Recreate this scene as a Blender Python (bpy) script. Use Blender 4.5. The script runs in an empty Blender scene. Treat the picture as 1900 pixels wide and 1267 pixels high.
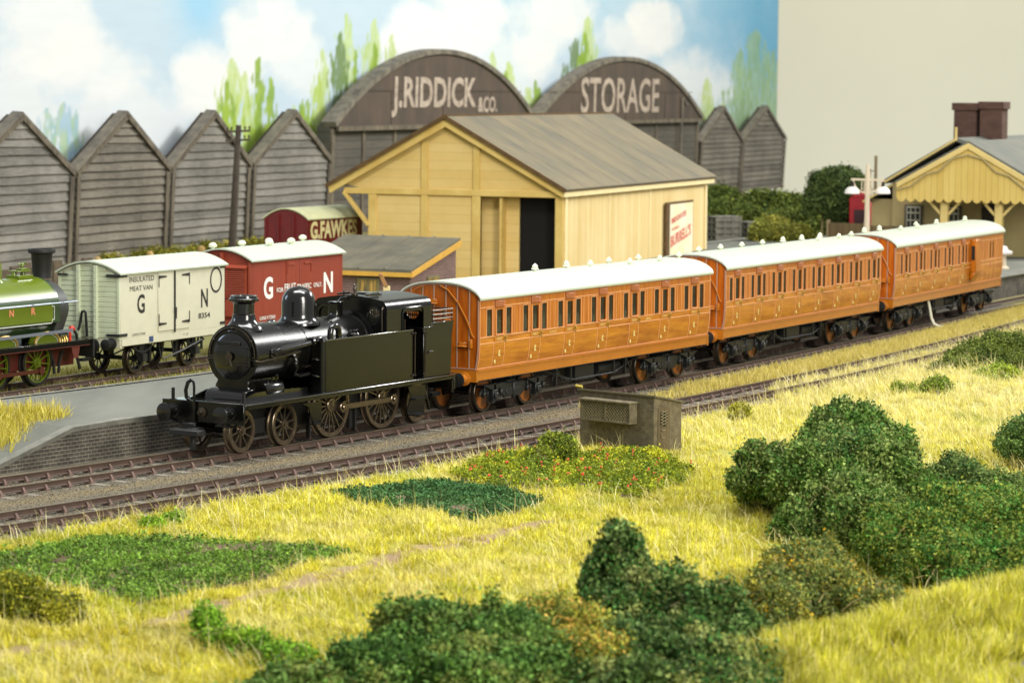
import bpy, math, random
import numpy as np
from math import sin, cos, pi, radians as R_
from mathutils import Vector, Matrix
random.seed(4); RNG = np.random.default_rng(7)
scn = bpy.context.scene
COL = scn.collection
# ------------------------------------------------------------------ camera
CAM_F, CAM_H, CAM_P, CAM_R = 5494.2, 9.325, 0.085080, 0.008507
cam = bpy.data.cameras.new('camera'); camo = bpy.data.objects.new('camera', cam); COL.objects.link(camo)
cam.sensor_width = 36.0; cam.lens = 36.0 * CAM_F / 1900.0
cam.clip_start = 1.0; cam.clip_end = 1500.0
camo.location = (0, 0, CAM_H)
camo.matrix_world = Matrix.Translation((0, 0, CAM_H)) @ Matrix.Rotation(pi / 2 - CAM_P, 4, 'X') @ Matrix.Rotation(CAM_R, 4, 'Z')
cam.dof.use_dof = True; cam.dof.focus_distance = 80.0; cam.dof.aperture_fstop = 0.85
scn.camera = camo
# ------------------------------------------------------------------ light
w = bpy.data.worlds.new('World'); scn.world = w; w.use_nodes = True
bg = w.node_tree.nodes['Background']; bg.inputs[0].default_value = (0.97, 1.0, 0.97, 1); bg.inputs[1].default_value = 0.40
def area(name, loc, target, sx, sy, power, color=(1, 1, 1)):
    l = bpy.data.lights.new(name, 'AREA'); l.shape = 'RECTANGLE'; l.size = sx; l.size_y = sy; l.energy = power; l.color = color
    o = bpy.data.objects.new(name, l); COL.objects.link(o); o.location = loc
    o.rotation_euler = (Vector(target) - Vector(loc)).to_track_quat('-Z', 'Y').to_euler(); return o
area('room_light_right_front', (54, 4, 40), (0, 85, 0), 26, 58, 104000, (1.0, 0.97, 0.87))
area('room_light_right_back', (82, 165, 62), (-4, 82, 2), 44, 16, 90000, (1.0, 0.99, 0.95))
area('ceiling_light_strip', (0, 76, 58), (0, 84, 0), 54, 16, 50000, (1.0, 0.99, 0.96))
area('room_light_over_yard', (20, 110, 80), (-12, 185, 4), 60, 22, 28000, (1.0, 0.985, 0.95))
area('room_light_far_end', (85, 200, 70), (25, 280, 10), 50, 30, 150000, (1.0, 0.985, 0.90))
area('window_at_left', (-95, 95, 40), (-8, 85, 2), 18, 26, 14000, (0.62, 0.80, 1.0))
scn.view_settings.view_transform = 'Standard'; scn.view_settings.look = 'None'
scn.view_settings.exposure = -0.12; scn.view_settings.gamma = 1.0
scn.view_settings.use_curve_mapping = False
scn.render.engine = 'CYCLES'
scn.cycles.use_denoising = True
scn.cycles.max_bounces = 6; scn.cycles.diffuse_bounces = 3; scn.cycles.glossy_bounces = 3; scn.cycles.transmission_bounces = 4; scn.cycles.transparent_max_bounces = 6
scn.cycles.caustics_reflective = False; scn.cycles.caustics_refractive = False
scn.cycles.sample_clamp_indirect = 6.0

# ------------------------------------------------------------------ materials
def s2l(c):
    if isinstance(c, str):
        c = tuple(int(c[i:i+2], 16) / 255 for i in (0, 2, 4))
    return tuple((x / 12.92 if x <= .04045 else ((x + .055) / 1.055) ** 2.4) for x in c) + (1,)
MATS = {}
def mat(name, col, rough=.6, metal=0., vary=0., vscale=3., col2=None, stretch=(1, 1, 1), bump=0., bscale=20., coat=0., spec=.5, detail=4., attr=None, contrast=(.35, .65), trans=0.):
    if name in MATS: return MATS[name]
    m = bpy.data.materials.new(name); m.use_nodes = True; nt = m.node_tree; N = nt.nodes; Lk = nt.links
    p = N['Principled BSDF']; c1 = s2l(col) if not isinstance(col, tuple) else (col + (1,))[:4]
    p.inputs['Base Color'].default_value = c1
    p.inputs['Roughness'].default_value = rough; p.inputs['Metallic'].default_value = metal
    p.inputs['Specular IOR Level'].default_value = spec
    if coat: p.inputs['Coat Weight'].default_value = coat; p.inputs['Coat Roughness'].default_value = .12
    if trans: p.inputs['Transmission Weight'].default_value = trans
    out = None
    if attr:
        a = N.new('ShaderNodeAttribute'); a.attribute_name = attr; out = a.outputs['Color']
    tc = None
    if vary or col2 is not None or bump:
        tc = N.new('ShaderNodeTexCoord'); mp = N.new('ShaderNodeMapping'); mp.inputs['Scale'].default_value = stretch
        Lk.new(tc.outputs['Object'], mp.inputs['Vector'])
    if vary or col2 is not None:
        nz = N.new('ShaderNodeTexNoise'); nz.inputs['Scale'].default_value = vscale; nz.inputs['Detail'].default_value = detail
        nz.inputs['Roughness'].default_value = .62
        Lk.new(mp.outputs[0], nz.inputs['Vector'])
        mr = N.new('ShaderNodeMapRange'); mr.inputs['From Min'].default_value = contrast[0]; mr.inputs['From Max'].default_value = contrast[1]
        Lk.new(nz.outputs['Fac'], mr.inputs['Value'])
        mx = N.new('ShaderNodeMix'); mx.data_type = 'RGBA'
        Lk.new(mr.outputs[0], mx.inputs['Factor'])
        if col2 is not None:
            c2 = s2l(col2) if not isinstance(col2, tuple) else (col2 + (1,))[:4]
        else: c2 = tuple(min(1, x * (1 + vary)) for x in c1[:3]) + (1,)
        ca = c1 if col2 is not None else tuple(x * (1 - vary) for x in c1[:3]) + (1,)
        if out is not None:
            mx.blend_type = 'MULTIPLY'; mx.inputs['A'].default_value = (1, 1, 1, 1)
            Lk.new(out, mx.inputs['A']); g = 1 - vary; mx.inputs['B'].default_value = (g, g, g, 1)
        else:
            mx.inputs['A'].default_value = ca; mx.inputs['B'].default_value = c2
        out = mx.outputs['Result']
    if out is not None: Lk.new(out, p.inputs['Base Color'])
    if bump:
        nb = N.new('ShaderNodeTexNoise'); nb.inputs['Scale'].default_value = bscale; nb.inputs['Detail'].default_value = 5
        Lk.new(mp.outputs[0], nb.inputs['Vector'])
        b = N.new('ShaderNodeBump'); b.inputs['Strength'].default_value = bump; b.inputs['Distance'].default_value = .02
        Lk.new(nb.outputs['Fac'], b.inputs['Height']); Lk.new(b.outputs[0], p.inputs['Normal'])
    MATS[name] = m; return m
def brickmat(name, c1, c2, mortar, sx=.23, sz=.075, rough=.9, ax='X', msize=.08, vary=.35):
    m = bpy.data.materials.new(name); m.use_nodes = True; nt = m.node_tree; N = nt.nodes; Lk = nt.links
    p = N['Principled BSDF']; p.inputs['Roughness'].default_value = rough
    tc = N.new('ShaderNodeTexCoord'); sp = N.new('ShaderNodeSeparateXYZ'); Lk.new(tc.outputs['Object'], sp.inputs[0])
    ad = N.new('ShaderNodeMath'); ad.operation = 'ADD'; Lk.new(sp.outputs['X'], ad.inputs[0]); Lk.new(sp.outputs['Y'], ad.inputs[1])
    cb = N.new('ShaderNodeCombineXYZ'); Lk.new(ad.outputs[0], cb.inputs['X']); Lk.new(sp.outputs['Z'], cb.inputs['Y'])
    br = N.new('ShaderNodeTexBrick'); Lk.new(cb.outputs[0], br.inputs['Vector'])
    br.inputs['Scale'].default_value = 1; br.inputs['Brick Width'].default_value = sx; br.inputs['Row Height'].default_value = sz
    br.inputs['Mortar Size'].default_value = sz * msize; br.inputs['Mortar Smooth'].default_value = .3
    br.inputs['Color1'].default_value = s2l(c1); br.inputs['Color2'].default_value = s2l(c2); br.inputs['Mortar'].default_value = s2l(mortar)
    nz = N.new('ShaderNodeTexNoise'); nz.inputs['Scale'].default_value = 1.6; nz.inputs['Detail'].default_value = 6; Lk.new(tc.outputs['Object'], nz.inputs['Vector'])
    mr = N.new('ShaderNodeMapRange'); mr.inputs['From Min'].default_value = .3; mr.inputs['From Max'].default_value = .7
    mr.inputs['To Min'].default_value = 1 - vary; mr.inputs['To Max'].default_value = 1 + vary; Lk.new(nz.outputs['Fac'], mr.inputs['Value'])
    mx = N.new('ShaderNodeMix'); mx.data_type = 'RGBA'; mx.blend_type = 'MULTIPLY'; mx.inputs['Factor'].default_value = 1
    Lk.new(br.outputs['Color'], mx.inputs['A']); Lk.new(mr.outputs[0], mx.inputs['B'])
    Lk.new(mx.outputs['Result'], p.inputs['Base Color'])
    b = N.new('ShaderNodeBump'); b.inputs['Strength'].default_value = .5; b.inputs['Distance'].default_value = .02
    Lk.new(br.outputs['Fac'], b.inputs['Height']); b.invert = True; Lk.new(b.outputs[0], p.inputs['Normal'])
    return m
def boardmat(name, c1, c2, gap, pitch=.3, axis='Z', rough=.85, line=.08, streak=(1, 1, 12), vscale=1.2, bump=.5):
    """painted or bare boards: seams every PITCH along AXIS, streaky colour between."""
    m = bpy.data.materials.new(name); m.use_nodes = True; nt = m.node_tree; N = nt.nodes; Lk = nt.links
    p = N['Principled BSDF']; p.inputs['Roughness'].default_value = rough
    tc = N.new('ShaderNodeTexCoord'); sp = N.new('ShaderNodeSeparateXYZ'); Lk.new(tc.outputs['Object'], sp.inputs[0])
    if axis == 'XY':
        ad = N.new('ShaderNodeMath'); ad.operation = 'ADD'; Lk.new(sp.outputs['X'], ad.inputs[0]); Lk.new(sp.outputs['Y'], ad.inputs[1]); src = ad.outputs[0]
    else: src = sp.outputs[axis]
    dv = N.new('ShaderNodeMath'); dv.operation = 'DIVIDE'; dv.inputs[1].default_value = pitch; Lk.new(src, dv.inputs[0])
    fr = N.new('ShaderNodeMath'); fr.operation = 'FRACT'; Lk.new(dv.outputs[0], fr.inputs[0])
    fl = N.new('ShaderNodeMath'); fl.operation = 'FLOOR'; Lk.new(dv.outputs[0], fl.inputs[0])
    wn = N.new('ShaderNodeTexWhiteNoise'); wn.noise_dimensions = '1D'; Lk.new(fl.outputs[0], wn.inputs['W'])
    ln = N.new('ShaderNodeMath'); ln.operation = 'LESS_THAN'; ln.inputs[1].default_value = line; Lk.new(fr.outputs[0], ln.inputs[0])
    mp = N.new('ShaderNodeMapping'); mp.inputs['Scale'].default_value = streak; Lk.new(tc.outputs['Object'], mp.inputs['Vector'])
    nz = N.new('ShaderNodeTexNoise'); nz.inputs['Scale'].default_value = vscale; nz.inputs['Detail'].default_value = 8; nz.inputs['Roughness'].default_value = .68
    Lk.new(mp.outputs[0], nz.inputs['Vector'])
    nb = N.new('ShaderNodeTexNoise'); nb.inputs['Scale'].default_value = .35; nb.inputs['Detail'].default_value = 3; Lk.new(tc.outputs['Object'], nb.inputs['Vector'])
    av = N.new('ShaderNodeMath'); av.operation = 'MULTIPLY_ADD'; av.inputs[1].default_value = .6; Lk.new(nb.outputs['Fac'], av.inputs[0])
    a2 = N.new('ShaderNodeMath'); a2.operation = 'MULTIPLY'; a2.inputs[1].default_value = .7; Lk.new(nz.outputs['Fac'], a2.inputs[0]); Lk.new(a2.outputs[0], av.inputs[2])
    a3 = N.new('ShaderNodeMath'); a3.operation = 'MULTIPLY_ADD'; a3.inputs[1].default_value = .22; Lk.new(wn.outputs['Value'], a3.inputs[0]); Lk.new(av.outputs[0], a3.inputs[2])
    mr = N.new('ShaderNodeMapRange'); mr.inputs['From Min'].default_value = .5; mr.inputs['From Max'].default_value = 1.02; Lk.new(a3.outputs[0], mr.inputs['Value'])
    mx = N.new('ShaderNodeMix'); mx.data_type = 'RGBA'; mx.inputs['A'].default_value = s2l(c1); mx.inputs['B'].default_value = s2l(c2); Lk.new(mr.outputs[0], mx.inputs['Factor'])
    m2 = N.new('ShaderNodeMix'); m2.data_type = 'RGBA'; m2.inputs['B'].default_value = s2l(gap); Lk.new(mx.outputs['Result'], m2.inputs['A']); Lk.new(ln.outputs[0], m2.inputs['Factor'])
    Lk.new(m2.outputs['Result'], p.inputs['Base Color'])
    b = N.new('ShaderNodeBump'); b.inputs['Strength'].default_value = bump; b.inputs['Distance'].default_value = .03; b.invert = True
    Lk.new(ln.outputs[0], b.inputs['Height']); Lk.new(b.outputs[0], p.inputs['Normal'])
    return m
GLASS = bpy.data.materials.new('window_glass'); GLASS.use_nodes = True
_n = GLASS.node_tree.nodes; _l = GLASS.node_tree.links; _n.clear()
_o = _n.new('ShaderNodeOutputMaterial'); _t = _n.new('ShaderNodeBsdfTransparent'); _g = _n.new('ShaderNodeBsdfGlossy'); _m = _n.new('ShaderNodeMixShader'); _f = _n.new('ShaderNodeFresnel')
_t.inputs[0].default_value = (.66, .68, .66, 1); _g.inputs['Roughness'].default_value = .05; _f.inputs[0].default_value = 1.75
_l.new(_f.outputs[0], _m.inputs[0]); _l.new(_t.outputs[0], _m.inputs[1]); _l.new(_g.outputs[0], _m.inputs[2]); _l.new(_m.outputs[0], _o.inputs[0])

# ------------------------------------------------------------------ mesh builder
class MB:
    def __init__(s): s.v = []; s.f = []; s.mi = []; s.M = Matrix.Identity(4); s.cur = 0
    def pts(s, P):
        b = len(s.v)
        for p in P: s.v.append(tuple(s.M @ Vector(p)))
        return b
    def face(s, idx): s.f.append(tuple(idx)); s.mi.append(s.cur)
    def poly(s, P): b = s.pts(P); s.face(range(b, b + len(P))); return s
    def box(s, x0, x1, y0, y1, z0, z1):
        b = s.pts([(x0, y0, z0), (x1, y0, z0), (x1, y1, z0), (x0, y1, z0), (x0, y0, z1), (x1, y0, z1), (x1, y1, z1), (x0, y1, z1)])
        for q in ((0, 3, 2, 1), (4, 5, 6, 7), (0, 1, 5, 4), (1, 2, 6, 5), (2, 3, 7, 6), (3, 0, 4, 7)): s.face([b + i for i in q])
        return s
    def lathe(s, prof, o=(0, 0, 0), axis='z', n=24, cap=True, a0=0., a1=2 * pi):
        """prof: list of (r, h)."""
        full = abs(a1 - a0 - 2 * pi) < 1e-6; m = n if full else n + 1; rings = []
        for r, h in prof:
            P = []
            for i in range(m):
                a = a0 + (a1 - a0) * i / n; c, d = r * cos(a), r * sin(a)
                q = (c, d, h) if axis == 'z' else ((h, c, d) if axis == 'x' else (d, h, c))
                P.append((q[0] + o[0], q[1] + o[1], q[2] + o[2]))
            rings.append(s.pts(P))
        for A, B in zip(rings, rings[1:]):
            for i in range(n):
                j = (i + 1) % m
                s.face((A + i, A + j, B + j, B + i))
        if cap and full:
            if prof[0][0] > 1e-5: s.face([rings[0] + i for i in range(n)][::-1])
            if prof[-1][0] > 1e-5: s.face([rings[-1] + i for i in range(n)])
        return s
    def tube(s, path, r, n=8, cap=True):
        P = [Vector(p) for p in path]; rings = []
        rr = r if isinstance(r, (list, tuple)) else [r] * len(P)
        up = None
        for i, p in enumerate(P):
            t = ((P[min(i + 1, len(P) - 1)] - P[max(i - 1, 0)])).normalized()
            if up is None:
                up = Vector((0, 0, 1)) if abs(t.z) < .9 else Vector((1, 0, 0))
            a = t.cross(up).normalized(); bb = a.cross(t).normalized(); up = bb
            rings.append(s.pts([p + a * rr[i] * cos(2 * pi * k / n) + bb * rr[i] * sin(2 * pi * k / n) for k in range(n)]))
        for A, B in zip(rings, rings[1:]):
            for i in range(n):
                j = (i + 1) % n; s.face((A + i, A + j, B + j, B + i))
        if cap: s.face([rings[0] + i for i in range(n)][::-1]); s.face([rings[-1] + i for i in range(n)])
        return s
    def bar(s, p0, p1, wd, th, up=(0, 0, 1)):
        """rectangular bar from p0 to p1: wd across, th along up-ish."""
        p0, p1 = Vector(p0), Vector(p1); t = (p1 - p0).normalized(); u = Vector(up)
        a = t.cross(u)
        if a.length < 1e-4: a = t.cross(Vector((1, 0, 0)))
        a.normalize(); b = a.cross(t).normalized()
        q = s.pts([p + a * i * wd / 2 + b * j * th / 2 for p in (p0, p1) for i, j in ((-1, -1), (1, -1), (1, 1), (-1, 1))])
        for f in ((0, 1, 2, 3), (7, 6, 5, 4), (0, 4, 5, 1), (1, 5, 6, 2), (2, 6, 7, 3), (3, 7, 4, 0)): s.face([q + i for i in f])
        return s
    def prism(s, poly, a, b, axis='y'):
        """polygon in the other two axes, extruded from a to b along AXIS. poly coords: y->(x,z), x->(y,z), z->(x,y)."""
        def q(p, h): return (p[0], h, p[1]) if axis == 'y' else ((h, p[0], p[1]) if axis == 'x' else (p[0], p[1], h))
        n = len(poly); A = s.pts([q(p, a) for p in poly]); B = s.pts([q(p, b) for p in poly])
        s.face([A + i for i in range(n)][::-1]); s.face([B + i for i in range(n)])
        for i in range(n): j = (i + 1) % n; s.face((A + i, A + j, B + j, B + i))
        return s
    def ball(s, c, r, n=10, sc=(1, 1, 1)):
        k = max(4, n // 2); prof = [(max(1e-6, sin(pi * i / k)) * r, -cos(pi * i / k) * r) for i in range(k + 1)]
        M0 = s.M; s.M = M0 @ Matrix.Translation(c) @ Matrix.Diagonal((*sc, 1)); s.lathe(prof, n=n, cap=False); s.M = M0
        return s
    def islands(s):
        par = list(range(len(s.v)))
        def find(a):
            while par[a] != a: par[a] = par[par[a]]; a = par[a]
            return a
        for f in s.f:
            a = find(f[0])
            for q in f[1:]: par[find(q)] = a
        out = {}
        for i, f in enumerate(s.f): out.setdefault(find(f[0]), []).append(i)
        return list(out.values())
    def build_each(s, name, mats, parent=None, **k):
        """one object per separate piece."""
        res = []
        for g in s.islands():
            m = MB(); mp = {}
            for i in g:
                for q in s.f[i]:
                    if q not in mp: mp[q] = len(m.v); m.v.append(s.v[q])
                m.f.append(tuple(mp[q] for q in s.f[i])); m.mi.append(s.mi[i])
            res.append(m.build(name, mats, parent, **k))
        return res
    def build(s, name, mats, parent=None, angle=35, bevel=0., seg=1, loc=None, rot=None):
        me = bpy.data.meshes.new(name); me.from_pydata(s.v, [], s.f)
        if not isinstance(mats, (list, tuple)): mats = [mats]
        for m in mats: me.materials.append(m)
        if len(mats) > 1: me.polygons.foreach_set('material_index', s.mi)
        me.polygons.foreach_set('use_smooth', [True] * len(s.f)); me.set_sharp_from_angle(angle=R_(angle)); me.update()
        o = bpy.data.objects.new(name, me); COL.objects.link(o)
        if parent: o.parent = parent
        if loc: o.location = loc
        if rot: o.rotation_euler = rot
        if bevel:
            b = o.modifiers.new('bevel', 'BEVEL'); b.width = bevel; b.segments = seg; b.limit_method = 'ANGLE'; b.angle_limit = R_(40)
            b.harden_normals = False
        return o
def tag(o, label=None, cat=None, group=None, kind=None):
    if label: o['label'] = label
    if cat: o['category'] = cat
    if group: o['group'] = group
    if kind: o['kind'] = kind
    return o
def thing(name, label, cat, loc=(0, 0, 0), rz=0., group=None, ry=0., rx=0.):
    o = bpy.data.objects.new(name, None); COL.objects.link(o); o.location = loc; o.rotation_euler = (rx, ry, rz); o.empty_display_size = .3
    return tag(o, label, cat, group)
def kids(o): return [c for c in bpy.data.objects if c.parent == o]
def put(o, loc, parent=None, name=None):
    """a copy of mesh object o (mesh data shared) with its children."""
    c = o.copy(); COL.objects.link(c); c.location = loc
    if parent is not None: c.parent = parent
    for k in kids(o):
        if k is c: continue
        d = k.copy(); COL.objects.link(d); d.parent = c
    return c
def text(name, s, mtl, x0, x1, z0, z1, y=0., parent=None, frame='xz', thick=.006, bold=0., shear=0.):
    """lettering fitted into the box x0..x1, z0..z1 on the plane y (facing -y), or on plane x facing -x when frame='yz' (x0..x1 are then y, running to -y)."""
    cu = bpy.data.curves.new(name, 'FONT'); cu.body = s; cu.extrude = 0.; cu.offset = bold; cu.shear = shear; cu.resolution_u = 3
    t = bpy.data.objects.new('tmp', cu); COL.objects.link(t)
    dg = bpy.context.evaluated_depsgraph_get(); me = bpy.data.meshes.new_from_object(t.evaluated_get(dg))
    bpy.data.objects.remove(t); bpy.data.curves.remove(cu)
    n = len(me.vertices); co = np.zeros(n * 3); me.vertices.foreach_get('co', co); co = co.reshape(-1, 3)
    mn, mx = co.min(0), co.max(0)
    a = (co[:, 0] - mn[0]) / (mx[0] - mn[0]) * (x1 - x0) + x0; b = (co[:, 1] - mn[1]) / (mx[1] - mn[1]) * (z1 - z0) + z0
    new = np.stack([a, np.full(n, y), b], 1) if frame == 'xz' else np.stack([np.full(n, y), a, b], 1)
    tri = []
    me.calc_loop_triangles()
    for q in me.loop_triangles: tri.append(tuple(q.vertices))
    me = bpy.data.meshes.new(name); me.from_pydata([tuple(p) for p in new], [], tri); me.materials.clear(); me.materials.append(mtl); me.update(); me.name = name
    o = bpy.data.objects.new(name, me); COL.objects.link(o)
    if parent: o.parent = parent
    return o
def vmesh(name, verts, faces, mats, colors=None, smooth=False, nper=3):
    """fast mesh from numpy arrays; colors per vertex."""
    me = bpy.data.meshes.new(name); nv, nf = len(verts), len(faces); k = faces.shape[1]
    me.vertices.add(nv); me.vertices.foreach_set('co', verts.astype(np.float32).ravel())
    me.loops.add(nf * k); me.loops.foreach_set('vertex_index', faces.astype(np.int32).ravel())
    me.polygons.add(nf); me.polygons.foreach_set('loop_start', np.arange(0, nf * k, k, dtype=np.int32))
    me.polygons.foreach_set('loop_total', np.full(nf, k, np.int32)) if False else None
    me.materials.append(mats)
    if smooth: me.polygons.foreach_set('use_smooth', np.ones(nf, bool))
    me.update(calc_edges=True);
    if colors is not None:
        ca = me.color_attributes.new('col', 'FLOAT_COLOR', 'POINT')
        c4 = np.ones((nv, 4), np.float32); c4[:, :3] = colors; ca.data.foreach_set('color', c4.ravel())
    o = bpy.data.objects.new(name, me); COL.objects.link(o); return o
def L3(c): return np.array(s2l(c)[:3])
def vnoise(x, y, scale, seed=0, octv=4):
    """cheap value noise, 0..1"""
    out = np.zeros_like(x, dtype=float); amp = 1.; tot = 0.
    for o in range(octv):
        X = x / scale * 2 ** o + 17.3 * seed + 100; Y = y / scale * 2 ** o + 9.1 * seed + 100
        xi = np.floor(X).astype(np.int64); yi = np.floor(Y).astype(np.int64); fx = X - xi; fy = Y - yi
        fx = fx * fx * (3 - 2 * fx); fy = fy * fy * (3 - 2 * fy)
        def h(a, b):
            n = (a * 374761393 + b * 668265263 + seed * 1274126177 + o * 97) & 0x7fffffff
            n = ((n ^ (n >> 13)) * 1274126177) & 0x7fffffff; return ((n ^ (n >> 16)) & 0xffff) / 65535.
        v = (h(xi, yi) * (1 - fx) + h(xi + 1, yi) * fx) * (1 - fy) + (h(xi, yi + 1) * (1 - fx) + h(xi + 1, yi + 1) * fx) * fy
        out += v * amp; tot += amp; amp *= .5
    return out / tot
# ------------------------------------------------------------------ world positions measured off the ground
def ray(px, py):
    X, Y = px - 950, py - 633.5; cr, sr = cos(CAM_R), sin(CAM_R); X, Y = cr * X + sr * Y, -sr * X + cr * Y
    cp, sp = cos(CAM_P), sin(CAM_P); return (X / CAM_F, cp - Y / CAM_F * sp, -sp - Y / CAM_F * cp)
def gz(px, py, z=-.2):
    v = ray(px, py); t = (z - CAM_H) / v[2]; return (v[0] * t, v[1] * t)
C_T1 = [3.3575381687417014e-05, -0.0027949505099158236, 0.5589799134901196, 1.128375167610786]
C_T2 = [1.6083543744843542e-05, -0.002675005244556023, 0.558749224812127, 6.121856598722053]
def tx(c, y):
    y = np.asarray(y, float); yc = np.clip(y, 55, 132)
    return np.polyval(c, yc - 90) + np.polyval(np.polyder(c), yc - 90) * (y - yc)
def tdx(c, y): return np.polyval(np.polyder(c), np.clip(np.asarray(y, float), 55, 132) - 90)
def dist(c, x, y):
    """signed distance from the track centre, + towards the camera side."""
    return (x - tx(c, y)) / np.sqrt(1 + tdx(c, y) ** 2)
def offp(c, y, d):
    """point at distance d on the far side of the track."""
    k = float(tdx(c, y)); n = math.hypot(1, k); return (float(tx(c, y)) - d / n, y + d * k / n)
T3P, T3A = (-12.95, 96.2), R_(63.0)
def dist3(x, y): return (x - T3P[0]) * sin(T3A) - (y - T3P[1]) * cos(T3A)
def inpoly(x, y, P):
    c = np.zeros(x.shape, bool); n = len(P)
    for i in range(n):
        x0, y0 = P[i]; x1, y1 = P[(i + 1) % n]
        k = ((y0 > y) != (y1 > y)) & (x < (x1 - x0) * (y - y0) / (y1 - y0 + 1e-12) + x0); c ^= k
    return c
def pxpoly(L): return [gz(*p) for p in L]
def segd(x, y, P):
    d = np.full(x.shape, 1e9)
    for (a, b), (c, e) in zip(P, P[1:]):
        t = np.clip(((x - a) * (c - a) + (y - b) * (e - b)) / ((c - a) ** 2 + (e - b) ** 2), 0, 1)
        d = np.minimum(d, np.hypot(x - a - t * (c - a), y - b - t * (e - b)))
    return d
PLOT_A = pxpoly([(-40, 1030), (60, 1018), (150, 1003), (280, 998), (420, 1012), (560, 1015), (655, 1028), (560, 1050), (480, 1075), (330, 1105), (270, 1122), (150, 1100), (-40, 1095)])
PLOT_B = pxpoly([(612, 918), (700, 905), (830, 896), (930, 908), (1008, 936), (950, 958), (880, 974), (780, 955), (660, 935)])
PLOT_C = pxpoly([(832, 886), (900, 855), (985, 840), (1080, 850), (1200, 835), (1290, 880), (1265, 900), (1190, 928), (1120, 920), (1000, 910), (900, 903)])
PATH = pxpoly([(990, 975), (930, 993), (800, 1020), (700, 1045), (560, 1078), (430, 1115), (300, 1150)])
PATH2 = pxpoly([(-60, 1215), (60, 1200), (110, 1195)])
GREY = pxpoly([(1830, 1262), (1870, 1232), (1960, 1205), (2100, 1240), (1960, 1275)])
def hgt(x, y):
    d2 = dist(C_T2, x, y); g = np.clip((d2 - 1.5) / 2.5, 0, 1)
    h = -.212 + g * ((vnoise(x, y, 2.2, 3, 3) - .45) * .26 + (vnoise(x, y, .8, 4, 2) - .5) * .14) + g * np.clip((x - 7) / 8, 0, 1) * .30 * np.exp(-((d2 - 4.5) / 3.) ** 2)
    r = segd(x, y, [(3.8, 46.6), (6.2, 49.6), (8.2, 52.0), (11, 55.5)]); h = h + .42 * np.exp(-(r / .85) ** 2)
    gl = segd(x, y, [(4.6, 51), (6.5, 55), (8.5, 60)]); h = h - .30 * np.exp(-(gl / 1.6) ** 2)
    return h
# ------------------------------------------------------------------ ground
xs = np.arange(-19, 33, .16); ys = np.arange(40, 134, .2)
X, Y = np.meshgrid(xs, ys); Z = hgt(X, Y)
D1, D2, D3 = dist(C_T1, X, Y), dist(C_T2, X, Y), dist3(X, Y)
n1, n2 = vnoise(X, Y, .7, 1), vnoise(X, Y, 3.5, 2)
def mixc(a, b, t): return a * (1 - t[..., None]) + b * t[..., None]
base = mixc(np.broadcast_to(L3('756c5a'), X.shape + (3,)), np.broadcast_to(L3('5c5850'), X.shape + (3,)), np.clip(n2 * 2 - .5, 0, 1))
mid = np.exp(-((D2 + 2.55 + (n1 - .5) * .6) / .5) ** 2); base = mixc(base, L3('84744e'), np.clip(mid * .6, 0, 1))
base = mixc(base, L3('7c6546'), np.clip(np.exp(-(D2 / .6) ** 2) * .5 * n2 * 1.4, 0, 1))
gr = np.clip((D2 - 1.25 + (n1 - .5) * .9) / .35, 0, 1)
grc = mixc(np.broadcast_to(L3('bdb846'), X.shape + (3,)), np.broadcast_to(L3('a09e38'), X.shape + (3,)), np.clip(n1 * 1.4 - .2, 0, 1))
grc = mixc(grc, L3('c6c084'), np.clip((Y - 72) / 26 + (n2 - .5) * .8, 0, 1))
base = mixc(base, grc, gr)
base = mixc(base, L3('8d8a3c'), np.clip((-D1 - 4.2) / .5, 0, 1) * .75 * (.4 + n1))
strip = np.clip((Y - 90 + (n2 - .5) * 8) / 6, 0, 1) * ((D2 < -.9) & (D1 > 1.4)); base = mixc(base, L3('a5974b'), strip * .8)
pd = np.minimum(segd(X, Y, PATH), segd(X, Y, PATH2)); base = mixc(base, L3('a48a68'), np.clip(1.5 - pd / .42 + (n1 - .5) * .9, 0, 1))
for P in (PLOT_A, PLOT_B, PLOT_C): base[inpoly(X, Y, P)] = L3('7d6a50')
base[inpoly(X, Y, GREY)] = L3('6e655c')
Vg = np.stack([X, Y, Z], -1).reshape(-1, 3); nx, ny = len(xs), len(ys)
ii = (np.arange(ny - 1)[:, None] * nx + np.arange(nx - 1)[None]).ravel()
Fg = np.stack([ii, ii + 1, ii + nx + 1, ii + nx], 1)
M_GROUND = mat('ground_cover', 'ffffff', .95, attr='col', vary=.38, vscale=26, bump=1.0, bscale=30, contrast=(.38, .62), detail=6)
ground = vmesh('ground', Vg, Fg, M_GROUND, base.reshape(-1, 3), smooth=True); tag(ground, kind='structure')
M_YARD = mat('yard_dirt', '8a8056', .95, col2='6c6a3c', vscale=.6, bump=.5, bscale=6)
mb = MB()
mb.poly([(-140, 250, -.24), (22, 250, -.24), (22, 300, -.24), (-140, 420, -.24)])
for x0, x1, y0, y1 in ((-140, 260, 134, 250), (-140, -19, 30, 134), (33, 260, 30, 134), (-19, 33, 30, 40)): mb.poly([(x0, y0, -.24), (x1, y0, -.24), (x1, y1, -.24), (x0, y1, -.24)])
tag(mb.build('yard_ground', M_YARD), kind='structure')
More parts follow.
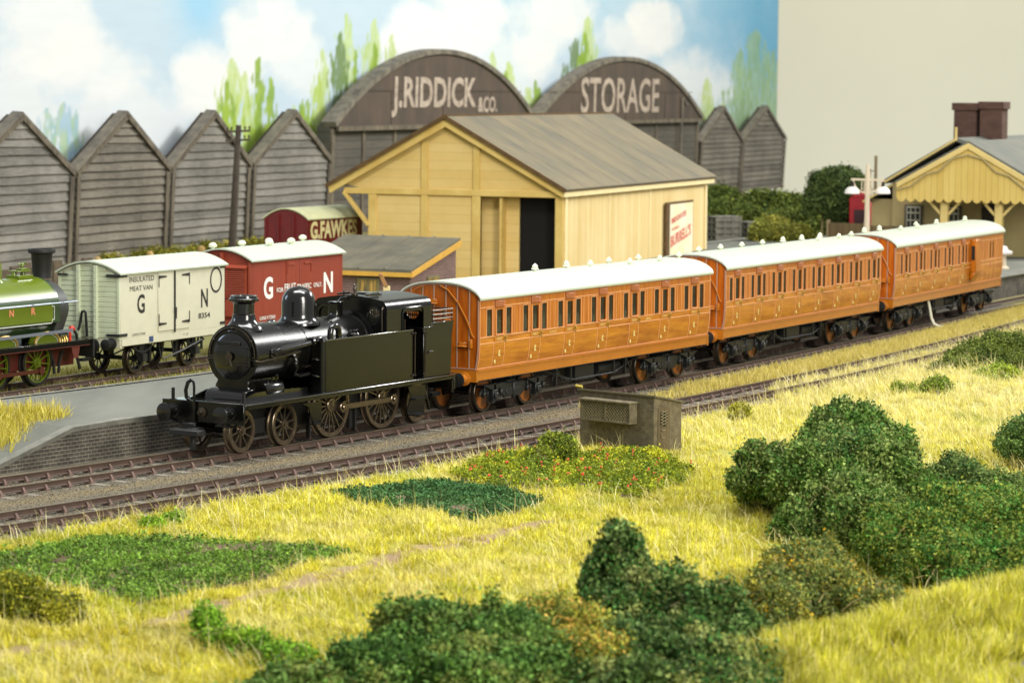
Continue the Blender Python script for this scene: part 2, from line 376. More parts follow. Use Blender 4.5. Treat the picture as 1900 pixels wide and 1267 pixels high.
# ------------------------------------------------------------------ tracks
M_RAIL = mat('rusty_rail_side', '58443b', .7, col2='48392f', vscale=3)
M_RTOP = mat('rail_head', '8b7f63', .38, metal=.55)
M_CHAIR = mat('rail_chair', '6e5850', .85, vary=.2, vscale=9)
M_SLEEP = mat('sleeper_grey', '7e776b', .9, vary=.3, vscale=5, stretch=(.4, 4, 4), bump=.5, bscale=14)
GAUGE = .70
def rail_mesh(c, ya, yb, off):
    mb = MB(); prof = [(-.065, -.155), (.065, -.155), (.065, -.135), (.018, -.115), (.018, -.045), (.038, -.03), (.038, -.002), (-.038, -.002), (-.038, -.03), (-.018, -.045), (-.018, -.115), (-.065, -.135)]
    rings = []; n = len(prof)
    for y in np.linspace(ya, yb, 60):
        k = float(c[1](y)); m = math.hypot(1, k); px, py = float(c[0](y)), y
        rings.append(mb.pts([(px + (off + q[0]) / m, py - (off + q[0]) * k / m, q[1]) for q in prof]))
    for A, B in zip(rings, rings[1:]):
        for i in range(n):
            j = (i + 1) % n; mb.cur = 1 if i in (6,) else 0; mb.face((A + i, A + j, B + j, B + i))
    return mb
def sleeper_mb():
    mb = MB(); mb.box(-.12, .12, -1.28, 1.28, -.27, -.205)
    mb.cur = 1
    for s in (-1, 1):
        y = s * GAUGE
        mb.box(-.075, .075, y - .13, y + .13, -.204, -.17)
        for q in (-1, 1): mb.prism([(y + q * .05, -.17), (y + q * .12, -.17), (y + q * .045, -.06)][::q], -.035, .035, 'x')
    return mb
SLEEPER = None
def track(name, label, c, ya, yb, y_sl, hide=None):
    global SLEEPER
    t = thing(name, label, 'railway track', (0, 0, 0), group='railway tracks'); f = (lambda y: tx(c, y), lambda y: tdx(c, y)) if isinstance(c, list) else c
    for s in (-1, 1): rail_mesh(f, ya, yb, s * GAUGE).build('rail', [M_RAIL, M_RTOP], t, angle=20)
    y, k = y_sl[0], 0
    while y < y_sl[1] and k < 100:
        if SLEEPER is None: SLEEPER = sleeper_mb().build('sleeper', [M_SLEEP, M_CHAIR], t, bevel=0); o = SLEEPER
        else: o = SLEEPER.copy(); COL.objects.link(o); o.parent = t
        a = math.atan2(1, float(f[1](y))); o.location = (float(f[0](y)), y, random.uniform(-.012, .008)); o.rotation_euler = (0, 0, a + random.uniform(-.02, .02))
        y += .745 * sin(a); k += 1
    return t
track('main_line_track', 'rusty railway track carrying the black engine and teak carriages', C_T1, 60, 175, (66.2, 131))
track('siding_track', 'empty rusty railway track nearest the yellow grass bank', C_T2, 56, 175, (61.8, 117))
f3 = (lambda y: T3P[0] + (y - T3P[1]) / math.tan(T3A), lambda y: 1 / math.tan(T3A))
track('goods_yard_track', 'overgrown railway track under the green engine and goods vans', f3, 82, 128, (86, 126))
# ------------------------------------------------------------------ platform
M_TAR = mat('platform_surface', '74756d', .85, col2='5f6159', vscale=.45, stretch=(1, .3, 1), bump=.2, bscale=30, detail=7)
M_EDGE = mat('platform_edging', '76756c', .85, vary=.3, vscale=2)
M_PBRICK = brickmat('platform_brick', '3a3632', '4c4640', '857f6c', .30, .095, msize=.09, vary=.5)
PZ = .75
front = [offp(C_T1, y, 2.05) for y in np.concatenate([np.arange(70.2, 90, 1.4), np.arange(90, 176, 6)])]
def wdt(y): return 6.1 if y < 126 else min(24., 6.1 + (y - 126) * 1.8)
def top(p, i):
    t = (p[1] - front[0][1]); return PZ - .92 * (1 - min(1., t / 2.9)) if t < 2.9 else PZ
fr = [(*p, top(p, i)) for i, p in enumerate(front)]
bk = [(*offp(C_T1, p[1] - .0, 2.05 + wdt(p[1])), f[2]) for p, f in zip(front, fr)]
plat = MB(); wl = MB(); ed = MB()
for (a, b), (c, d) in zip(zip(fr, fr[1:]), zip(bk, bk[1:])):
    plat.poly([a, b, d, c]); wl.poly([(a[0], a[1], -.3), (b[0], b[1], -.3), b, a]); wl.poly([(d[0], d[1], -.3), (c[0], c[1], -.3), c, d])
    e = lambda p, q, s: (p[0] + (q[0] - p[0]) * s, p[1] + (q[1] - p[1]) * s, p[2] + .035)
    ed.poly([e(a, c, -.006), e(b, d, -.006), e(b, d, .05), e(a, c, .05)]); ed.poly([(a[0], a[1], a[2] - .09), (b[0], b[1], b[2] - .09), e(b, d, -.006), e(a, c, -.006)])
    ed.poly([e(a, c, .965), e(b, d, .965), e(b, d, 1), e(a, c, 1)])
wl.poly([(fr[0][0], fr[0][1], -.3), fr[0], bk[0], (bk[0][0], bk[0][1], -.3)])
pt = thing('station_platform', 'long grey platform with dark brick wall and sloping end', 'platform')
plat.build('platform_top', M_TAR, pt); wl.build('brick_wall', M_PBRICK, pt); ed.build('edging', M_EDGE, pt)
# ------------------------------------------------------------------ backdrop and room wall
FA, FO = R_(69.5), (-24.1, 159.0)
fdir = (cos(FA), sin(FA)); fnor = (-sin(FA), cos(FA))
def fw(x, y, z=0): return (FO[0] + fdir[0] * x + fnor[0] * y, FO[1] + fdir[1] * x + fnor[1] * y, z)
BX0, BX1, BZ1 = -46., 148.6, 26.
u = np.linspace(0, 1, 960) ** 1.1; gx = BX0 + (BX1 - BX0) * u; gzv = np.linspace(-.24, BZ1, 230)
GX, GZ = np.meshgrid(gx, gzv)
na = vnoise(GX / 1.9, GZ, 3.2, 5, 5); nb_ = vnoise(GX / 1.9, GZ, 1.1, 6, 4); st = vnoise(GX, GZ * 6, 2.0, 8, 3)
sky = np.broadcast_to(L3('c6daea'), GX.shape + (3,)).copy()
sky = mixc(sky, L3('a2d0ee'), np.clip(np.exp(-(((GX - 19.5) / 3.4) ** 2 + ((GZ - 15.6) / 3.8) ** 2) * 1.0) * (.55 + na), 0, 1))
sky = mixc(sky, L3('6fb2d6'), np.clip((GX - 109) / 26 - .15 + (na - .5) * .9, 0, 1) * np.clip((GZ - 6.2) / 6, 0, 1))
sky = mixc(sky, L3('9cc8e2'), np.clip((GZ - 10.5) / 10, 0, .8) * np.clip(na * 1.5 - .45, 0, 1) * np.clip((GX - 30) / 30, 0, 1))
sky = mixc(sky, L3('dde7ef'), np.clip((8.5 - GZ) / 5, 0, 1) * .7)
CL = [(0.7, 12.1, 6.7, 2.6, 0.9), (-2.8, 8.1, 7.0, 3.4, 0.8), (6.1, 10.5, 5.1, 1.8, 0.8), (28.5, 12.7, 4.8, 1.7, 1), (26.2, 10.7, 3.1, 2.0, 1), (20.2, 9.7, 3.7, 1.9, 1), (31.7, 13.8, 4.2, 1.4, 1), (33.4, 10.8, 5.1, 2.1, 0.7), (55.4, 12.9, 7.3, 2.3, 1), (62.7, 14.6, 6.7, 2.4, 0.9), (49.5, 11.7, 2.9, 1.9, 0.9), (78.9, 13.8, 6.4, 2.9, 0.8), (108.0, 14.8, 7.1, 2.1, 1), (102.0, 13.3, 7.6, 1.8, 0.8), (121.2, 10.2, 12.4, 2.5, 0.8), (84.0, 15.6, 6.6, 1.7, 0.8), (9.9, 7.2, 8.1, 2.4, 0.7), (69.5, 11.1, 14.6, 2.4, 0.6)]
for x, z, wx, wz, a in CL:
    q = ((GX - x) / wx / 1.15) ** 2 + ((GZ - z) / wz / 1.15) ** 2
    sky = mixc(sky, L3('f0f1f2'), np.clip((1.15 - q + (na - .5) * 1.9 + (nb_ - .5) * .8) * 1.3, 0, 1) * a * .9)
TR = [(0.9, 8.1, 5.2, 1.3, 'b'), (2.9, 8.4, 5.2, 1.6, 'b'), (4.2, 7.9, 5.1, 0.9, 'b'), (23.7, 11.1, 5.1, 1.7, 'l'), (26.6, 9.0, 5.0, 2.4, 'l'), (25.6, 10.3, 5.0, 1.1, 'l'), (23.1, 9.7, 5.1, 1.2, 'g'), (27.7, 11.2, 5.0, 1.2, 'g'), (29.3, 10.0, 5.0, 1.0, 'g'), (33.0, 8.3, 5.2, 1.0, 'l'), (36.7, 10.1, 5.5, 1.0, 'g'), (37.2, 11.8, 5.5, 1.7, 'l'), (35, 8.6, 5.5, 1.2, 'g'), (41.1, 14.2, 7.3, 1.8, 'l'), (40.2, 13.0, 8.0, 1.4, 'd'), (42.7, 11.9, 8.3, 0.7, 'g'), (45.9, 14.0, 9.1, 1.7, 'l'), (45.9, 12.4, 9.8, 0.7, 'g'), (49.0, 13.1, 10.2, 1.0, 'l'), (34.1, 8.5, 7.0, 1.2, 'g'), (68.3, 12.1, 8.7, 1.4, 'l'), (71.8, 11.4, 7.9, 1.9, 'l'), (71.2, 10.7, 7.9, 1.2, 'g'), (77.8, 10.0, 7.2, 1.5, 'g'), (76.0, 9.5, 7.2, 2.2, 'l'), (90.3, 15.3, 10.5, 2.2, 'l'), (87.3, 13.5, 10.0, 2.0, 'd'), (89.5, 14.0, 10.5, 1.4, 'g'), (124.2, 10.5, 6.2, 2.4, 'l'), (121.3, 7.7, 4.8, 2.1, 'l'), (140.4, 15.3, 6.6, 6.7, 'm'), (135.2, 13.4, 6.7, 3.4, 'm'), (146.9, 13.6, 5.5, 3.2, 'm'), (129.1, 8.2, 6.2, 1.8, 'l')]
TC = dict(b=('9cc2da', 'a8c89a', .75), l=('c8dc96', 'b8d060', .8), g=('9dbb3c', '86a83c', .95), d=('6f8c4c', '7a9070', .95), m=('a0bf94', '8fb078', .75))
sv = vnoise(GX * 5.0, GZ * 2.2, 2.0, 11, 4); sv2 = vnoise(GX * 2.4, GZ * 1.1, 1.0, 12, 3); sv3 = vnoise(GX * 9., GZ * 2.0, 2.0, 13, 3)
for x, t, b, h, k in TR:
    tt = np.clip((GZ - (b - 2.5)) / (t - b + 2.5), 0, 1); wid = h * 1.5 * np.clip(1.5 * (1 - tt) ** .65, 0, 1)
    e = (1 - np.abs(GX - x) / np.maximum(wid, .05)) * 1.3 + (sv - .5) * 3.2 + (sv3 - .5) * 1.6
    a = np.clip(e * 1.8, 0, 1) * (GZ < t) * (GZ > b - 2.5) * TC[k][2]
    sky = mixc(sky, mixc(np.broadcast_to(L3(TC[k][0]), GX.shape + (3,)), L3(TC[k][1]), np.clip(sv2 * 3 - 1, 0, 1)), a)
sky = sky * (.80 + (st - .5)[..., None] * .05)
BXY = [fw(x, 1.6) for x in gx]
Vb = np.stack([np.tile([p[0] for p in BXY], (len(gzv), 1)), np.tile([p[1] for p in BXY], (len(gzv), 1)), GZ], -1).reshape(-1, 3)
nx = len(gx); ii = (np.arange(len(gzv) - 1)[:, None] * nx + np.arange(nx - 1)[None]).ravel(); Fb = np.stack([ii, ii + 1, ii + nx + 1, ii + nx], 1)
bd = vmesh('painted_backdrop', Vb, Fb, mat('backdrop_paint', 'ffffff', .9, attr='col', bump=.1, bscale=2), sky.reshape(-1, 3))
sd = bd.modifiers.new('board', 'SOLIDIFY'); sd.thickness = .25; sd.offset = -1
tag(bd, 'tall board painted with pale blue sky, white clouds and green poplars', 'backdrop')
M_WALLP = mat('room_wall_paint', 'e6e3ce', .9, vary=.02, vscale=.05)
mb = MB(); mb.box(-60, 260, 345, 346, -8, 90); tag(mb.build('room_wall', M_WALLP), 'plain cream room wall beyond the end of the painted sky', 'wall', kind='structure')

# ------------------------------------------------------------------ timber sheds on the backdrop
M_BARE = boardmat('weathered_boards', '4f4c47', '8e8a82', '262422', pitch=.48, axis='Z', streak=(.45, .45, 5), vscale=2.4, line=.0, bump=.2)
M_BARE2 = boardmat('weathered_boards_brown', '4b463f', '857e72', '262320', pitch=.48, axis='Z', streak=(.55, .55, 4), vscale=2.4, line=.05, bump=.2)
M_BARGE = mat('weathered_barge', '7c7567', .9, col2='55504a', vscale=1.3, stretch=(1, 1, 1), bump=.4, bscale=8)
M_POST = mat('weathered_post', '766c5c', .9, col2='4b443b', vscale=1.0, stretch=(3, 3, .6), bump=.4, bscale=8)
M_DARK = mat('dark_roof_edge', '3a332c', .9)
def wshed(x0, x1, label, m, bot=-.2):
    zv, zp = 4.95, 8.0; xm = (x0 + x1) / 2; L = x1 - x0
    o = thing('timber_shed', label, 'shed', (*fw(x0, 0)[:2], -.24), FA, 'peaked timber sheds along the backdrop', rx=R_(3.0))
    rnd = random.Random(int(x0 * 10)); mb = MB(); z = 0.
    def ex(z):
        if z <= zv: return 0., L
        k = (z - zv) / (zp - zv); return k * L / 2, L - k * L / 2
    while z < zp - .15:
        h = rnd.uniform(.43, .54); z1 = min(z + h, zp - .02); a0, a1 = ex(z); b0, b1 = ex(z1); n = 14
        for i in range(n):
            t0, t1 = i / n, (i + 1) / n; d0 = .14 + .02 * rnd.random(); wz = .03 * sin(i * 1.3 + z) 
            xa, xb = a0 + (a1 - a0) * t0, a0 + (a1 - a0) * t1; xc, xd = b0 + (b1 - b0) * t0, b0 + (b1 - b0) * t1
            w0 = .018 * sin((xa + z * 3) * .9); w1 = .018 * sin((xb + z * 3) * .9)
            mb.poly([(xa, -d0, z + w0), (xb, -d0, z + w1), (xd, -.02, z1), (xc, -.02, z1)])
            mb.poly([(xa, 0, z + w0 + .01), (xb, 0, z + w1 + .01), (xb, -d0, z + w1), (xa, -d0, z + w0)])
        z = z1
    mb.build('boarded_wall', m, o, angle=20)
    mb = MB(); mb.prism([(0, 0), (L, 0), (L, zv), (L / 2, zp), (0, zv)], .02, .75, 'y'); mb.build('shed_body', M_DARK, o)
    sl = math.hypot(L / 2, zp - zv)
    for s, nm in ((0, 0), (1, 1)):
        p0 = (0 if s == 0 else L, 0, zv); p1 = (L / 2, 0, zp); nrm = Vector((-(zp - zv), 0, L / 2)).normalized() if s == 0 else Vector(((zp - zv), 0, L / 2)).normalized()
        mb = MB(); a = Vector(p0) - (Vector(p1) - Vector(p0)) * .02; b = Vector(p1); q = nrm * .17
        if s: b = b + (b - a).normalized() * .1
        P = [a, b, b + q, a + q]; poly = [(p.x, p.z) for p in P]; poly = poly if not s else poly[::-1]
        mb.prism(poly, -.24, .42, 'y'); mb.build('roof_slope', M_BARGE, o, bevel=.02)
        mb = MB(); P = [a - q * 1.3, b - q * 1.3, b - q * .05, a - q * .05]; poly = [(p.x, p.z) for p in P]; mb.prism(poly if not s else poly[::-1], -.28, -.19, 'y'); mb.build('bargeboard', M_POST, o)
    for xx in ((L - .42, L - .02), (.02, .34)):
        mb = MB(); mb.box(xx[0], xx[1], -.27, -.19, 0, zv - .25); mb.build('corner_post', M_POST, o, bevel=.02)
    return o
wshed(-11.2, .3, 'grey weatherboarded shed gable cut off by the left edge', M_BARE)
wshed(.65, 11.5, 'brownish weatherboarded shed gable behind the meat van roof', M_BARE2)
wshed(11.8, 22.2, 'grey weatherboarded shed gable with dark stain left of the telegraph pole', M_BARE)
wshed(22.6, 34.1, 'grey weatherboarded shed gable between telegraph pole and arched warehouse', M_BARE)
wshed(115.9, 129.3, 'small dark shed gable just right of the storage warehouse', M_BARE2)
wshed(129.6, 144.7, 'rightmost dark shed gable at the end of the painted sky', M_BARE2)
M_ARCH = mat('tarred_panel', '423b35', .8, col2='5c4d42', vscale=.45, stretch=(1, 1, .5), bump=.3, bscale=5, contrast=(.3, .75))
M_ARCHL = boardmat('tarred_boards', '3e3c38', '635d53', '22201e', pitch=.55, axis='Z', streak=(.3, .3, 4), vscale=1.5, line=.06)
M_FADED = mat('faded_sign_paint', 'b5a698', .85, col2='84756a', vscale=2.2, contrast=(.40, .75))
def arch(x0, x1, label, words):
    L = x1 - x0; zs, zt = 7.0, 11.95; o = thing('arched_warehouse', label, 'warehouse', (*fw(x0, 0)[:2], -.24), FA, 'arched warehouses on the backdrop', rx=R_(1.2))
    c = L / 2; rise = zt - zs; Rr = (c * c + rise * rise) / 2 / rise; n = 44
    A0 = math.asin(c / Rr); arc = [(c + Rr * sin(-A0 + 2 * A0 * i / n), zt - Rr + Rr * cos(-A0 + 2 * A0 * i / n)) for i in range(n + 1)]
    mb = MB(); mb.prism([(0, 0), (L, 0)] + arc[::-1], 0, .9, 'y'); mb.build('warehouse_wall', M_ARCHL, o)
    mb = MB(); mb.prism(arc[::-1], -.3, -.02, 'y'); mb.build('arched_gable', M_ARCH, o)
    mb = MB(); out = [(c + (p[0] - c) * 1.012, p[1] + .34) for p in arc]
    for i in range(n): mb.prism([arc[i], arc[i + 1], out[i + 1], out[i]], -.48, .55, 'y')
    mb.build('curved_roof', M_BARGE, o, angle=50)
    mb = MB()
    for k in range(1, 7): mb.box(L * k / 7 - .2, L * k / 7 + .2, -.12, -.0, 0, 6.9)
    mb.box(.0, .5, -.15, -.0, 0, 6.9); mb.box(L - .5, L, -.15, -.0, 0, 6.9); mb.box(.3, L - .3, -.5, -.3, 6.75, 7.05)
    mb.build('framing', M_POST, o)
    mb = MB(); mb.box(3, L - 3, -.33, -.3, 9.32, 9.38)
    for k in (.25, .5, .75): mb.box(L * k - .05, L * k + .05, -.33, -.3, 7.1, 9.3)
    mb.build('panel_joint', M_DARK, o)
    for s, a, b, z0, z1, bo in words:
        text('lettering', s, M_FADED, a - x0, b - x0, z0 + .24, z1 + .24, -.345, o, thick=.03, bold=bo)
    return o
arch(34.6, 72.0, 'arched warehouse front lettered J.RIDDICK behind the cream goods shed', [('J.RIDDICK', 43.9, 59.6, 7.35, 10.1, .03), ('&CO.', 60.0, 63.9, 7.6, 8.75, .03)])
a2 = arch(72.4, 115.7, 'arched warehouse front lettered STORAGE right of its twin', [('STORAGE', 82.6, 103.0, 7.4, 10.3, .012)])
mb = MB(); mb.tube([(37, -.45, 3), (37, -.45, 8.9), (38.6, -.45, 8.3)], .12); mb.build('downpipe', M_BARGE, a2)
# ------------------------------------------------------------------ rolling stock materials
M_BLK = mat('black_gloss', '0c0c0c', .18, spec=.7, coat=.3)
M_BLKS = mat('black_satin', '0a0a09', .25, spec=.55, bump=.012, bscale=9)
M_EDGEB = mat('highlit_black_edge', '1c1c1b', .16, spec=1.0, coat=1.0)  # lightened, extra glossy black: bright edge highlights put into the colour
M_BLKM = mat('black_matt', '161513', .6)
M_BSTEEL = mat('blackened_steel', '857868', .28, metal=.9, vary=.15, vscale=9)
M_BSTEELD = mat('dark_steel', '564d43', .38, metal=.85, vary=.2, vscale=9)
M_BRASS = mat('brass', 'c0a050', .35, metal=.9)
M_HEAD = mat('moulded_black', '242424', .55)
def wheel(name, R, y0, side, nsp, parent, loc, rimm, spm, hubm, tyre=.12, disc=None, hubr=.17, crank=None):
    """wheel on the side SIDE (-1 near); outer face at y0."""
    s = side; mb = MB()
    def yy(a): return y0 - s * a
    ri = R - .085
    prof = [(ri, yy(0)), (R - .012, yy(0)), (R, yy(.012)), (R, yy(.13)), (R + .045, yy(.145)), (R + .045, yy(.18)), (ri, yy(.18)), (ri, yy(0))]
    mb.lathe(prof, axis='y', n=48, cap=False)
    mb.cur = 1
    if disc is None:
        for k in range(nsp):
            a = 2 * pi * k / nsp + .13; c, d = sin(a), cos(a)
            p0 = (c * hubr * .8, yy(.06), d * hubr * .8); p1 = (c * (ri + .01), yy(.035), d * (ri + .01))
            M0 = mb.M; mb.bar(p0, p1, .038, .036, (0, 1, 0)); mb.M = M0
        mb.lathe([(ri + .005, yy(.10)), (ri - .04, yy(.10)), (ri - .04, yy(.015)), (ri + .005, yy(.015))], axis='y', n=40, cap=False)
    else:
        mb.lathe([(hubr, yy(.03)), (ri + .01, yy(.05))], axis='y', n=40, cap=False); mb.lathe([(hubr, yy(.17)), (ri + .01, yy(.15))], axis='y', n=30, cap=False)
    w_ = mb.build(name, [rimm, spm], parent, angle=30); w_.location = loc
    mb = MB(); mb.lathe([(hubr, yy(.12)), (hubr, yy(.01)), (hubr * .92, yy(-.005)), (hubr * .62, yy(-.008)), (hubr * .55, yy(-.03)), (.001, yy(-.035))], axis='y', n=24, cap=False)
    mb.lathe([(.075, yy(-.0)), (.075, yy(-.05)), (.001, yy(-.055))], axis='y', n=16, cap=False)
    if crank:
        dx, dz = crank; mb.ball((dx, yy(.0), dz), .0001); mb.lathe([(.13, yy(.1)), (.13, yy(-.02)), (.001, yy(-.02))], (dx, 0, dz), axis='y', n=18, cap=False)
        mb.bar((0, yy(.03), 0), (dx, yy(.03), dz), .26, .08, (0, 1, 0))
    mb.build('hub', hubm, w_)
    return w_
def buffer(parent, x, y, z, mh, mhead, r=.21, L=.46, dirx=-1):
    mb = MB(); d = dirx
    mb.lathe([(.19, x), (.19, x + d * .05), (.13, x + d * .07), (.115, x + d * (L - .12)), (.07, x + d * (L - .12)), (.07, x + d * (L - .03))], (0, y, z), axis='x', n=20, cap=False)
    for k in range(8): mb.ball((x + d * .05, y + .16 * cos(k * pi / 4), z + .16 * sin(k * pi / 4)), .018, 6)
    o = mb.build('buffer', mh, parent)
    mb = MB(); mb.lathe([(.0001, x + d * L), (r * .6, x + d * (L - .004)), (r, x + d * (L - .025)), (r, x + d * (L - .05)), (.08, x + d * (L - .06))], (0, y, z), axis='x', n=28, cap=False)
    mb.build('buffer_head', mhead, o); return o

# ================================================================== black tank engine
LP = (-7.525, 75.595); LA = 1.042
eng = thing('tank_locomotive', 'plain glossy black tank engine hauling the teak carriages', 'locomotive', (*LP, 0), LA)
# wheels
for s in (-1, 1):
    for x in (0, 1.905, 8.391): wheel('carrying_wheel', .559, s * .76, s, 10, eng, (x, 0, .559), M_BSTEEL, M_BSTEEL, M_BRASS if 0 else M_BSTEEL, hubr=.12)
    for x in (4.091, 6.606): wheel('driving_wheel', .864, s * .76, s, 18, eng, (x, 0, .864), M_BSTEEL, M_BSTEEL, M_BSTEEL, hubr=.19, crank=(.36, -.08))
    mb = MB(); y = s * .86
    mb.bar((4.45, y, .784), (6.966, y, .784), .05, .15); 
    for x in (4.45, 6.966): mb.lathe([(.15, y - .05), (.15, y + .05)], (x, 0, .784), axis='y', n=20); mb.lathe([(.075, y + s * .05), (.075, y + s * .10)], (x, 0, .784), axis='y', n=12)
    mb.build('coupling_rod', M_BSTEEL, eng, bevel=.01)
mb = MB()
for x, r in ((0, .1), (1.905, .1), (8.391, .1), (4.091, .12), (6.606, .12)): mb.lathe([(.09, -.7), (.09, .7)], (x, 0, .559 if r == .1 else .864), axis='y', n=12)
for s in (-1, 1): mb.box(2.5, 9.3, s * .52 - .03, s * .52 + .03, .45, 1.25); mb.box(-.3, 2.4, s * .50 - .03, s * .50 + .03, .40, .78)
mb.box(.3, 1.6, -.4, .4, .45, 1.0); mb.box(5.1, 5.25, -.66, -.56, .15, 1.1); mb.box(3.0, 8.6, -.45, .45, .75, 1.2)
for x in (5.28, 3.1): mb.box(x, x + .07, -.72, -.6, .08, .75)
mb.build('main_frame', M_BLKM, eng)
# running plate and beams
mb = MB(); mb.box(-.60, 9.60, -1.28, 1.28, 1.255, 1.30)
mb.build('running_plate', M_EDGEB, eng, bevel=.018, seg=2)
mb = MB()
for s in (-1, 1): mb.box(-.58, 9.58, s * 1.24 - .02, s * 1.24 + .02, 1.16, 1.25)
mb.build('valance', M_BLKS, eng, bevel=.010, seg=2)
mb = MB(); mb.box(-.68, -.60, -1.28, 1.28, .79, 1.33); mb.build('front_buffer_beam', M_BLKS, eng, bevel=.012)
mb = MB(); mb.box(9.60, 9.68, -1.22, 1.22, .85, 1.30); mb.build('rear_buffer_beam', M_BLKS, eng, bevel=.012)
for y in (-.88, .88):
    buffer(eng, -.68, y, 1.055, M_BLKS, M_BLK, .225, .50); buffer(eng, 9.68, y, 1.055, M_BLKS, M_BLKM, .225, .42, 1)
mb = MB(); mb.lathe([(.13, -.69), (.13, -.73), (.05, -.75), (.05, -.86)], (0, 0, 1.05), axis='x', n=20, cap=True); mb.build('draw_hook', M_BSTEELD, eng)
mb = MB(); mb.tube([(-.74, .22, .70), (-.74, .22, 1.36), (-.74, .22, 1.70), (-.73, .25, 1.82), (-.72, .33, 1.86)], .035)
mb.tube([(-.72, .33, 1.86), (-.74, .42, 1.80), (-.76, .47, 1.6), (-.76, .45, 1.42), (-.74, .36, 1.34)], .05, 10)
for z in (1.78, 1.42): mb.lathe([(.055, -.03), (.055, .03)], (-.74, .42, z), n=10)
mb.build('vacuum_pipe', M_BLKS, eng); mb = MB(); mb.tube([(-.74, .22, .72), (-.74, .7, .76), (-.74, 1.05, .84)], .03); mb.tube([(-.74, -.45, .74), (-.74, -.9, .74), (-.7, -1.1, .76)], .03)
mb.build('beam_pipe', M_BLKS, eng)
for y in (1.0, -1.22):
    mb = MB(); mb.box(-.62, -.55, y - .03, y + .03, 1.30, 1.62); mb.box(-.66, -.5, y - .05, y + .05, 1.30, 1.34); mb.build('lamp_iron', M_BLKM, eng)
mb = MB(); mb.box(-1.28, -.95, -.30, .62, .50, .64); mb.box(-.98, -.6, .0, .3, .52, .66); mb.bar((-.8, .1, .55), (.1, .0, .35), .25, .06); mb.box(-1.15, -1.05, -.06, .06, .12, .5); mb.box(-.9, -.8, .1, .5, .64, .78)
mb.build('tension_lock_coupling', M_HEAD, eng, bevel=.015)
# front platform wedge and side fairings
mb = MB(); mb.prism([(.22, 1.301), (.75, 1.301), (.75, 1.56), (.50, 1.55), (.36, 1.50), (.27, 1.42)], -.62, .62, 'y'); mb.build('cylinder_cover', M_BLK, eng, bevel=.02, seg=2)
for s in (-1, 1):
    mb = MB(); mb.prism([(-.30, 1.301), (2.9, 1.301), (2.9, 1.45), (1.0, 1.50), (.55, 1.50), (.2, 1.42)], s * .78 - .02, s * .78 + .02, 'y')
    for k in range(7): mb.ball((.75 + k * .28, s * .80, 1.48), .014, 6)
    mb.build('frame_fairing', M_BLK, eng)
# smokebox and boiler
BZ, SR = 2.40, .785
def ring(x, r0, z0=BZ, n=64):
    return [(x, r0 * cos(a), z0 + r0 * sin(a)) for a in [2 * pi * i / n for i in range(n)]]
mb = MB(); mb.lathe([(SR - .02, .66), (SR, .68), (SR, 2.05), (SR - .015, 2.06)], (0, 0, BZ), axis='x', n=56, cap=True)
mb.build('smokebox', M_BLKS, eng)
mb = MB()
pl = []
for i in range(33):
    a = -pi * .30 + i / 32 * pi * 1.6; pl.append(((SR + .012) * cos(a), BZ + (SR + .012) * sin(a)))
pl = pl + [(-.50, 1.72), (-.47, 1.6), (-.52, 1.50), (-.62, 1.44), (.62, 1.44), (.52, 1.50), (.47, 1.6), (.50, 1.72)]
mb.prism(pl, .63, .70, 'x'); mb.build('smokebox_front', M_BLKS, eng, bevel=.008)
mb = MB(); mb.box(.7, 2.0, -.48, .48, 1.35, 1.9); mb.build('smokebox_saddle', M_BLK, eng)
mb = MB(); mb.lathe([(.60, .625), (.60, .60), (.55, .575), (.40, .545), (.2, .525), (.0005, .52)], (0, 0, BZ - .02), axis='x', n=56, cap=False)
dr = mb.build('smokebox_door', M_BLK, eng)
mb = MB()
mb.tube([(.50, .0, BZ - .02), (.46, .0, BZ - .02)], .05); mb.tube([(.46, .02, BZ), (.44, -.10, BZ - .26)], .016); mb.tube([(.45, .0, BZ - .02), (.43, .02, BZ + .13)], .014)
mb.tube([(.50, .28, BZ - .22), (.50, -.60, BZ - .22)], .016); mb.tube([(.52, .38, BZ + .22), (.50, -.0, BZ + .26), (.52, -.40, BZ + .24)], .014)
mb.lathe([(.11, .46), (.11, .445)], (0, 0, BZ - .02), axis='x', n=20)
mb.build('door_handle', M_BSTEELD, dr)
mb = MB(); mb.box(.50, .535, -.30, .42, BZ + .27, BZ + .37); mb.build('number_plate', M_BLKM, dr, bevel=.008)
mb = MB(); mb.tube([(.56, -.56, BZ + .25), (.55, -.58, BZ - .28)], .022); 
for z in (.22, -.0, -.24): mb.tube([(.56, -.62, BZ + z), (.55, -.50, BZ + z)], .03)
mb.build('hinge', M_BLK, dr)
mb = MB(); P = []
for i in range(25):
    a = pi * (1.02 - i / 24 * 1.04); P.append((.60, .71 * cos(a), BZ + .02 + .71 * sin(a)))
mb.tube([(2.3, .87, 2.32), (1.2, .87, 2.3), (.72, .84, 2.26), (.6, .76, 2.30)] + P + [(.6, -.76, 2.30), (.72, -.84, 2.28), (1.2, -.87, 2.32), (2.45, -.87, 2.42)], .018, 6)
for q in ((.6, -.60, BZ + .40), (.6, .60, BZ + .40), (.6, 0, BZ + .72), (1.3, -.86, 2.33), (1.9, -.86, 2.37)): mb.ball(q, .04, 8)
mb.build('boiler_handrail', M_BSTEELD, eng)
mb = MB(); BR = .76
mb.lathe([(BR, 2.06), (BR, 6.15)], (0, 0, BZ), axis='x', n=56, cap=False)
mb.build('boiler', M_BLKS, eng)
mb = MB()
for x in (2.09, 3.05, 4.6, 5.9): mb.lathe([(BR, x - .035), (BR + .014, x - .03), (BR + .014, x + .03), (BR, x + .035)], (0, 0, BZ), axis='x', n=56, cap=False)
mb.build('boiler_band', M_BLK, eng)
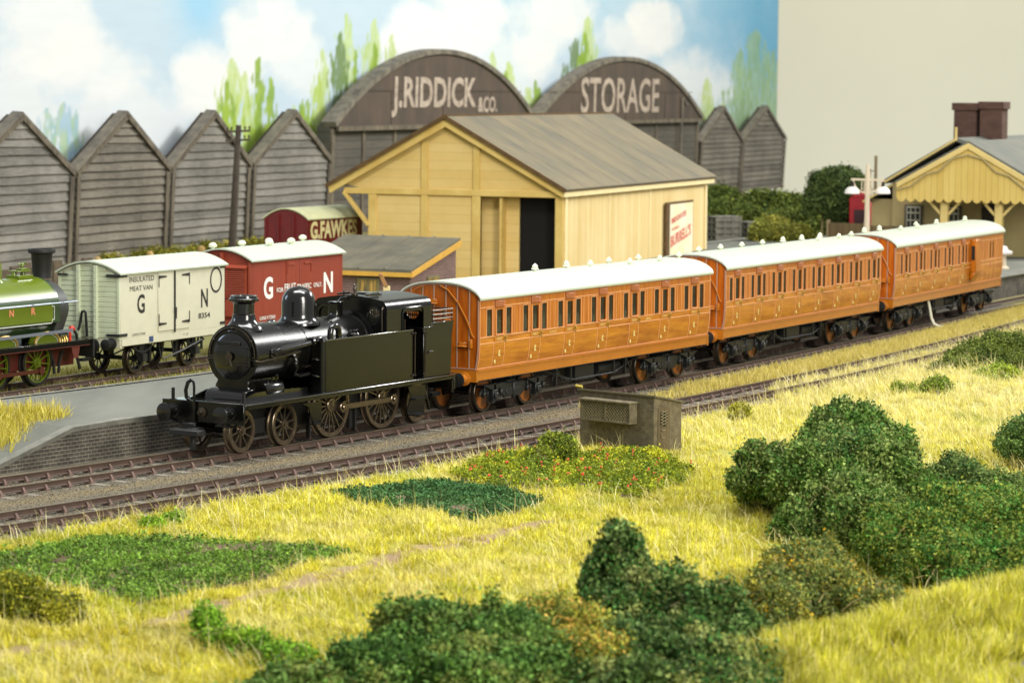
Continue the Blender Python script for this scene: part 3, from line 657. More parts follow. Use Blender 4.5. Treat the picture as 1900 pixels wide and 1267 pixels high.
mb = MB(); mb.lathe([(.46, 5.95), (.84, 5.98), (.84, 6.12), (.4, 6.13)], (0, 0, BZ + .02), axis='x', n=48, cap=False); mb.build('firebox_ring', M_BLK, eng)
mb = MB(); c = (1.12, 0, 0)
mb.lathe([(.52, 3.02), (.50, 3.10), (.42, 3.17), (.335, 3.27), (.30, 3.36), (.295, 3.44), (.275, 3.46), (.27, 3.72), (.30, 3.76), (.385, 3.79), (.395, 3.84), (.355, 3.87), (.34, 3.93), (.28, 3.93), (.27, 3.80)], c, n=40, cap=False)
mb.build('chimney', M_BLK, eng)
mb = MB(); c = (3.62, 0, 0)
mb.lathe([(.60, 3.02), (.585, 3.08), (.51, 3.14), (.465, 3.22), (.455, 3.30), (.455, 3.62), (.43, 3.76), (.36, 3.89), (.25, 3.98), (.12, 4.03), (.0005, 4.045)], c, n=44, cap=False); mb.build('steam_dome', M_BLK, eng)
mb = MB(); mb.prism([(5.18, 3.12), (5.62, 3.12), (5.55, 3.20), (5.55, 3.48), (5.60, 3.50), (5.60, 3.54), (5.20, 3.54), (5.20, 3.50), (5.25, 3.48), (5.25, 3.20)], -.14, .14, 'y'); mb.build('safety_valve_cover', M_BLK, eng, bevel=.02)
mb = MB(); mb.tube([(5.5, .02, 3.5), (5.7, .02, 3.62), (6.0, .03, 3.62), (6.2, .05, 3.5)], .02); mb.build('steam_pipe', M_BLK, eng)
# side tanks
for s in (-1, 1):
    mb = MB(); y1 = s * 1.20; y0 = s * .80
    a, b = min(y0, y1), max(y0, y1); rc = .12
    pl = [(3.05, y0), (7.46, y0), (7.46, y1)] + [(3.05 + rc - rc * sin(t), y1 - s * (rc - rc * cos(t))) for t in np.linspace(0, pi / 2, 7)]
    mb.prism(pl if s > 0 else pl[::-1], 1.302, 2.66, 'z'); t_ = mb.build('side_tank', M_BLKS, eng)
    mb = MB(); mb.box(3.15, 7.46, y1 - .015, y1 + .015, 2.655, 2.70); mb.build('tank_beading', M_EDGEB, t_, bevel=.012, seg=2)
    mb = MB(); mb.lathe([(.17, 2.66), (.17, 2.74), (.14, 2.78), (.001, 2.80)], (4.75, s * 1.0, 0), n=20, cap=False); mb.tube([(4.52, s * 1.0, 2.68), (4.55, s * 1.0, 2.84), (4.95, s * 1.0, 2.84)], .02); mb.build('filler_cap', M_BLKS, t_)
    mb = MB(); P = [(3.62 + .0, s * 1.02, 2.64), (3.62, s * 1.02, 2.80)] + [(3.82 - .2 * cos(t), s * 1.02, 2.82 + .2 * sin(t)) for t in np.linspace(0, pi, 9)] + [(4.02, s * 1.02, 2.64)]
    mb.tube(P, .085, 12); mb.lathe([(.15, 2.66), (.15, 2.69)], (3.62, s * 1.02, 0), n=14); mb.lathe([(.15, 2.66), (.15, 2.69)], (4.02, s * 1.02, 0), n=14); mb.build('condensing_bend', M_BLK, t_)
    for z in (2.16, 1.72):
        mb = MB(); mb.box(2.90, 3.06, s * 1.0 - .10, s * 1.0 + .10, z, z + .03)
        for k in (-1, 0, 1): mb.ball((2.93, s * 1.0 + k * .06, z + .04), .014, 6)
        mb.build('footstep', M_BLK, t_, bevel=.008)
    # condenser pipe
    mb = MB(); yy = s * .93
    mb.tube([(1.35, s * .70, 2.42), (1.35, s * .84, 2.46), (1.42, yy, 2.52), (1.6, yy, 2.54), (2.5, yy, 2.60), (2.85, yy, 2.63)], .085, 14)
    mb.lathe([(.13, 2.83), (.13, 2.90)], (0, yy, 2.635), axis='x', n=18); mb.lathe([(.16, -.02), (.16, .02)], (1.35, s * .80, 2.43), axis='y', n=16)
    mb.tube([(2.88, yy, 2.63), (3.0, yy, 2.70), (3.2, yy * 1.03, 2.72), (3.32, yy * 1.03, 2.62)], .08, 12); mb.build('condensing_pipe', M_BLK, eng)
    mb = MB(); mb.tube([(2.2, s * .82, 2.35), (2.2, s * .90, 2.2), (2.25, s * .88, 2.0), (2.25, s * .80, 1.85), (2.5, s * .80, 1.78), (2.9, s * .84, 1.80)], .055, 10); mb.ball((2.2, s * .88, 2.12), .085, 10); mb.lathe([(.10, 0), (.10, .05)], (2.2, s * .86, 2.28), n=12); mb.build('clack_valve', M_BLKS, eng)
    mb = MB(); mb.lathe([(.2, 1.0), (.22, 1.05), (.22, 1.75), (.2, 1.8)], (0, s * .62, 1.52), axis='x', n=24, cap=True)
    for k in range(10): mb.ball((1.05 + k * .075, s * .80, 1.40), .014, 6)
    for k, x in enumerate((1.15, 1.35, 1.55)): mb.tube([(x, s * .7, 1.6), (x, s * .74, 1.78 + .04 * k)], .03, 8)
    mb.ball((1.55, s * .74, 1.86), .05, 8); mb.build('steam_chest', M_BLK, eng)
    # footsteps under the valance
    mb = MB(); mb.prism([(2.05, 1.10), (2.95, 1.10), (2.95, .62), (2.62, .50), (2.45, .75), (2.35, 1.0)], s * 1.19 - .015, s * 1.19 + .015, 'y'); mb.box(2.42, 2.85, min(s * 1.19, s * 1.34), max(s * 1.19, s * 1.34), .52, .55); mb.build('front_step_plate', M_BLKS, eng)
    mb = MB(); mb.prism([(7.35, 1.10), (8.25, 1.10), (8.2, .30), (7.35, .30), (7.30, .45), (7.5, .8)], s * 1.10 - .015, s * 1.10 + .015, 'y')
    for z in (.74, .30): mb.box(7.45, 8.05, min(s * 1.1, s * 1.32), max(s * 1.1, s * 1.32), z, z + .03)
    mb.build('cab_step', M_BLKS, eng)
    mb = MB(); mb.box(9.45, 9.50, s * 1.22 - .02, s * 1.22 + .02, .78, 1.12); mb.tube([(9.55, s * 1.2, 1.1), (9.55, s * 1.22, .75)], .025); mb.tube([(8.7, s * .75, .9), (8.85, s * .8, .6), (8.95, s * .8, .35)], .04); mb.build('guard_iron', M_BLKS, eng)
    # handrails at the cab doorway
    for x in (7.50, 8.08):
        mb = MB(); mb.tube([(x, s * 1.235, 1.42), (x, s * 1.235, 2.58)], .018)
        for z in (1.42, 2.58): mb.ball((x, s * 1.24, z), .035, 8); mb.ball((x - .09, s * 1.22, z), .035, 8)
        mb.build('doorway_handrail', M_BSTEELD, eng)
# cab: cross-section with rounded shoulders; sides with door cut-out
def cabprof(h, r=.24, w=1.19, zt=3.66, n=9):
    P = [(-w, h)] + [(-w + r - r * cos(t), zt - .20 - r * .65 + (r * .65 + .10) * sin(t)) for t in np.linspace(0, pi / 2, n)]
    P += [(-.4, zt - .02), (0, zt), (.4, zt - .02)] + [(-a, b) for a, b in P[::-1]]; return P
cp = cabprof(2.66); ncp = len(cp)
cab = MB()
def shell(x0, x1, P):
    A = cab.pts([(x0, a, b) for a, b in P]); B = cab.pts([(x1, a, b) for a, b in P])
    for i in range(len(P) - 1): cab.face((A + i, A + i + 1, B + i + 1, B + i))
shell(6.12, 8.42, cp[1:-1])
for s in (-1, 1):
    y = s * 1.19; zs = cp[1][1]
    for x0, x1, z0, z1 in ((6.12, 6.92, 2.66, zs), (7.96, 8.42, 2.66, zs)): cab.poly([(x0, y, z0), (x1, y, z0), (x1, y, z1), (x0, y, z1)])
    cab.poly([(6.92, y, zs - .10), (7.96, y, zs - .10), (7.96, y, zs), (6.92, y, zs)])
    q = .14
    for sx, xx in ((1, 6.92), (-1, 7.96)): cab.poly([(xx, y, zs - .10), (xx + sx * q, y, zs - .10), (xx + sx * q * .3, y, zs - .10 - q * .3), (xx, y, zs - .10 - q)])
cb = cab.build('cab', M_BLKS, eng, angle=25)
def holed(mb, P, x, holes, th=.03):
    """end sheet made of a fan of quads around round windows."""
    zmin = P[0][1]
    import bisect
    def topz(y):
        for (a, b), (c, d) in zip(P[1:-1], P[2:-1]):
            if (a - 1e-9 <= y <= c + 1e-9): return b + (d - b) * (0 if c == a else (y - a) / (c - a))
        return P[1][1]
    ys_ = sorted(set([round(v, 4) for v in np.linspace(-1.19, 1.19, 61)])); 
    for a, b in zip(ys_, ys_[1:]):
        m = (a + b) / 2; segs = [(zmin, min(topz(a), topz(b)) if abs(m) > 1.1 else None)]
        cuts = []
        for hy, hz, hr in holes:
            if abs(m - hy) < hr:
                d = math.sqrt(hr * hr - (m - hy) ** 2); cuts.append((hz - d, hz + d))
        lo = zmin
        for c0, c1 in cuts: mb.poly([(x, a, lo), (x, b, lo), (x, b, c0), (x, a, c0)]); lo = c1
        mb.poly([(x, a, lo), (x, b, lo), (x, b, topz(b)), (x, a, topz(a))])
for nm, x, z0, holes in (('cab_front', 6.13, 2.4, [(-.80, 3.12, .235), (.80, 3.12, .235)]), ('cab_back', 8.40, 1.302, [(-.62, 3.12, .235), (.62, 3.12, .235)])):
    mb = MB(); holed(mb, [(cp[0][0], z0)] + cp[1:-1] + [(cp[-1][0], z0)], x, holes); o = mb.build(nm, M_BLKS, eng)
    for hy, hz, hr in holes:
        mb = MB(); xf = x - .03; mb.lathe([(hr - .02, xf), (hr - .02, xf - .03), (hr + .04, xf - .03), (hr + .04, xf)], (0, hy, hz), axis='x', n=28, cap=False); f_ = mb.build('spectacle_frame', M_BLK, o)
        mb = MB(); mb.lathe([(.0001, x), (hr, x)], (0, hy, hz), axis='x', n=24, cap=False); mb.build('pane', GLASS, f_)
        if x > 7:
            mb = MB()
            for k in range(-3, 4): mb.box(x + .04, x + .06, hy + k * .07 - .008, hy + k * .07 + .008, hz - .2, hz + .2)
            for k in (-1, 0, 1): mb.box(x + .04, x + .06, hy - .22, hy + .22, hz + k * .1 - .012, hz + k * .1 + .012)
            mb.build('window_bars', M_BLK, f_)
for s in (-1, 1):
    mb = MB(); y = s * 1.205; P = [(6.90, 2.70), (6.90, 3.18), (6.94, 3.27), (7.04, 3.31), (7.84, 3.31), (7.94, 3.27), (7.98, 3.18), (7.98, 2.70)]
    mb.tube([(a, y, b) for a, b in P], .022, 6); mb.build('doorway_beading', M_BLK, eng)
    mb = MB(); mb.tube([(6.02, s * 1.10, 2.68), (6.02, s * 1.10, 3.32), (6.08, s * 1.10, 3.36)], .02); mb.build('cab_front_handrail', M_BSTEELD, eng)
    for x0 in (6.92,):
        mb = MB(); mb.tube([(x0 + .04, s * 1.24, 2.72), (x0 + .04, s * 1.24, 3.0)], .015); mb.build('grab_rail', M_BSTEELD, eng)
mb = MB(); mb.box(7.46, 8.0, -.9, .9, 1.35, 1.42); mb.build('cab_floor', M_BLKM, eng)
mb = MB(); mb.box(6.25, 6.40, -.5, .5, 1.5, 2.9); mb.build('backhead', M_BLKM, eng)
mb = MB(); mb.box(6.7, 7.2, -.35, .35, 3.655, 3.68); mb.box(6.75, 7.15, -.28, .28, 3.68, 3.70); mb.build('roof_ventilator', M_BLK, eng, bevel=.01)
mb = MB(); mb.lathe([(.10, 3.66), (.10, 3.70), (.03, 3.71), (.03, 3.78), (.055, 3.80), (.055, 3.86), (.03, 3.90), (.045, 3.93), (.0005, 3.97)], (6.33, .0, 0), n=14, cap=False); mb.build('whistle', M_BSTEELD, eng)
mb = MB()
for y in (-.5, .45): mb.box(6.2, 6.8, y, y + .04, 3.65, 3.70)
mb.build('roof_rib', M_BLK, eng)
# bunker
mb = MB(); P = [(8.0, 1.302), (9.46, 1.302), (9.50, 2.4), (9.60, 2.80), (8.44, 2.80), (8.44, 2.70), (8.0, 2.70)]
mb.prism(P, -1.20, 1.20, 'y'); bk_ = mb.build('bunker', M_BLKS, eng, bevel=.015)
mb = MB(); mb.box(8.02, 8.52, -1.22, -1.19, 2.69, 2.72); mb.box(8.5, 9.61, -1.22, -1.19, 2.79, 2.82)
mb.build('bunker_beading', M_EDGEB, bk_, bevel=.01)
mb = MB(); mb.tube([(8.22, -1.25, 2.02), (8.42, -1.25, 2.02)], .022); mb.ball((8.2, -1.23, 1.98), .035, 8); mb.build('bunker_handle', M_BSTEELD, bk_)
mb = MB()
for z in (2.90, 3.02, 3.14):
    mb.tube([(8.5, -1.17, z), (9.58, -1.17, z), (9.60, -1.1, z), (9.60, 1.1, z), (9.58, 1.17, z), (8.5, 1.17, z)], .022, 6)
for x in (8.55, 9.1, 9.56):
    for s in (-1, 1): mb.box(x - .02, x + .02, s * 1.15 - .01, s * 1.15 + .01, 2.8, 3.16)
mb.build('coal_rail', M_BSTEELD, eng)
mb = MB(); mb.prism([(8.1, 2.70), (8.52, 2.70), (8.55, 2.82), (8.55, 3.12), (8.40, 3.14)], -1.12, -1.08, 'y'); mb.build('cab_side_wing', M_BLKS, eng)
mb = MB(); mb.box(9.7, 10.0, -.10, .25, .50, .62); mb.tube([(9.72, .3, .75), (9.8, .3, .5)], .05); mb.build('rear_coupling', M_HEAD, eng)
mb = MB(); mb.lathe([(.02, .0), (.02, .14)], (6.55, .5, 3.6), n=6); mb.build('roof_stud', M_BLK, eng)
# ================================================================== teak carriages
def teakmat(name, c1, c2, stretch, scale=2.2):
    return mat(name, c1, .34, col2=c2, vscale=scale, stretch=stretch, coat=.22, bump=.02, bscale=20, contrast=(.3, .7), detail=7)
M_TEAK = teakmat('varnished_teak', 'a2540a', 'c87a18', (.8, .8, 4.5), 1.6)
M_TEAKL = teakmat('varnished_teak_lower_panel', '9a520a', 'd08820', (.45, .8, 3.2), 1.5)
M_TEAKV = teakmat('varnished_teak_upright', 'a2520a', 'c87a16', (5, 5, .7), 1.6)
M_TEAKE = teakmat('varnished_teak_end', '96440a', 'c46a14', (5, 5, .6), 1.4)
M_SOLE = mat('painted_solebar', 'b46c18', .35, coat=.3, vary=.06, vscale=2)
M_LINE = mat('pale_lining', 'e4a878', .4)
M_LINEE = mat('end_lining', 'a88874', .5)
M_ROOFC = mat('white_roof', 'c8d0c0', .35, vary=.02, vscale=.4, coat=.2)
M_VENT = mat('white_ventilator', 'dbe0c6', .5)
M_INT = mat('compartment_wood', '6b4426', .7)
M_SEAT = mat('seat_cloth', '4c4a52', .9)
M_UND = mat('underframe_black', '1c1d1d', .5, bump=.1, bscale=14)
M_UNDG = mat('bogie_dark_grey', '1a1c1d', .42)
M_MANS = mat('wooden_wheel_centre', '9a5a22', .4, vary=.15, vscale=10)
M_GOLD = mat('gold_lettering', 'e2cf86', .5)
CW = 1.30
def ysd(z):
    """side half width at height z: upright above the waist, curving in below"""
    if z >= 2.0: return CW
    t = (2.0 - z) / .72; return CW - .10 * t * t
def sidegrid(mb, xs_, zs_, s, off=0., skip=None):
    for a, b in zip(xs_, xs_[1:]):
        for c, d in zip(zs_, zs_[1:]):
            if skip and skip((a + b) / 2, (c + d) / 2): continue
            P = [(a, s * (ysd(c) + off), c), (b, s * (ysd(c) + off), c), (b, s * (ysd(d) + off), d), (a, s * (ysd(d) + off), d)]
            mb.poly(P if s < 0 else P[::-1])
def strip(mb, x0, x1, z0, z1, s=-1, h=.009, off=0.):
    n = max(1, int((z1 - z0) / .15)) if z0 < 1.98 else 1; zz = np.linspace(z0, z1, n + 1)
    for c, d in zip(zz, zz[1:]):
        y0, y1 = s * (ysd(c) + off), s * (ysd(d) + off); k = s * h
        A = [(x0, y0, c), (x1, y0, c), (x1, y1, d), (x0, y1, d)]; B = [(p[0], p[1] + k, p[2]) for p in A]
        b = mb.pts(A + B)
        for f in ((4, 5, 6, 7), (0, 1, 5, 4), (3, 7, 6, 2), (0, 4, 7, 3), (1, 2, 6, 5)): mb.face([b + i for i in f])
def roofz(y): return 3.36 + .46 * max(0., 1 - abs(y / 1.385) ** 2.6) ** .62
LC = 15.02
def vent(parent, x, y, m=None, z=None, kind=0):
    mb = MB(); z0 = roofz(y) - .03 if z is None else z; K = .74
    if kind == 0: pr = [(.07, z0), (.06, z0 + .10), (.10, z0 + .12), (.15, z0 + .15), (.15, z0 + .18), (.09, z0 + .21), (.10, z0 + .25), (.05, z0 + .30), (.0005, z0 + .32)]
    else: pr = [(.06, z0), (.05, z0 + .10), (.16, z0 + .11), (.13, z0 + .17), (.07, z0 + .2), (.13, z0 + .22), (.10, z0 + .28), (.05, z0 + .33), (.0005, z0 + .36)]
    mb.lathe([(a_ * K, z0 + (b_ - z0) * K) for a_, b_ in pr], (x, y, 0), n=14, cap=False); return mb.build('roof_ventilator', m or M_VENT, parent)
DATA = {}
def bogie(parent, x):
    if 'bogie' in DATA:
        src = DATA['bogie']; return put(src, (x, 0, 0), parent)
    mb = MB()
    for s in (-1, 1):
        y = s * 1.0
        mb.prism([(-1.95, .60), (-1.7, .78), (1.7, .78), (1.95, .60), (1.95, .52), (1.55, .60), (.9, .66), (.5, .38), (-.5, .38), (-.9, .66), (-1.55, .60), (-1.95, .52)], y - .03, y + .03, 'y')
        mb.box(-1.7, 1.7, s * .55, s * 1.0, .74, .80) if s > 0 else mb.box(-1.7, 1.7, -1.0, -.55, .74, .80)
        for ax in (-1.263, 1.263):
            mb.box(ax - .15, ax + .15, min(y, y + s * .16), max(y, y + s * .16), .34, .66); mb.box(ax - .10, ax + .10, min(y + s * .1, y + s * .22), max(y + s * .1, y + s * .22), .40, .58)
            for k in (-1, 1): mb.bar((ax + k * .17, y, .78), (ax + k * .20, y, .28), .05, .06); mb.tube([(ax + k * .48, y + s * .05, .86), (ax + k * .48, y + s * .05, .46)], .03, 6); mb.tube([(ax + k * .48, y + s * .05, .62), (ax + k * .48, y + s * .05, .50)], .06, 8)
            mb.bar((ax - .2, y, .28), (ax + .2, y, .28), .05, .05)
        mb.tube([(0, y + s * .03, .80), (0, y + s * .03, .30)], .06, 8); mb.box(-.45, .45, y - .05, y + .05, .42, .62)
    fr_ = mb.build('bogie', M_UNDG, parent, bevel=.01); fr_.location = (x, 0, 0)
    for s in (-1, 1):
        for ax in (-1.263, 1.263):
            mb = MB()
            for k in range(5): L_ = .62 - k * .11; mb.bar((ax - L_, s * 1.10, .80 + .02 - k * .034 + .0), (ax + L_, s * 1.10, .82 - k * .034), .08, .03)
            mb.prism([(ax - .06, .86), (ax + .06, .86), (ax + .06, .56), (ax - .06, .56)], s * 1.06 - .02 + s * .06, s * 1.06 + .02 + s * .06, 'y')
            mb.build('leaf_spring', M_UNDG, fr_)
            w_ = wheel('wheel', .545, s * .76, s, 0, fr_, (ax, 0, .545), M_BSTEELD, M_MANS, M_UND, disc=1, hubr=.14)
            for k in kids(w_): k.parent = fr_; k.location = (ax, 0, .545)
    mb = MB()
    for ax in (-1.263, 1.263): mb.lathe([(.08, -.72), (.08, .72)], (ax, 0, .545), axis='y', n=10)
    mb.box(-.25, .25, -.95, .95, .50, .85); mb.build('bolster', M_UND, fr_)
    DATA['bogie'] = fr_; return fr_
def carriage(name, label, pose, doors, dw, ql, kind, vents, seed):
    """doors: door left edges; dw: door width; ql: (offset, width) quarter-light left of door / right of door"""
    rnd = random.Random(seed)
    c = thing(name, label, 'railway carriage', (pose[0], pose[1], 0), pose[2], 'teak passenger carriages')
    ZW0, ZW1, DZ0 = 2.27, 3.03, 2.31
    wins = []   # x0,x1,z0,z1
    dwin = []
    for x in doors:
        m = x + dw / 2; h = .185; dwin.append((m - h, m + h, DZ0, 3.0))
        wins.append((x - ql[0] - ql[1], x - ql[0], ZW0, ZW1)); wins.append((x + dw + ql[0], x + dw + ql[0] + ql[1], ZW0, ZW1))
    guard = []
    if kind == 'brake': guard = [(13.02, 13.22, DZ0, 3.0), (13.42, 13.62, DZ0, 3.0)]
    allw = wins + dwin + guard
    def inwin(x, z): return any(a < x < b and e < z < f for a, b, e, f in allw)
    xs_ = sorted(set([0., LC] + [v for q in allw for v in q[:2]])); zu = sorted(set([2.23, 3.37] + [v for q in allw for v in q[2:]]))
    body = MB()
    for s in (-1, 1):
        body.cur = 0; sidegrid(body, xs_, zu, s, skip=inwin)
        body.cur = 1; sidegrid(body, [0, LC], [1.32, 1.42, 1.55, 1.70, 1.85, 2.0, 2.23], s)
        body.cur = 2
        for a, b, e, f in allw:       # reveals
            y0, y1 = s * CW, s * (CW - .02)
            for P in ([(a, y0, e), (b, y0, e), (b, y1, e), (a, y1, e)], [(a, y0, f), (b, y0, f), (b, y1, f), (a, y1, f)], [(a, y0, e), (a, y0, f), (a, y1, f), (a, y1, e)], [(b, y0, e), (b, y0, f), (b, y1, f), (b, y1, e)]): body.poly(P)
    bd_ = body.build('teak_body', [M_TEAKV, M_TEAKL, M_TEAK], c, angle=30)
    for xe, dx in ((0., -1), (LC, 1)):
        mb = MB(); P = [(-ysd(z), z) for z in (1.0, 1.32, 1.5, 1.75, 2.0, 3.36)]; P += [(y, roofz(y) - .035) for y in np.linspace(-1.29, 1.29, 24)[1:-1]]; P += [(ysd(z), z) for z in (3.36, 2.0, 1.75, 1.5, 1.32, 1.0)]
        mb.prism(P, xe - .02, xe + .02, 'x'); en = mb.build('carriage_end', M_TEAKE, c)
        mb = MB(); X0, X1 = sorted((xe + dx * .02, xe + dx * .04))
        for y in (-.98, -.58, -.2, .2, .58, .98): mb.box(X0, X1, y - .018, y + .018, 1.36, roofz(y) - .07)
        mb.box(X0, X1, -1.18, 1.18, 1.34, 1.37)
        for k in range(30):
            y0, y1 = -1.25 + k * 2.5 / 30, -1.25 + (k + 1) * 2.5 / 30
            mb.bar((xe + dx * .03, y0, roofz(y0) - .085), (xe + dx * .03, y1, roofz(y1) - .085), .03, .03)
        for s in (-1, 1):
            for z0, z1 in ((1.32, 1.6), (1.6, 2.0), (2.0, 3.33)): mb.bar((xe + dx * .03, s * (ysd(z0) - .02), z0), (xe + dx * .03, s * (ysd(z1) - .02), z1), .03, .035, (0, 1, 0))
        mb.build('end_beading', M_LINEE, en)
        mb = MB()
        for y, z in ((-.78, 1.98), (-.25, 2.62), (.22, 3.17)):
            a, b = sorted((xe + dx * .02, xe + dx * .16)); mb.box(a, b, y - .16, y + .16, z, z + .03); a, b = sorted((xe + dx * .04, xe + dx * .06)); mb.box(a, b, y - .13, y + .13, z + .03, z + .13)
        a, b = sorted((xe + dx * .03, xe + dx * .13)); mb.box(a, b, -1.1, -1.03, 1.95, 2.2)
        mb.build_each('end_step', M_SOLE, en, bevel=.008)
        mb = MB(); mb.tube([(xe + dx * .06, -.02, 3.70), (xe + dx * .07, -.3, 3.58), (xe + dx * .07, -.65, 3.2), (xe + dx * .07, -.95, 2.7), (xe + dx * .07, -1.10, 2.32), (xe + dx * .06, -1.16, 2.25)], .02, 6)
        mb.tube([(xe + dx * .06, .5, 3.68), (xe + dx * .06, .75, 3.60), (xe + dx * .06, .95, 3.45)], .015, 6); mb.build('end_conduit', M_SOLE, en)
    # roof
    mb = MB(); ysr = [1.385 * sin(t) for t in np.linspace(-pi / 2, pi / 2, 29)]; zr = [roofz(y) for y in ysr]
    nseg = 2; X0, X1 = -.08, LC + .08
    A = mb.pts([(X0, y, z) for y, z in zip(ysr, zr)]); B = mb.pts([(X1, y, z) for y, z in zip(ysr, zr)]); C_ = mb.pts([(X0, y * .985, z - .045) for y, z in zip(ysr, zr)]); D_ = mb.pts([(X1, y * .985, z - .045) for y, z in zip(ysr, zr)])
    n = len(ysr)
    for i in range(n - 1):
        mb.face((A + i, B + i, B + i + 1, A + i + 1)); mb.face((C_ + i, C_ + i + 1, D_ + i + 1, D_ + i)); mb.face((A + i, A + i + 1, C_ + i + 1, C_ + i)); mb.face((B + i, D_ + i, D_ + i + 1, B + i + 1))
    mb.face((A, C_, D_, B)); mb.face((A + n - 1, B + n - 1, D_ + n - 1, C_ + n - 1))
    rf = mb.build('carriage_roof', M_ROOFC, c, angle=60)
    for v in vents: vent(rf, v[0], v[1], kind=v[2])
    # solebar
    mb = MB()
    for s in (-1, 1):
        a, b = sorted((s * 1.10, s * 1.23)); mb.box(0, LC, a, b, 1.02, 1.30); a, b = sorted((s * 1.1, s * 1.265)); mb.box(-.02, LC + .02, a, b, 1.285, 1.325)
        for k in range(34): mb.ball((.3 + k * .435, s * 1.235, 1.25 if k % 2 else 1.08), .013, 6)
    mb.box(-.05, .06, -1.24, 1.24, .98, 1.31); mb.box(LC - .06, LC + .05, -1.24, 1.24, .98, 1.31)
    mb.build('solebar', M_SOLE, c)
    mb = MB(); mb.box(.02, LC - .02, -1.16, 1.16, .985, 1.02)
    for s in (-1, 1): a, b = sorted((s * 1.12, s * 1.24)); mb.box(-.02, LC + .02, a, b, 1.0, 1.018)
    # trusses, gas tanks and V hangers
    for s in (-1, 1):
        y = s * .95
        mb.tube([(4.3, y, .98), (6.1, y, .55), (8.9, y, .55), (10.7, y, .98)], .03, 6)
        for x in (6.1, 8.9): mb.bar((x, y, .98), (x, y, .5), .06, .08)
        for x in (5.1, 9.6): mb.box(x, x + .07, y - .05, y + .05, .45, .98); 
        mb.box(6.4, 7.6, min(y, y * .6), max(y, y * .6), .48, .92); mb.tube([(8.1, y * .7, .72), (9.6, y * .7, .72)], .2, 14); mb.bar((5.0, y, .9), (6.0, y, .5), .04, .05)
        mb.bar((4.9, y, .60), (5.2, y, .98), .05, .05); mb.bar((5.5, y, .60), (5.2, y, .98), .05, .05); mb.bar((10.0, y, .60), (9.7, y, .98), .05, .05)
    mb.box(3.9, 11.1, -.08, .08, .6, .98); mb.lathe([(.2, 4.4), (.2, 5.3)], (0, .3, .7), axis='x', n=14)
    mb.build('underframe', M_UND, c)
    for y in (-.86, .86):
        buffer(c, -.05, y, 1.06, M_SOLE, M_UND, .20, .42); buffer(c, LC + .05, y, 1.06, M_SOLE, M_UND, .20, .42, 1)
    bogie(c, .999 + 1.263 + .2); bogie(c, LC - .999 - 1.263 - .2)
    mb = MB(); mb.box(-.55, -.1, -.08, .08, .55, .66); mb.box(LC + .1, LC + .5, -.08, .08, .55, .66); mb.build('coupling', M_UND, c)
    # interior
    mb = MB(); mb.box(.05, LC - .05, -1.2, 1.2, 1.3, 1.35)
    mids = [(a + b + dw) / 2 for a, b in zip(doors, doors[1:])]
    for m in mids + [.03, (LC - .03) if kind != 'brake' else 10.0]: mb.box(m - .025, m + .025, -1.2, 1.2, 1.35, 3.3)
    mb.build('compartment_partition', M_INT, c)
    mb = MB()
    for d in doors:
        for xx in (d - ql[0] - ql[1] + .02, d + dw + ql[0] + .1): mb.box(xx, xx + .16, -1.1, 1.1, 1.7, 2.62)
    mb.build('seat_back', M_SEAT, c)
    # panes
    for sd_ in (-1, 1):
        gm = MB()
        for a, b, e, f in wins + guard: gm.poly([(a, sd_ * (CW - .018), e), (b, sd_ * (CW - .018), e), (b, sd_ * (CW - .018), f), (a, sd_ * (CW - .018), f)])
        if sd_ < 0: gm.build_each('window', GLASS, c)
        else: gm.build('far_side_glass', GLASS, bd_)
    # lining on the near and far side
    for s in (-1, 1):
        ln = MB(); w_ = .022
        strip(ln, .02, LC - .02, 2.235, 2.262, s); strip(ln, .02, LC - .02, 2.055, 2.08, s); strip(ln, 0.0, LC, 1.345, 1.372, s)
        prev = .06
        segs = []
        for d in doors: segs.append((prev, d - .03)); prev = d + dw + .03
        segs.append((prev, LC - .06))
        for a, b in segs:
            if kind == 'brake' and b > 10.9 and a < 10.1: strip(ln, a, 10.0, 3.09, 3.112, s); strip(ln, 10.95, b, 3.09, 3.112, s)
            else: strip(ln, a, b, 3.09, 3.112, s)
        for a, b, e, f in wins:
            for q in ((a - .035, a - .013), (b + .013, b + .035)): strip(ln, q[0], q[1], e - .02, f + .02, s)
            strip(ln, a - .03, b + .03, e - .03, e - .012, s)
            strip(ln, a - .03, b + .03, f + .012, f + .028, s)
        for d in doors:
            for x in (d - .03, d + dw + .008): strip(ln, x, x + .02, 1.35, 2.06, s); strip(ln, x, x + .02, 2.25, 3.25, s)
        for m in mids:
            for x in (m - .17, m + .13): strip(ln, x, x + .014, 2.26, 3.09, s)
        for x in (.01, LC - .03): strip(ln, x, x + .02, 1.35, 3.33, s)
        if kind == 'brake':
            for x in (11.3, 12.0, 12.75, 13.3, 13.95): strip(ln, x, x + .02, 1.37, 3.1, s)
            for a, b, e, f in guard: strip(ln, a - .03, b + .03, e - .03, e - .012, s)
        ln.build('lining', M_LINE, bd_)
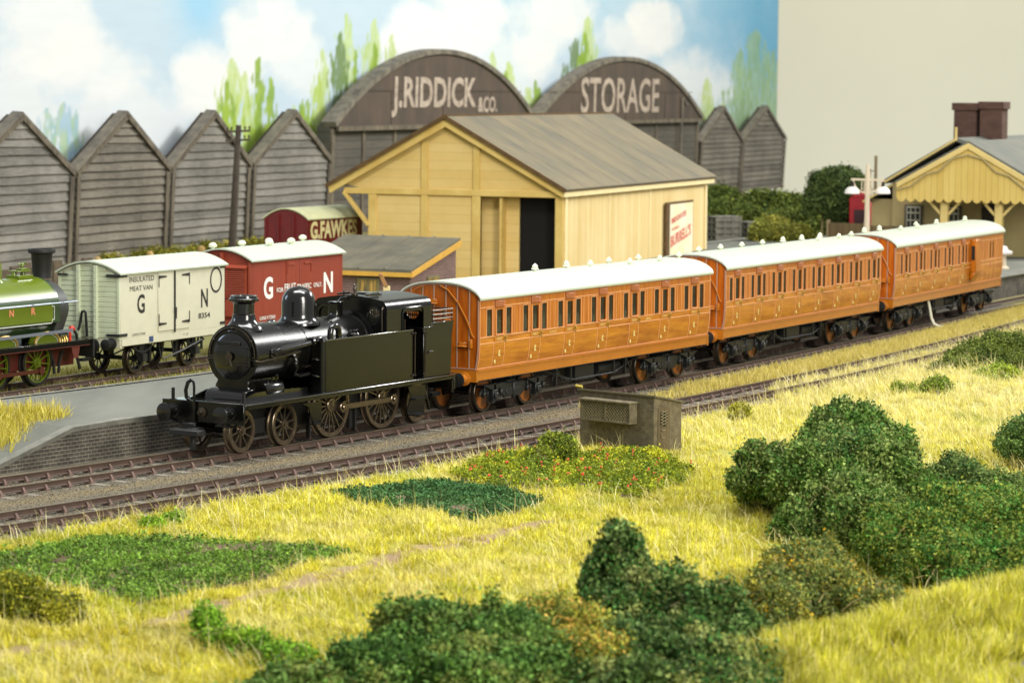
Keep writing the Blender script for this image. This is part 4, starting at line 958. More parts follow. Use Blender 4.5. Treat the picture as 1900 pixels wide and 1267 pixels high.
    # doors: near side each its own part, one prototype reused
    if 'door%d' % int(dw * 100) not in DATA:
        mb = MB(); h = .185; m = dw / 2
        for xa, xb, z0, z1 in ((0, m - h, 2.25, 3.06), (m + h, dw, 2.25, 3.06), (m - h, m + h, 2.25, DZ0), (m - h, m + h, 3.0, 3.06)): strip(mb, xa, xb, z0, z1, -1, .018)
        mb.cur = 1; strip(mb, 0, dw, 1.40, 2.04, -1, .012); strip(mb, 0, dw, 2.09, 2.23, -1, .018)
        dr_ = mb.build('compartment_door', [M_TEAKV, M_TEAKL], None)
        mb = MB(); strip(mb, m - h - .03, m - h - .01, DZ0 - .03, 3.02, -1, .02, .014); strip(mb, m + h + .01, m + h + .03, DZ0 - .03, 3.02, -1, .02, .014); strip(mb, m - h - .03, m + h + .03, DZ0 - .04, DZ0 - .015, -1, .03, .014)
        strip(mb, m - .13, m + .13, 3.10, 3.115, -1, .012, .04); mb.build('window_beading', M_LINE, dr_)
        mb = MB(); y = -(CW - .012); mb.poly([(m - h, y, DZ0), (m + h, y, DZ0), (m + h, y, 3.0), (m - h, y, 3.0)]); mb.build('door_glass', GLASS, dr_)
        mb = MB(); y = -CW; mb.box(.02, dw - .02, y - .05, y, 3.08, 3.27)
        for k in range(4): mb.box(.06, dw - .06, y - .07, y - .05, 3.10 + k * .045, 3.12 + k * .045)
        mb.build('ventilator_hood', mat('hood_teak', 'b06a3c', .4, vary=.1), dr_, bevel=.01)
        mb = MB(); mb.box(dw - .03, dw + .05, y - .025, y - .01, 2.08, 2.26); mb.lathe([(.035, y - .03), (.03, y - .09), (.001, y - .10)], (dw - .0, 0, 2.19), axis='y', n=10, cap=False); mb.box(dw - .12, dw, y - .05, y - .03, 2.13, 2.15)
        mb.tube([(dw + .02, y - .05, 2.06), (dw + .08, y - .05, 2.12)], .015, 6); mb.build('door_handle', M_BRASS, dr_, bevel=.004)
        mb = MB(); yl = -ysd(1.75) - .014
        mb.lathe([(.02, yl - .004), (.05, yl - .004)], (m + .02, 0, 1.83), axis='y', n=12, cap=False); mb.lathe([(.02, yl - .004), (.05, yl - .004)], (m + .0, 0, 1.74), axis='y', n=12, cap=False); mb.box(m - .06, m + .07, yl - .008, yl - .004, 1.66, 1.69); mb.box(.06, .13, -ysd(1.5) - .03, -ysd(1.5) - .012, 1.46, 1.56)
        mb.build('crest', M_GOLD, dr_)
        DATA['door%d' % int(dw * 100)] = dr_; COL.objects.unlink(dr_)
        for k in kids(dr_): COL.objects.unlink(k)
    src = DATA['door%d' % int(dw * 100)]
    cls = {'first': 'FIRST', 'third': 'THIRD', 'brake': 'THIRD'}[kind]
    for i, d in enumerate(doors):
        e = put(src, (d, 0, 0), c)
        if i == 0: lt = text('class_lettering', cls, M_GOLD, .14, .46, 2.125, 2.195, -CW - .02, e, thick=.003)
        else: k = lt.copy(); COL.objects.link(k); k.parent = e
    text('number_lettering', 'G N R', M_GOLD, doors[1] + dw + .6, doors[1] + dw + 1.0, 2.11, 2.18, -CW - .004, bd_, thick=.003)
    if kind == 'first': text('number_lettering', '2842', M_GOLD, doors[-3] + dw + .5, doors[-3] + dw + .85, 2.11, 2.18, -CW - .004, bd_, thick=.003)
    if kind == 'brake':
        mb = MB(); mb.box(10.12, 10.86, -CW - .24, -CW, 1.85, 3.20); mb.prism([(-CW - .24, 1.85), (-CW, 1.45), (-CW, 1.85)], 10.12, 10.86, 'x'); mb.build('guard_lookout', M_TEAKV, c, bevel=.03)
        mb = MB(); mb.poly([(10.115, -CW - .2, 2.35), (10.115, -CW - .05, 2.35), (10.115, -CW - .05, 2.95), (10.115, -CW - .2, 2.95)]); mb.build('lookout_glass', M_UND, c)
    return c
nf = [.83 + 2.117 * k for k in range(7)]
nt_ = [.68 + 1.898 * k for k in range(8)]
nb2 = [1.0 + 1.93 * k for k in range(5)]
carriage('passenger_carriage', 'first class teak carriage coupled directly behind the black engine', (-2.058, 84.63, 1.054), nf, .59, (.12, .29), 'first', [(5.8, .15, 1), (7.8, .15, 1), (8.9, -.1, 0), (10.7, .2, 0), (12.75, .2, 0), (10.9, -.45, 0), (13.0, -.45, 0), (14.9, -.2, 0)], 1)
carriage('passenger_carriage', 'middle teak carriage of the three, with eight compartments', (6.018, 99.886, 1.097), nt_, .56, (.11, .25), 'third', [(8.75, .2, 1), (10.6, .2, 1), (12.45, .2, 1), (1.1, .2, 0), (3.0, .2, 0), (4.9, .2, 0), (6.8, .2, 0), (10.9, -.35, 0), (13.0, -.35, 0), (14.7, -.2, 0)], 2)
carriage('passenger_carriage', 'last teak carriage with guard lookout bulge near its far end', (13.645, 114.99, 1.132), nb2, .56, (.11, .25), 'brake', [(.9, .3, 1), (2.8, .3, 1), (3.7, -.3, 0), (5.9, -.3, 0), (9.8, .1, 1), (13.6, .0, 1), (7.6, .3, 0)], 3)
# remove door prototypes that were never linked
for k in [k for k in DATA if k.startswith('door')]:
    r = DATA[k]
    for q in kids(r): 
        if q.name not in COL.objects: bpy.data.objects.remove(q)
    bpy.data.objects.remove(r)
# ================================================================== goods vans
M_MEAT = mat('meat_van_white', 'cbc8b2', .5, vary=.04, vscale=1.2)
M_MEATE = mat('meat_van_end_boards', 'c3caae', .55, vary=.05, vscale=1.5)
M_RED = boardmat('red_oxide_boards', '8a3420', '96402a', '6a2416', pitch=.165, axis='X', streak=(1, 1, 1), line=.12, rough=.5, bump=.3)
M_REDP = mat('red_oxide', '92402a', .5, vary=.08, vscale=2)
M_VROOF = mat('van_roof_white', 'bdc6b4', .5, vary=.03, vscale=.7)
M_LET = mat('black_lettering', '24231f', .6)
M_WLET = mat('white_lettering', 'ecebe6', .6)
def frame_at(d, off=0.):     # point at distance d along the goods line from its origin (meat van pose)
    return (T3P[0], T3P[1])
def chassis(v, L, wb0, wb1, msole, W=1.15):
    mb = MB()
    for s in (-1, 1): a, b = sorted((s * (W - .1), s * W)); mb.box(0, L, a, b, 1.0, 1.24)
    mb.box(-.02, .1, -W, W, .95, 1.26); mb.box(L - .1, L + .02, -W, W, .95, 1.26); mb.build('solebar', msole, v, bevel=.01)
    for x, d in ((-.02, -1), (L + .02, 1)):
        for y in (-.86, .86): buffer(v, x, y, 1.08, M_UND, M_BLKM, .18, .42, d)
    mb = MB()
    for s in (-1, 1):
        y = s * .95
        for x in (wb0, wb1):
            mb.prism([(x - .10, 1.0), (x + .10, 1.0), (x + .16, .42), (x - .16, .42)], y - .03, y + .03, 'y'); mb.box(x - .12, x + .12, min(y, y + s * .18), max(y, y + s * .18), .42, .66)
            for k in range(6):
                t0, t1 = -.55 + k * .183, -.55 + (k + 1) * .183; mb.bar((x + t0, y + s * .05, .72 + .6 * t0 * t0), (x + t1, y + s * .05, .72 + .6 * t1 * t1), .08, .05)
            mb.bar((x - .34, y, 1.0), (x - .16, y, .5), .05, .05); mb.bar((x + .34, y, 1.0), (x + .16, y, .5), .05, .05)
        m = (wb0 + wb1) / 2
        for k in (-.55, .25): mb.bar((m + k, y, 1.0), (m + k + .16, y, .42), .03, .05); mb.bar((m + k + .34, y, 1.0), (m + k + .18, y, .42), .03, .05)
        mb.tube([(m - .4, y + s * .08, .40), (m + .8, y + s * .12, .62), (wb1 + .35, y + s * .12, .88)], .028, 6); mb.box(wb1 + .3, wb1 + .38, y + s * .08, y + s * .12 + .02, .55, 1.15) if s > 0 else mb.box(wb1 + .3, wb1 + .38, y - .14, y - .08, .55, 1.15)
        mb.box(wb0 + .75, wb0 + .85, y - s * .2 - .06, y - s * .2 + .06, .35, .9); mb.box(wb1 - .85, wb1 - .75, y - s * .2 - .06, y - s * .2 + .06, .35, .9)
    mb.box(.2, L - .2, -.8, .8, .92, 1.02); mb.box(-.5, -.05, -.07, .07, .52, .62)
    for x in (wb0, wb1): mb.lathe([(.07, -.72), (.07, .72)], (x, 0, .5), axis='y', n=10)
    mb.build('running_gear', M_UND, v)
    for s in (-1, 1):
        for x in (wb0, wb1): wheel('wheel', .50, s * .76, s, 8, v, (x, 0, .50), M_BSTEELD, M_UND, M_UND, hubr=.11)
def vroof(v, L, W, ze, zt, m, o=.08, name='van_roof'):
    mb = MB(); ys_ = np.linspace(-W - o, W + o, 19); f = lambda y: ze + (zt - ze) * max(0, 1 - (y / (W + o)) ** 2)
    a = [(y, f(y)) for y in ys_]; b = [(y * .99, z - .05) for y, z in a]; mb.prism(a[::-1] + b, -o, L + o, 'x'); return mb.build(name, m, v, angle=40)
def vend(W, ze, zt, zb): return [(-W, zb), (W, zb), (W, ze)] + [(y, ze + (zt - ze - .03) * (1 - (y / W) ** 2)) for y in np.linspace(W, -W, 15)[1:-1]] + [(-W, ze)]
d3 = (cos(T3A), sin(T3A))
MEP = (-12.914, 96.138, 1.1196); md = (cos(MEP[2]), sin(MEP[2]))
# meat van: local x = 0 at its front end
X0 = -1.5
v = thing('goods_van', 'white insulated meat van lettered G N 8354 behind the green engine', 'goods van', (MEP[0] + md[0] * X0, MEP[1] + md[1] * X0, 0), MEP[2])
L, W = 6.36, 1.17
chassis(v, L, 1.52, 4.72, M_MEAT, W)
mb = MB(); P = vend(W, 3.32, 3.68, 1.24); mb.prism([p for p in P][::-1], .0, L, 'x'); bd_ = mb.build('van_body', M_MEAT, v, bevel=.01)
mb = MB(); z = 1.26
while z < 3.55:
    z1 = z + .163; hw = W - .05 if z1 < 3.3 else W * math.sqrt(max(.03, 1 - (z1 - 3.3) / .38)) - .08
    mb.box(-.035, 0, -hw, hw, z + .012, min(z1, 3.62)); z = z1
for k in range(2): pass
mb.build('end_boarding', M_MEATE, v, bevel=.012)
mb = MB()
for y in (-.30, .36): mb.box(-.15, -.035, y - .05, y + .05, 1.24, 3.58); 
for y in (-W + .01, W - .10): mb.box(-.06, .09, y, y + .09, 1.24, 3.3)
for y in (-.30, .36):
    for k in range(11): mb.ball((-.155, y, 1.4 + k * .2), .018, 6)
mb.build('end_stanchion', M_MEATE, v)
mb = MB()
for z in (1.32, 3.22):
    mb.box(-.07, .38, -W - .025, -W - .001, z, z + .09); mb.box(-.09, -.06, -W - .02, -W + .48, z, z + .09); mb.box(L - .3, L + .02, -W - .025, -W - .001, z, z + .09); mb.box(-.09, -.06, W - .38, W + .0, z, z + .07)
mb.build_each('corner_strap', M_LET, v)
dx0, dm, dx1 = 2.20, 3.17, 4.10
mb = MB(); y = -W
for a, b in ((dx0, dm - .03), (dm + .03, dx1)): mb.box(a, b, y - .03, y - .001, 1.34, 3.30)
dd = mb.build('van_door', M_MEAT, v, bevel=.01)
mb = MB(); mb.box(dx0 - .02, dx1 + .02, y - .06, y - .03, 3.31, 3.36); mb.build('door_runner', M_MEAT, dd)
mb = MB(); mb.box(dm - .035, dm + .035, y - .06, y - .031, 1.26, 3.30); mb.box(dm - .05, dm + .06, y - .09, y - .06, 1.92, 2.08); mb.box(dm + .04, dm + .07, y - .08, y - .06, 1.7, 2.0); mb.build('locking_bar', M_LET, dd)
for xa, sg in ((dx0 + .02, 1), (dx1 - .02, -1)):
    for z, t in ((1.58, 1), (3.12, -1)):
        mb = MB(); a, b = sorted((xa, xa + sg * .46)); mb.prism([(xa, z - .05), (xa + sg * .46, z - .02), (xa + sg * .46, z + .02), (xa, z + .05)][::sg], y - .048, y - .031, 'y'); mb.box(xa - .015, xa + .015, y - .048, y - .031, min(z - .05, z + t * .33), max(z + .05, z + t * .33)); mb.lathe([(.045, y - .06), (.045, y - .03)], (xa + sg * .05, 0, z), axis='y', n=10); mb.build('strap_hinge', M_LET, dd)
yt = -W - .008
for s_, a, b, z0, z1, bo in (('INSULATED', .53, 1.98, 3.03, 3.20, .0), ('MEAT VAN', .55, 1.88, 2.74, 2.90, .0), ('G', .98, 1.42, 2.00, 2.62, .02), ('N', 4.85, 5.28, 1.96, 2.58, .02), ('8354', 4.68, 5.42, 1.60, 1.78, .02)): text('lettering', s_, M_LET, a, b, z0, z1, yt, v, bold=bo, thick=.004)
mb = MB(); c_ = (5.80, 0, 2.84)
n = 40
for i in range(n):
    a0, a1 = 2 * pi * i / n, 2 * pi * (i + 1) / n
    mb.poly([(c_[0] + rx * cos(a), yt, c_[2] + rz * sin(a)) for rx, rz, a in ((.38, .44, a0), (.30, .365, a0), (.30, .365, a1), (.38, .44, a1))])
mb.build('ring_mark', M_LET, v)
text('load_lettering', 'LOAD 8 TONS', M_LET, .68, 1.45, 1.30, 1.38, yt, v, thick=.003); text('tare_lettering', '7 10', M_LET, 3.75, 4.05, 1.10, 1.18, -W - .004, v, thick=.003)
mb = MB(); mb.box(1.68, 1.92, -W - .01, -W, 1.04, 1.22); mb.build('number_plate', mat('blue_plate', '34466e', .5), v)
vroof(v, L, W, 3.34, 3.72, M_VROOF, .10)
mb = MB(); P = [(-.12, .02, 1.3), (-.16, .02, 1.75), (-.20, .02, 2.05), (-.22, .06, 2.12), (-.22, .14, 2.1), (-.18, .2, 1.95), (-.2, .26, 1.6), (-.2, .3, 1.5)]
mb.tube(P, .045, 8); mb.build('vacuum_pipe', M_UND, v)
# red fruit van
X1 = 6.62
d_ = (X1 - X0) ; RA = MEP[2] + .012
rp = (MEP[0] + md[0] * X1, MEP[1] + md[1] * X1)
v = thing('goods_van', 'red oxide van lettered G N FOR FRUIT TRAFFIC ONLY', 'goods van', (*rp, 0), RA)
L = 6.55; chassis(v, L, 1.6, 4.9, M_REDP, W)
mb = MB(); mb.prism(vend(W, 3.32, 3.72, 1.24)[::-1], 0, L, 'x'); mb.build('van_body', M_RED, v, bevel=.01)
mb = MB()
for y in (-.02, .60): mb.box(-.10, 0, y - .05, y + .05, 1.24, 3.6)
mb.box(-.06, .06, -W - .0, -W + .1, 1.24, 3.3); mb.box(-.06, .06, W - .1, W, 1.24, 3.3); mb.build('end_stanchion', M_REDP, v)
mb = MB(); mb.box(-.08, 0, -1.0, -.15, 2.05, 3.12); mb.prism([(-.0, 3.12), (-.16, 3.10), (0, 3.2)], -1.02, -.13, 'y')
mb.build('louvre_frame', M_REDP, v); mb = MB()
for k in range(13): mb.bar((-.09, -.95, 2.16 + k * .072), (-.09, -.2, 2.16 + k * .072), .05, .02, (0.6, 0, 1))
mb.build('louvre_slats', M_REDP, v)
mb = MB(); mb.box(-.08, 0, -1.0, -.15, 1.4, 2.0); mb.build('lower_vent', M_REDP, v, bevel=.01)
mb = MB(); y = -W
for a, b in ((2.42, 3.28), (3.31, 4.2)): mb.box(a, b, y - .03, y - .001, 1.34, 3.24)
dd = mb.build('van_door', M_RED, v, bevel=.008)
for xa, sg in ((2.46, 1), (4.14, -1)):
    mb = MB(); mb.bar((xa, y - .045, 3.12), (xa + sg * .5, y - .045, 3.12), .03, .06); mb.box(xa - .02, xa + .02, y - .06, y - .031, 2.8, 3.2); mb.lathe([(.04, y - .07), (.04, y - .03)], (xa + sg * .06, 0, 3.12), axis='y', n=8); mb.build('strap_hinge', M_REDP, dd)
yt = -W - .034
for s_, a, b, z0, z1, bo in (('G', .82, 1.46, 1.97, 2.75, .045), ('N', 5.12, 5.80, 1.95, 2.70, .045)): text('lettering', s_, M_WLET, a, b, z0, z1, yt + .026, v, bold=bo * .7, thick=.004)
for s_, a, b, z0, z1 in (('FOR', 1.68, 2.15, 2.17, 2.33), ('FRUIT', 2.23, 3.03, 2.19, 2.44), ('TRAFFIC', 3.12, 4.15, 2.19, 2.38), ('ONLY.', 4.32, 4.92, 2.21, 2.37)): text('lettering', s_, M_WLET, a, b, z0, z1, yt - .004, v, bold=.012, thick=.004)
text('load_lettering', 'LOAD 9 TONS', M_WLET, .55, 1.62, 1.16 + .12, 1.40, yt + .026, v, bold=.02, thick=.003)
rf = vroof(v, L, W, 3.36, 3.76, M_VROOF, .10)
def torp(x, y, z=None):
    mb = MB(); z = 3.36 + .40 * (1 - (y / 1.27) ** 2) if z is None else z
    mb.lathe([(.07, z - .02), (.07, z + .05), (.13, z + .07), (.15, z + .13), (.10, z + .20), (.05, z + .22), (.0005, z + .23)], (x, y, 0), n=12, cap=False); mb.tube([(x - .15, y, z + .12), (x + .15, y, z + .12)], .06, 8); mb.build('roof_ventilator', M_VENT, rf)
for x, y in ((.12, .45), (2.1, .45), (4.0, .45), (2.65, -.35), (4.2, -.35), (6.2, .3)): torp(x, y)
# dark red private van behind
M_MAR = mat('maroon_paint', '6a1b1c', .5, vary=.12, vscale=2); M_CREAML = mat('cream_sign_letters', 'e0d7a0', .6)
fp = (-10.76 - .0, 140.54, 1.1)
v = thing('goods_van', 'dark red van lettered G.FAWKES beside the goods shed', 'goods van', (fp[0], fp[1], 0), fp[2])
L = 5.15; W = 1.2; chassis(v, L, 1.1, 4.0, M_MAR, W)
mb = MB(); mb.prism(vend(W, 3.08, 3.55, 1.24)[::-1], 0, L, 'x'); mb.build('van_body', M_MAR, v, bevel=.01)
mb = MB()
for y in (-.42, .42): mb.box(-.09, 0, y - .05, y + .05, 1.24, 3.3)
mb.box(-.06, .06, -W, -W + .12, 1.24, 3.08); mb.box(-.06, .06, W - .12, W, 1.24, 3.08); mb.build('end_stanchion', M_MAR, v)
vroof(v, L, W, 3.10, 3.60, mat('cream_roof', 'd9dbae', .6, vary=.06), .08)
text('lettering', 'G.FAWKES', M_CREAML, .22, 4.6, 2.12, 2.98, -W - .008, v, bold=.04, thick=.006)
text('lettering', 'WESTERN 1234'.replace('1234', 'TON'), M_CREAML, 2.4, 4.7, 1.75, 1.95, -W - .008, v, bold=.02, thick=.004)
text('lettering', 'No. 27', M_CREAML, 3.2, 4.3, 1.42, 1.58, -W - .008, v, bold=.02, thick=.004)

# ================================================================== green saddle tank engine (cut by the left edge)
M_GRN = mat('apple_green', '5e6f10', .30, coat=.5, vary=.05, vscale=2); M_DGRN = mat('dark_green', '2e4326', .32, coat=.4)
M_SMK = mat('smokebox_grey', '3a3c3b', .5); M_LNW = mat('white_lining', 'd8dad0', .5); M_FRAMER = mat('maroon_frame', '5c241b', .5)
M_GREYST = mat('handrail_grey', '8d95a2', .35, metal=.6)
GP = (-15.27, 92.36, 1.0646)
g = thing('saddle_tank_locomotive', 'apple green saddle tank engine cut off by the left edge', 'locomotive', (GP[0], GP[1], 0), GP[2])
mb = MB(); TZ, TR_, TW = 2.42, .93, 1.0
def sad(r, z0=1.95, k=26):
    P = [(-r, z0)] + [(-r * cos(t), TZ - .02 + (r * .93) * sin(t)) for t in np.linspace(0, pi, k)] + [(r, z0)]
    return P
P = sad(TW); P = [(-.55, 1.80)] + P + [(.55, 1.80)]
mb.prism(P, -6.2, .52, 'x'); tk = mb.build('saddle_tank', M_DGRN, g, angle=30)
mb = MB()
A = [(-(TW + .004) * cos(t), TZ - .02 + (TW * .93 + .004) * sin(t)) for t in np.linspace(.42, pi - .42, 24)]
a = mb.pts([(-6.2, p[0], p[1]) for p in A]); b = mb.pts([(.40, p[0], p[1]) for p in A])
for i in range(23): mb.face((a + i, a + i + 1, b + i + 1, b + i))
mb.build('green_tank_top', M_GRN, tk, angle=60)
mb = MB()
for s in (-1, 1):
    t = .40; y, z = -(TW + .007) * cos(t) * -s, TZ - .02 + (TW * .93 + .007) * sin(t); 
    for t0, t1, in ((.34, .44),):
        P = []
        for tt in (t0, t1): P.append((s * (TW + .009) * cos(tt), TZ - .02 + (TW * .93 + .009) * sin(tt)))
        q = [(-6.2, *P[0]), (.43, *P[0]), (.43, *P[1]), (-6.2, *P[1])]; mb.poly(q if s < 0 else q[::-1])
        P = [(s * (TW + .01), 2.0), (s * (TW + .01), 2.01)]
mb.build('white_band', M_LNW, tk)
mb = MB(); y = -TW - .006
mb.box(-6.0, .17, y, -TW + .01, 1.99, 2.50); gp_ = mb.build('side_panel', M_GRN, tk)
mb = MB(); y -= .004
for x0, x1, z0, z1 in ((-6, .10, 2.55, 2.575), (-6, .10, 1.925, 1.95), (.22, .24, 2.05, 2.45)): mb.box(x0, x1, y, y + .004, z0, z1)
mb.bar((.10, y, 2.56), (.12, y, 2.47), .01, .02, (0, 1, 0)); mb.bar((.12, y + .001, 2.46), (.24, y + .001, 2.45), .01, .02, (0, 0, 1)); mb.bar((.10, y, 1.94), (.12, y, 2.03), .01, .02, (0, 1, 0)); mb.bar((.12, y, 2.04), (.24, y, 2.05), .01, .02, (0, 0, 1))
mb.build('white_lining', M_LNW, gp_)
M_ORL = mat('orange_letters', 'd88a62', .5)
for s_, x in (('N', -2.0), ('R', -.93)): text('lettering', s_, M_ORL, x, x + .22, 2.25, 2.47, -TW - .016, gp_, bold=.04, thick=.006)
mb = MB(); P = [(-.62, 1.35)] + [(-.97 * cos(t), TZ - .06 + .84 * sin(t)) for t in np.linspace(-.35, pi + .35, 34)] + [(.62, 1.35)]
mb.prism(P, .54, 1.02, 'x'); mb.build('smokebox', M_SMK, g, bevel=.01)
mb = MB()
for t in np.linspace(-.3, pi + .3, 40): mb.ball((1.02, -.93 * cos(t), TZ - .06 + .80 * sin(t)), .02, 6)
mb.build('rivets', M_SMK, g)
mb = MB(); mb.lathe([(.58, 1.02), (.58, 1.05), (.4, 1.10), (.001, 1.12)], (0, 0, TZ - .1), axis='x', n=32, cap=False); mb.build('smokebox_door', M_SMK, g)
mb = MB(); mb.lathe([(.30, 3.26), (.29, 3.42), (.30, 3.5), (.335, 4.0), (.35, 4.03), (.43, 4.06), (.44, 4.11), (.42, 4.18), (.34, 4.19), (.33, 4.1)], (.90, 0, 0), n=36, cap=False); mb.build('chimney', M_BLKM, g)
mb = MB(); mb.box(-.62, .10, -.30, .22, 3.30, 3.42); mb.box(-.58, .06, -.26, .18, 3.52, 3.56); mb.box(-.30, .06, -.16, .08, 3.56, 3.62)
for x in (-.5, -.05): mb.lathe([(.10, 3.4), (.08, 3.54)], (x, 0, 0), n=12)
mb.tube([(-.1, 0, 3.6), (-.05, 0, 3.78)], .05); mb.tube([(-.28, 0, 3.74), (.1, 0, 3.76)], .035); mb.build('tank_filler', M_GRN, g, bevel=.015)
mb = MB(); mb.lathe([(.44, 3.2), (.40, 3.28), (.34, 3.36), (.33, 3.78), (.28, 3.92), (.15, 4.0), (.001, 4.02)], (-1.62, 0, 0), n=30, cap=False); mb.build('steam_dome', M_GRN, g)
mb = MB(); mb.lathe([(.66, -6), (.66, .6)], (0, 0, 1.98), axis='x', n=36); mb.build('boiler', M_DGRN, g)
for s in (-1, 1):
    mb = MB(); mb.tube([(-6, s * 1.12, 2.53), (1.25, s * 1.12, 2.56)], .028, 8)
    for x in (-2.8, -1.0, .5): mb.ball((x, s * 1.12, 2.545), .055, 8)
    mb.build('tank_handrail', M_GREYST, g)
mb = MB(); mb.box(-6.2, 1.95, -1.2, 1.2, 1.29, 1.33); mb.build('running_plate', M_BLK, g, bevel=.01)
mb = MB(); mb.box(1.95, 2.03, -1.2, 1.2, .75, 1.33); mb.build('buffer_beam', M_BLKM, g)
mb = MB()
for s in (-1, 1): mb.box(-6.2, 1.8, s * 1.17 - .02, s * 1.17 + .02, 1.16, 1.29)
vl = mb.build('valance', M_BLK, g)
mb = MB()
for s in (-1, 1): mb.box(-6.2, 1.8, s * 1.175 - .022, s * 1.175 + .022, 1.145, 1.165); mb.box(-6.2, 1.75, s * .55 - .03, s * .55 + .03, .5, 1.2)
mb.build('red_lining', M_FRAMER, g)
mb = MB(); mb.bar((-3, -1.12, 1.62), (1.0, -1.12, 1.66), .06, .09); mb.box(-3.2, -.9, -.6, -.4, 1.34, 1.5); mb.build('lower_rail', M_GREYST, g)
for y in (-.88, .88): buffer(g, 2.03, y, 1.05, M_BLKM, M_BLKM, .22, .42, 1)
for s in (-1, 1):
    for x in (-.29, -2.36, -4.6): wheel('driving_wheel', .71, s * .76, s, 12, g, (x, 0, .71), M_BLKM, M_GRN, M_GRN, hubr=.17, crank=(.02, -.25))
    mb = MB(); y = s * .87; mb.bar((-4.6, y, .46), (-.29, y, .46), .05, .12)
    for x in (-.29, -2.36): mb.lathe([(.13, y - .06), (.13, y + .06)], (x, 0, .46), axis='y', n=8)
    mb.build('coupling_rod', mat('maroon_rod', '5e3226', .35, metal=.4), g)
    for x in (-.11, -2.18):
        mb = MB(); a, b = sorted((s * .72, s * .98)); P = [(x + .60 * cos(t), 1.331 + .32 * sin(t)) for t in np.linspace(0, pi, 18)]; mb.prism(P, a, b, 'y'); sp_ = mb.build('splasher', M_GRN, g)
        mb = MB(); mb.tube([(x + .60 * cos(t), s * .99, 1.34 + .32 * sin(t)) for t in np.linspace(0, pi, 18)], .035, 6); mb.build('splasher_rim', mat('tan_rim', 'b9974a', .4, metal=.4), sp_)
        mb = MB(); mb.tube([(x + .53 * cos(t), s * .985, 1.34 + .25 * sin(t)) for t in np.linspace(0, pi, 18)], .012, 4); mb.build('splasher_lining', M_LNW, sp_)
    mb = MB(); mb.prism([(.88, 1.15), (1.32, 1.15), (1.22, .78), (.98, .78)], s * 1.15 - .02, s * 1.15 + .02, 'y'); mb.build('step_plate', M_FRAMER, g)
    mb = MB(); mb.tube([(.35, s * .7, 1.1), (.5, s * .75, .7), (.5, s * .78, .3)], .05); mb.tube([(1.0, s * .7, 1.0), (.85, s * .7, .6), (.8, s * .72, .3)], .045); mb.tube([(1.75, s * .7, .8), (1.85, s * .75, .35)], .05); mb.build('guard_iron', M_BLKM, g)
mb = MB(); mb.tube([(1.15, -.9, 1.33), (1.15, -.9, 1.62), (1.17, -.9, 1.72)], .045); mb.tube([(1.17, -.9, 1.70), (1.28, -.9, 1.72), (1.34, -.9, 1.64)], .06, 8)
mb.build('red_hose_cock', mat('signal_red', 'd8321e', .4), g)
mb = MB(); mb.tube([(1.34, -.9, 1.64), (1.48, -.9, 1.5), (1.52, -.9, 1.34)], .045); mb.build('brake_hose', M_BLKM, g)
mb = MB()
for k in range(6): mb.ball((.45 + .12 * k, -.9 + .05 * (k % 3), 1.40 + .05 * (k % 2)), .045, 8); mb.bar((.4 + .12 * k, -.9, 1.33), (.4 + .12 * k, -.85, 1.45), .04, .04)
mb.build('brass_fittings', M_BRASS, g)
# ================================================================== cream goods shed
M_CRM = boardmat('cream_boards', 'cdac60', 'dec382', 'b3995c', pitch=.42, axis='Z', streak=(.6, .6, .6), vscale=1.0, line=.03, bump=.15)
M_CRMV = boardmat('cream_upright_boards', 'd4b878', 'e8d29c', 'b89c60', pitch=.62, axis='X', streak=(2.2, 2.2, .25), vscale=1.3, line=.03, bump=.15)
M_CRP = mat('cream_framing', 'd8bc70', .8, col2='c8a658', vscale=.7, bump=.15, bscale=6)
M_FAS = mat('cream_fascia', 'ecd9a4', .75, vary=.06, vscale=.7)
M_SLATE = mat('weathered_roof_sheet', '6c685a', .9, col2='857a62', vscale=.55, stretch=(1, .35, 1), bump=.25, bscale=7, detail=6)
M_BRN = mat('brown_edge', '5c4526', .9, vary=.2)
M_VOID = mat('interior_shade_black', '0c0b09', 1.)  # black for sheets that stand in for the shade inside openings
SP = (2.32, 138.0, R_(70)); GW, GL_, ZE, ZA = 11.83, 25.0, 4.62, 7.9
gs = thing('goods_shed', 'cream timber goods shed with grey roof and open doorway', 'goods shed', (SP[0], SP[1], 0), SP[2])
def gtop(y): return ZE + (ZA - ZE) * (1 - abs(y - GW / 2) / (GW / 2)) - .18
mb = MB(); x0, x1 = .32, .46; yl, yr = 9.9, .10; dz = 4.25; d0, d1 = .45, 4.34
mb.prism([(yr, -.24), (yr, gtop(yr)), (d0, gtop(d0)), (d0, -.24)], x0, x1, 'x')
mb.prism([(d1, -.24), (d1, dz), (d1, gtop(d1)), (GW / 2, gtop(GW / 2)), (yl, gtop(yl)), (yl, -.24)], x0, x1, 'x')
mb.prism([(d0, dz), (d0, gtop(d0)), (d1, gtop(d1)), (d1, dz)], x0, x1, 'x'); mb.prism([(yl, 4.45), (yl, gtop(yl)), (11.3, gtop(11.3))], x0, x1, 'x')
mb.build('gable_wall', M_CRM, gs)
mb = MB(); mb.box(.46, GL_ - 1.1, .10, .26, -.24, 4.55); mb.build('side_wall', M_CRMV, gs)
mb = MB(); mb.box(.46, GL_ - 1.1, 9.7, 9.86, -.24, 4.6); mb.prism([(.1, -.24), (9.9, -.24), (9.9, gtop(9.9)), (GW / 2, gtop(GW / 2)), (.1, gtop(.1))], GL_ - 1.2, GL_ - 1.05, 'x'); mb.build('rear_wall', M_CRM, gs)
fm = MB()
for y, w_, z1 in ((9.72, .42, 4.4), (7.05, .36, 4.4), (4.42, .42, 4.4), (.27, .40, 4.45)): fm.box(.22, .33, y - w_ / 2, y + w_ / 2, -.24, z1)
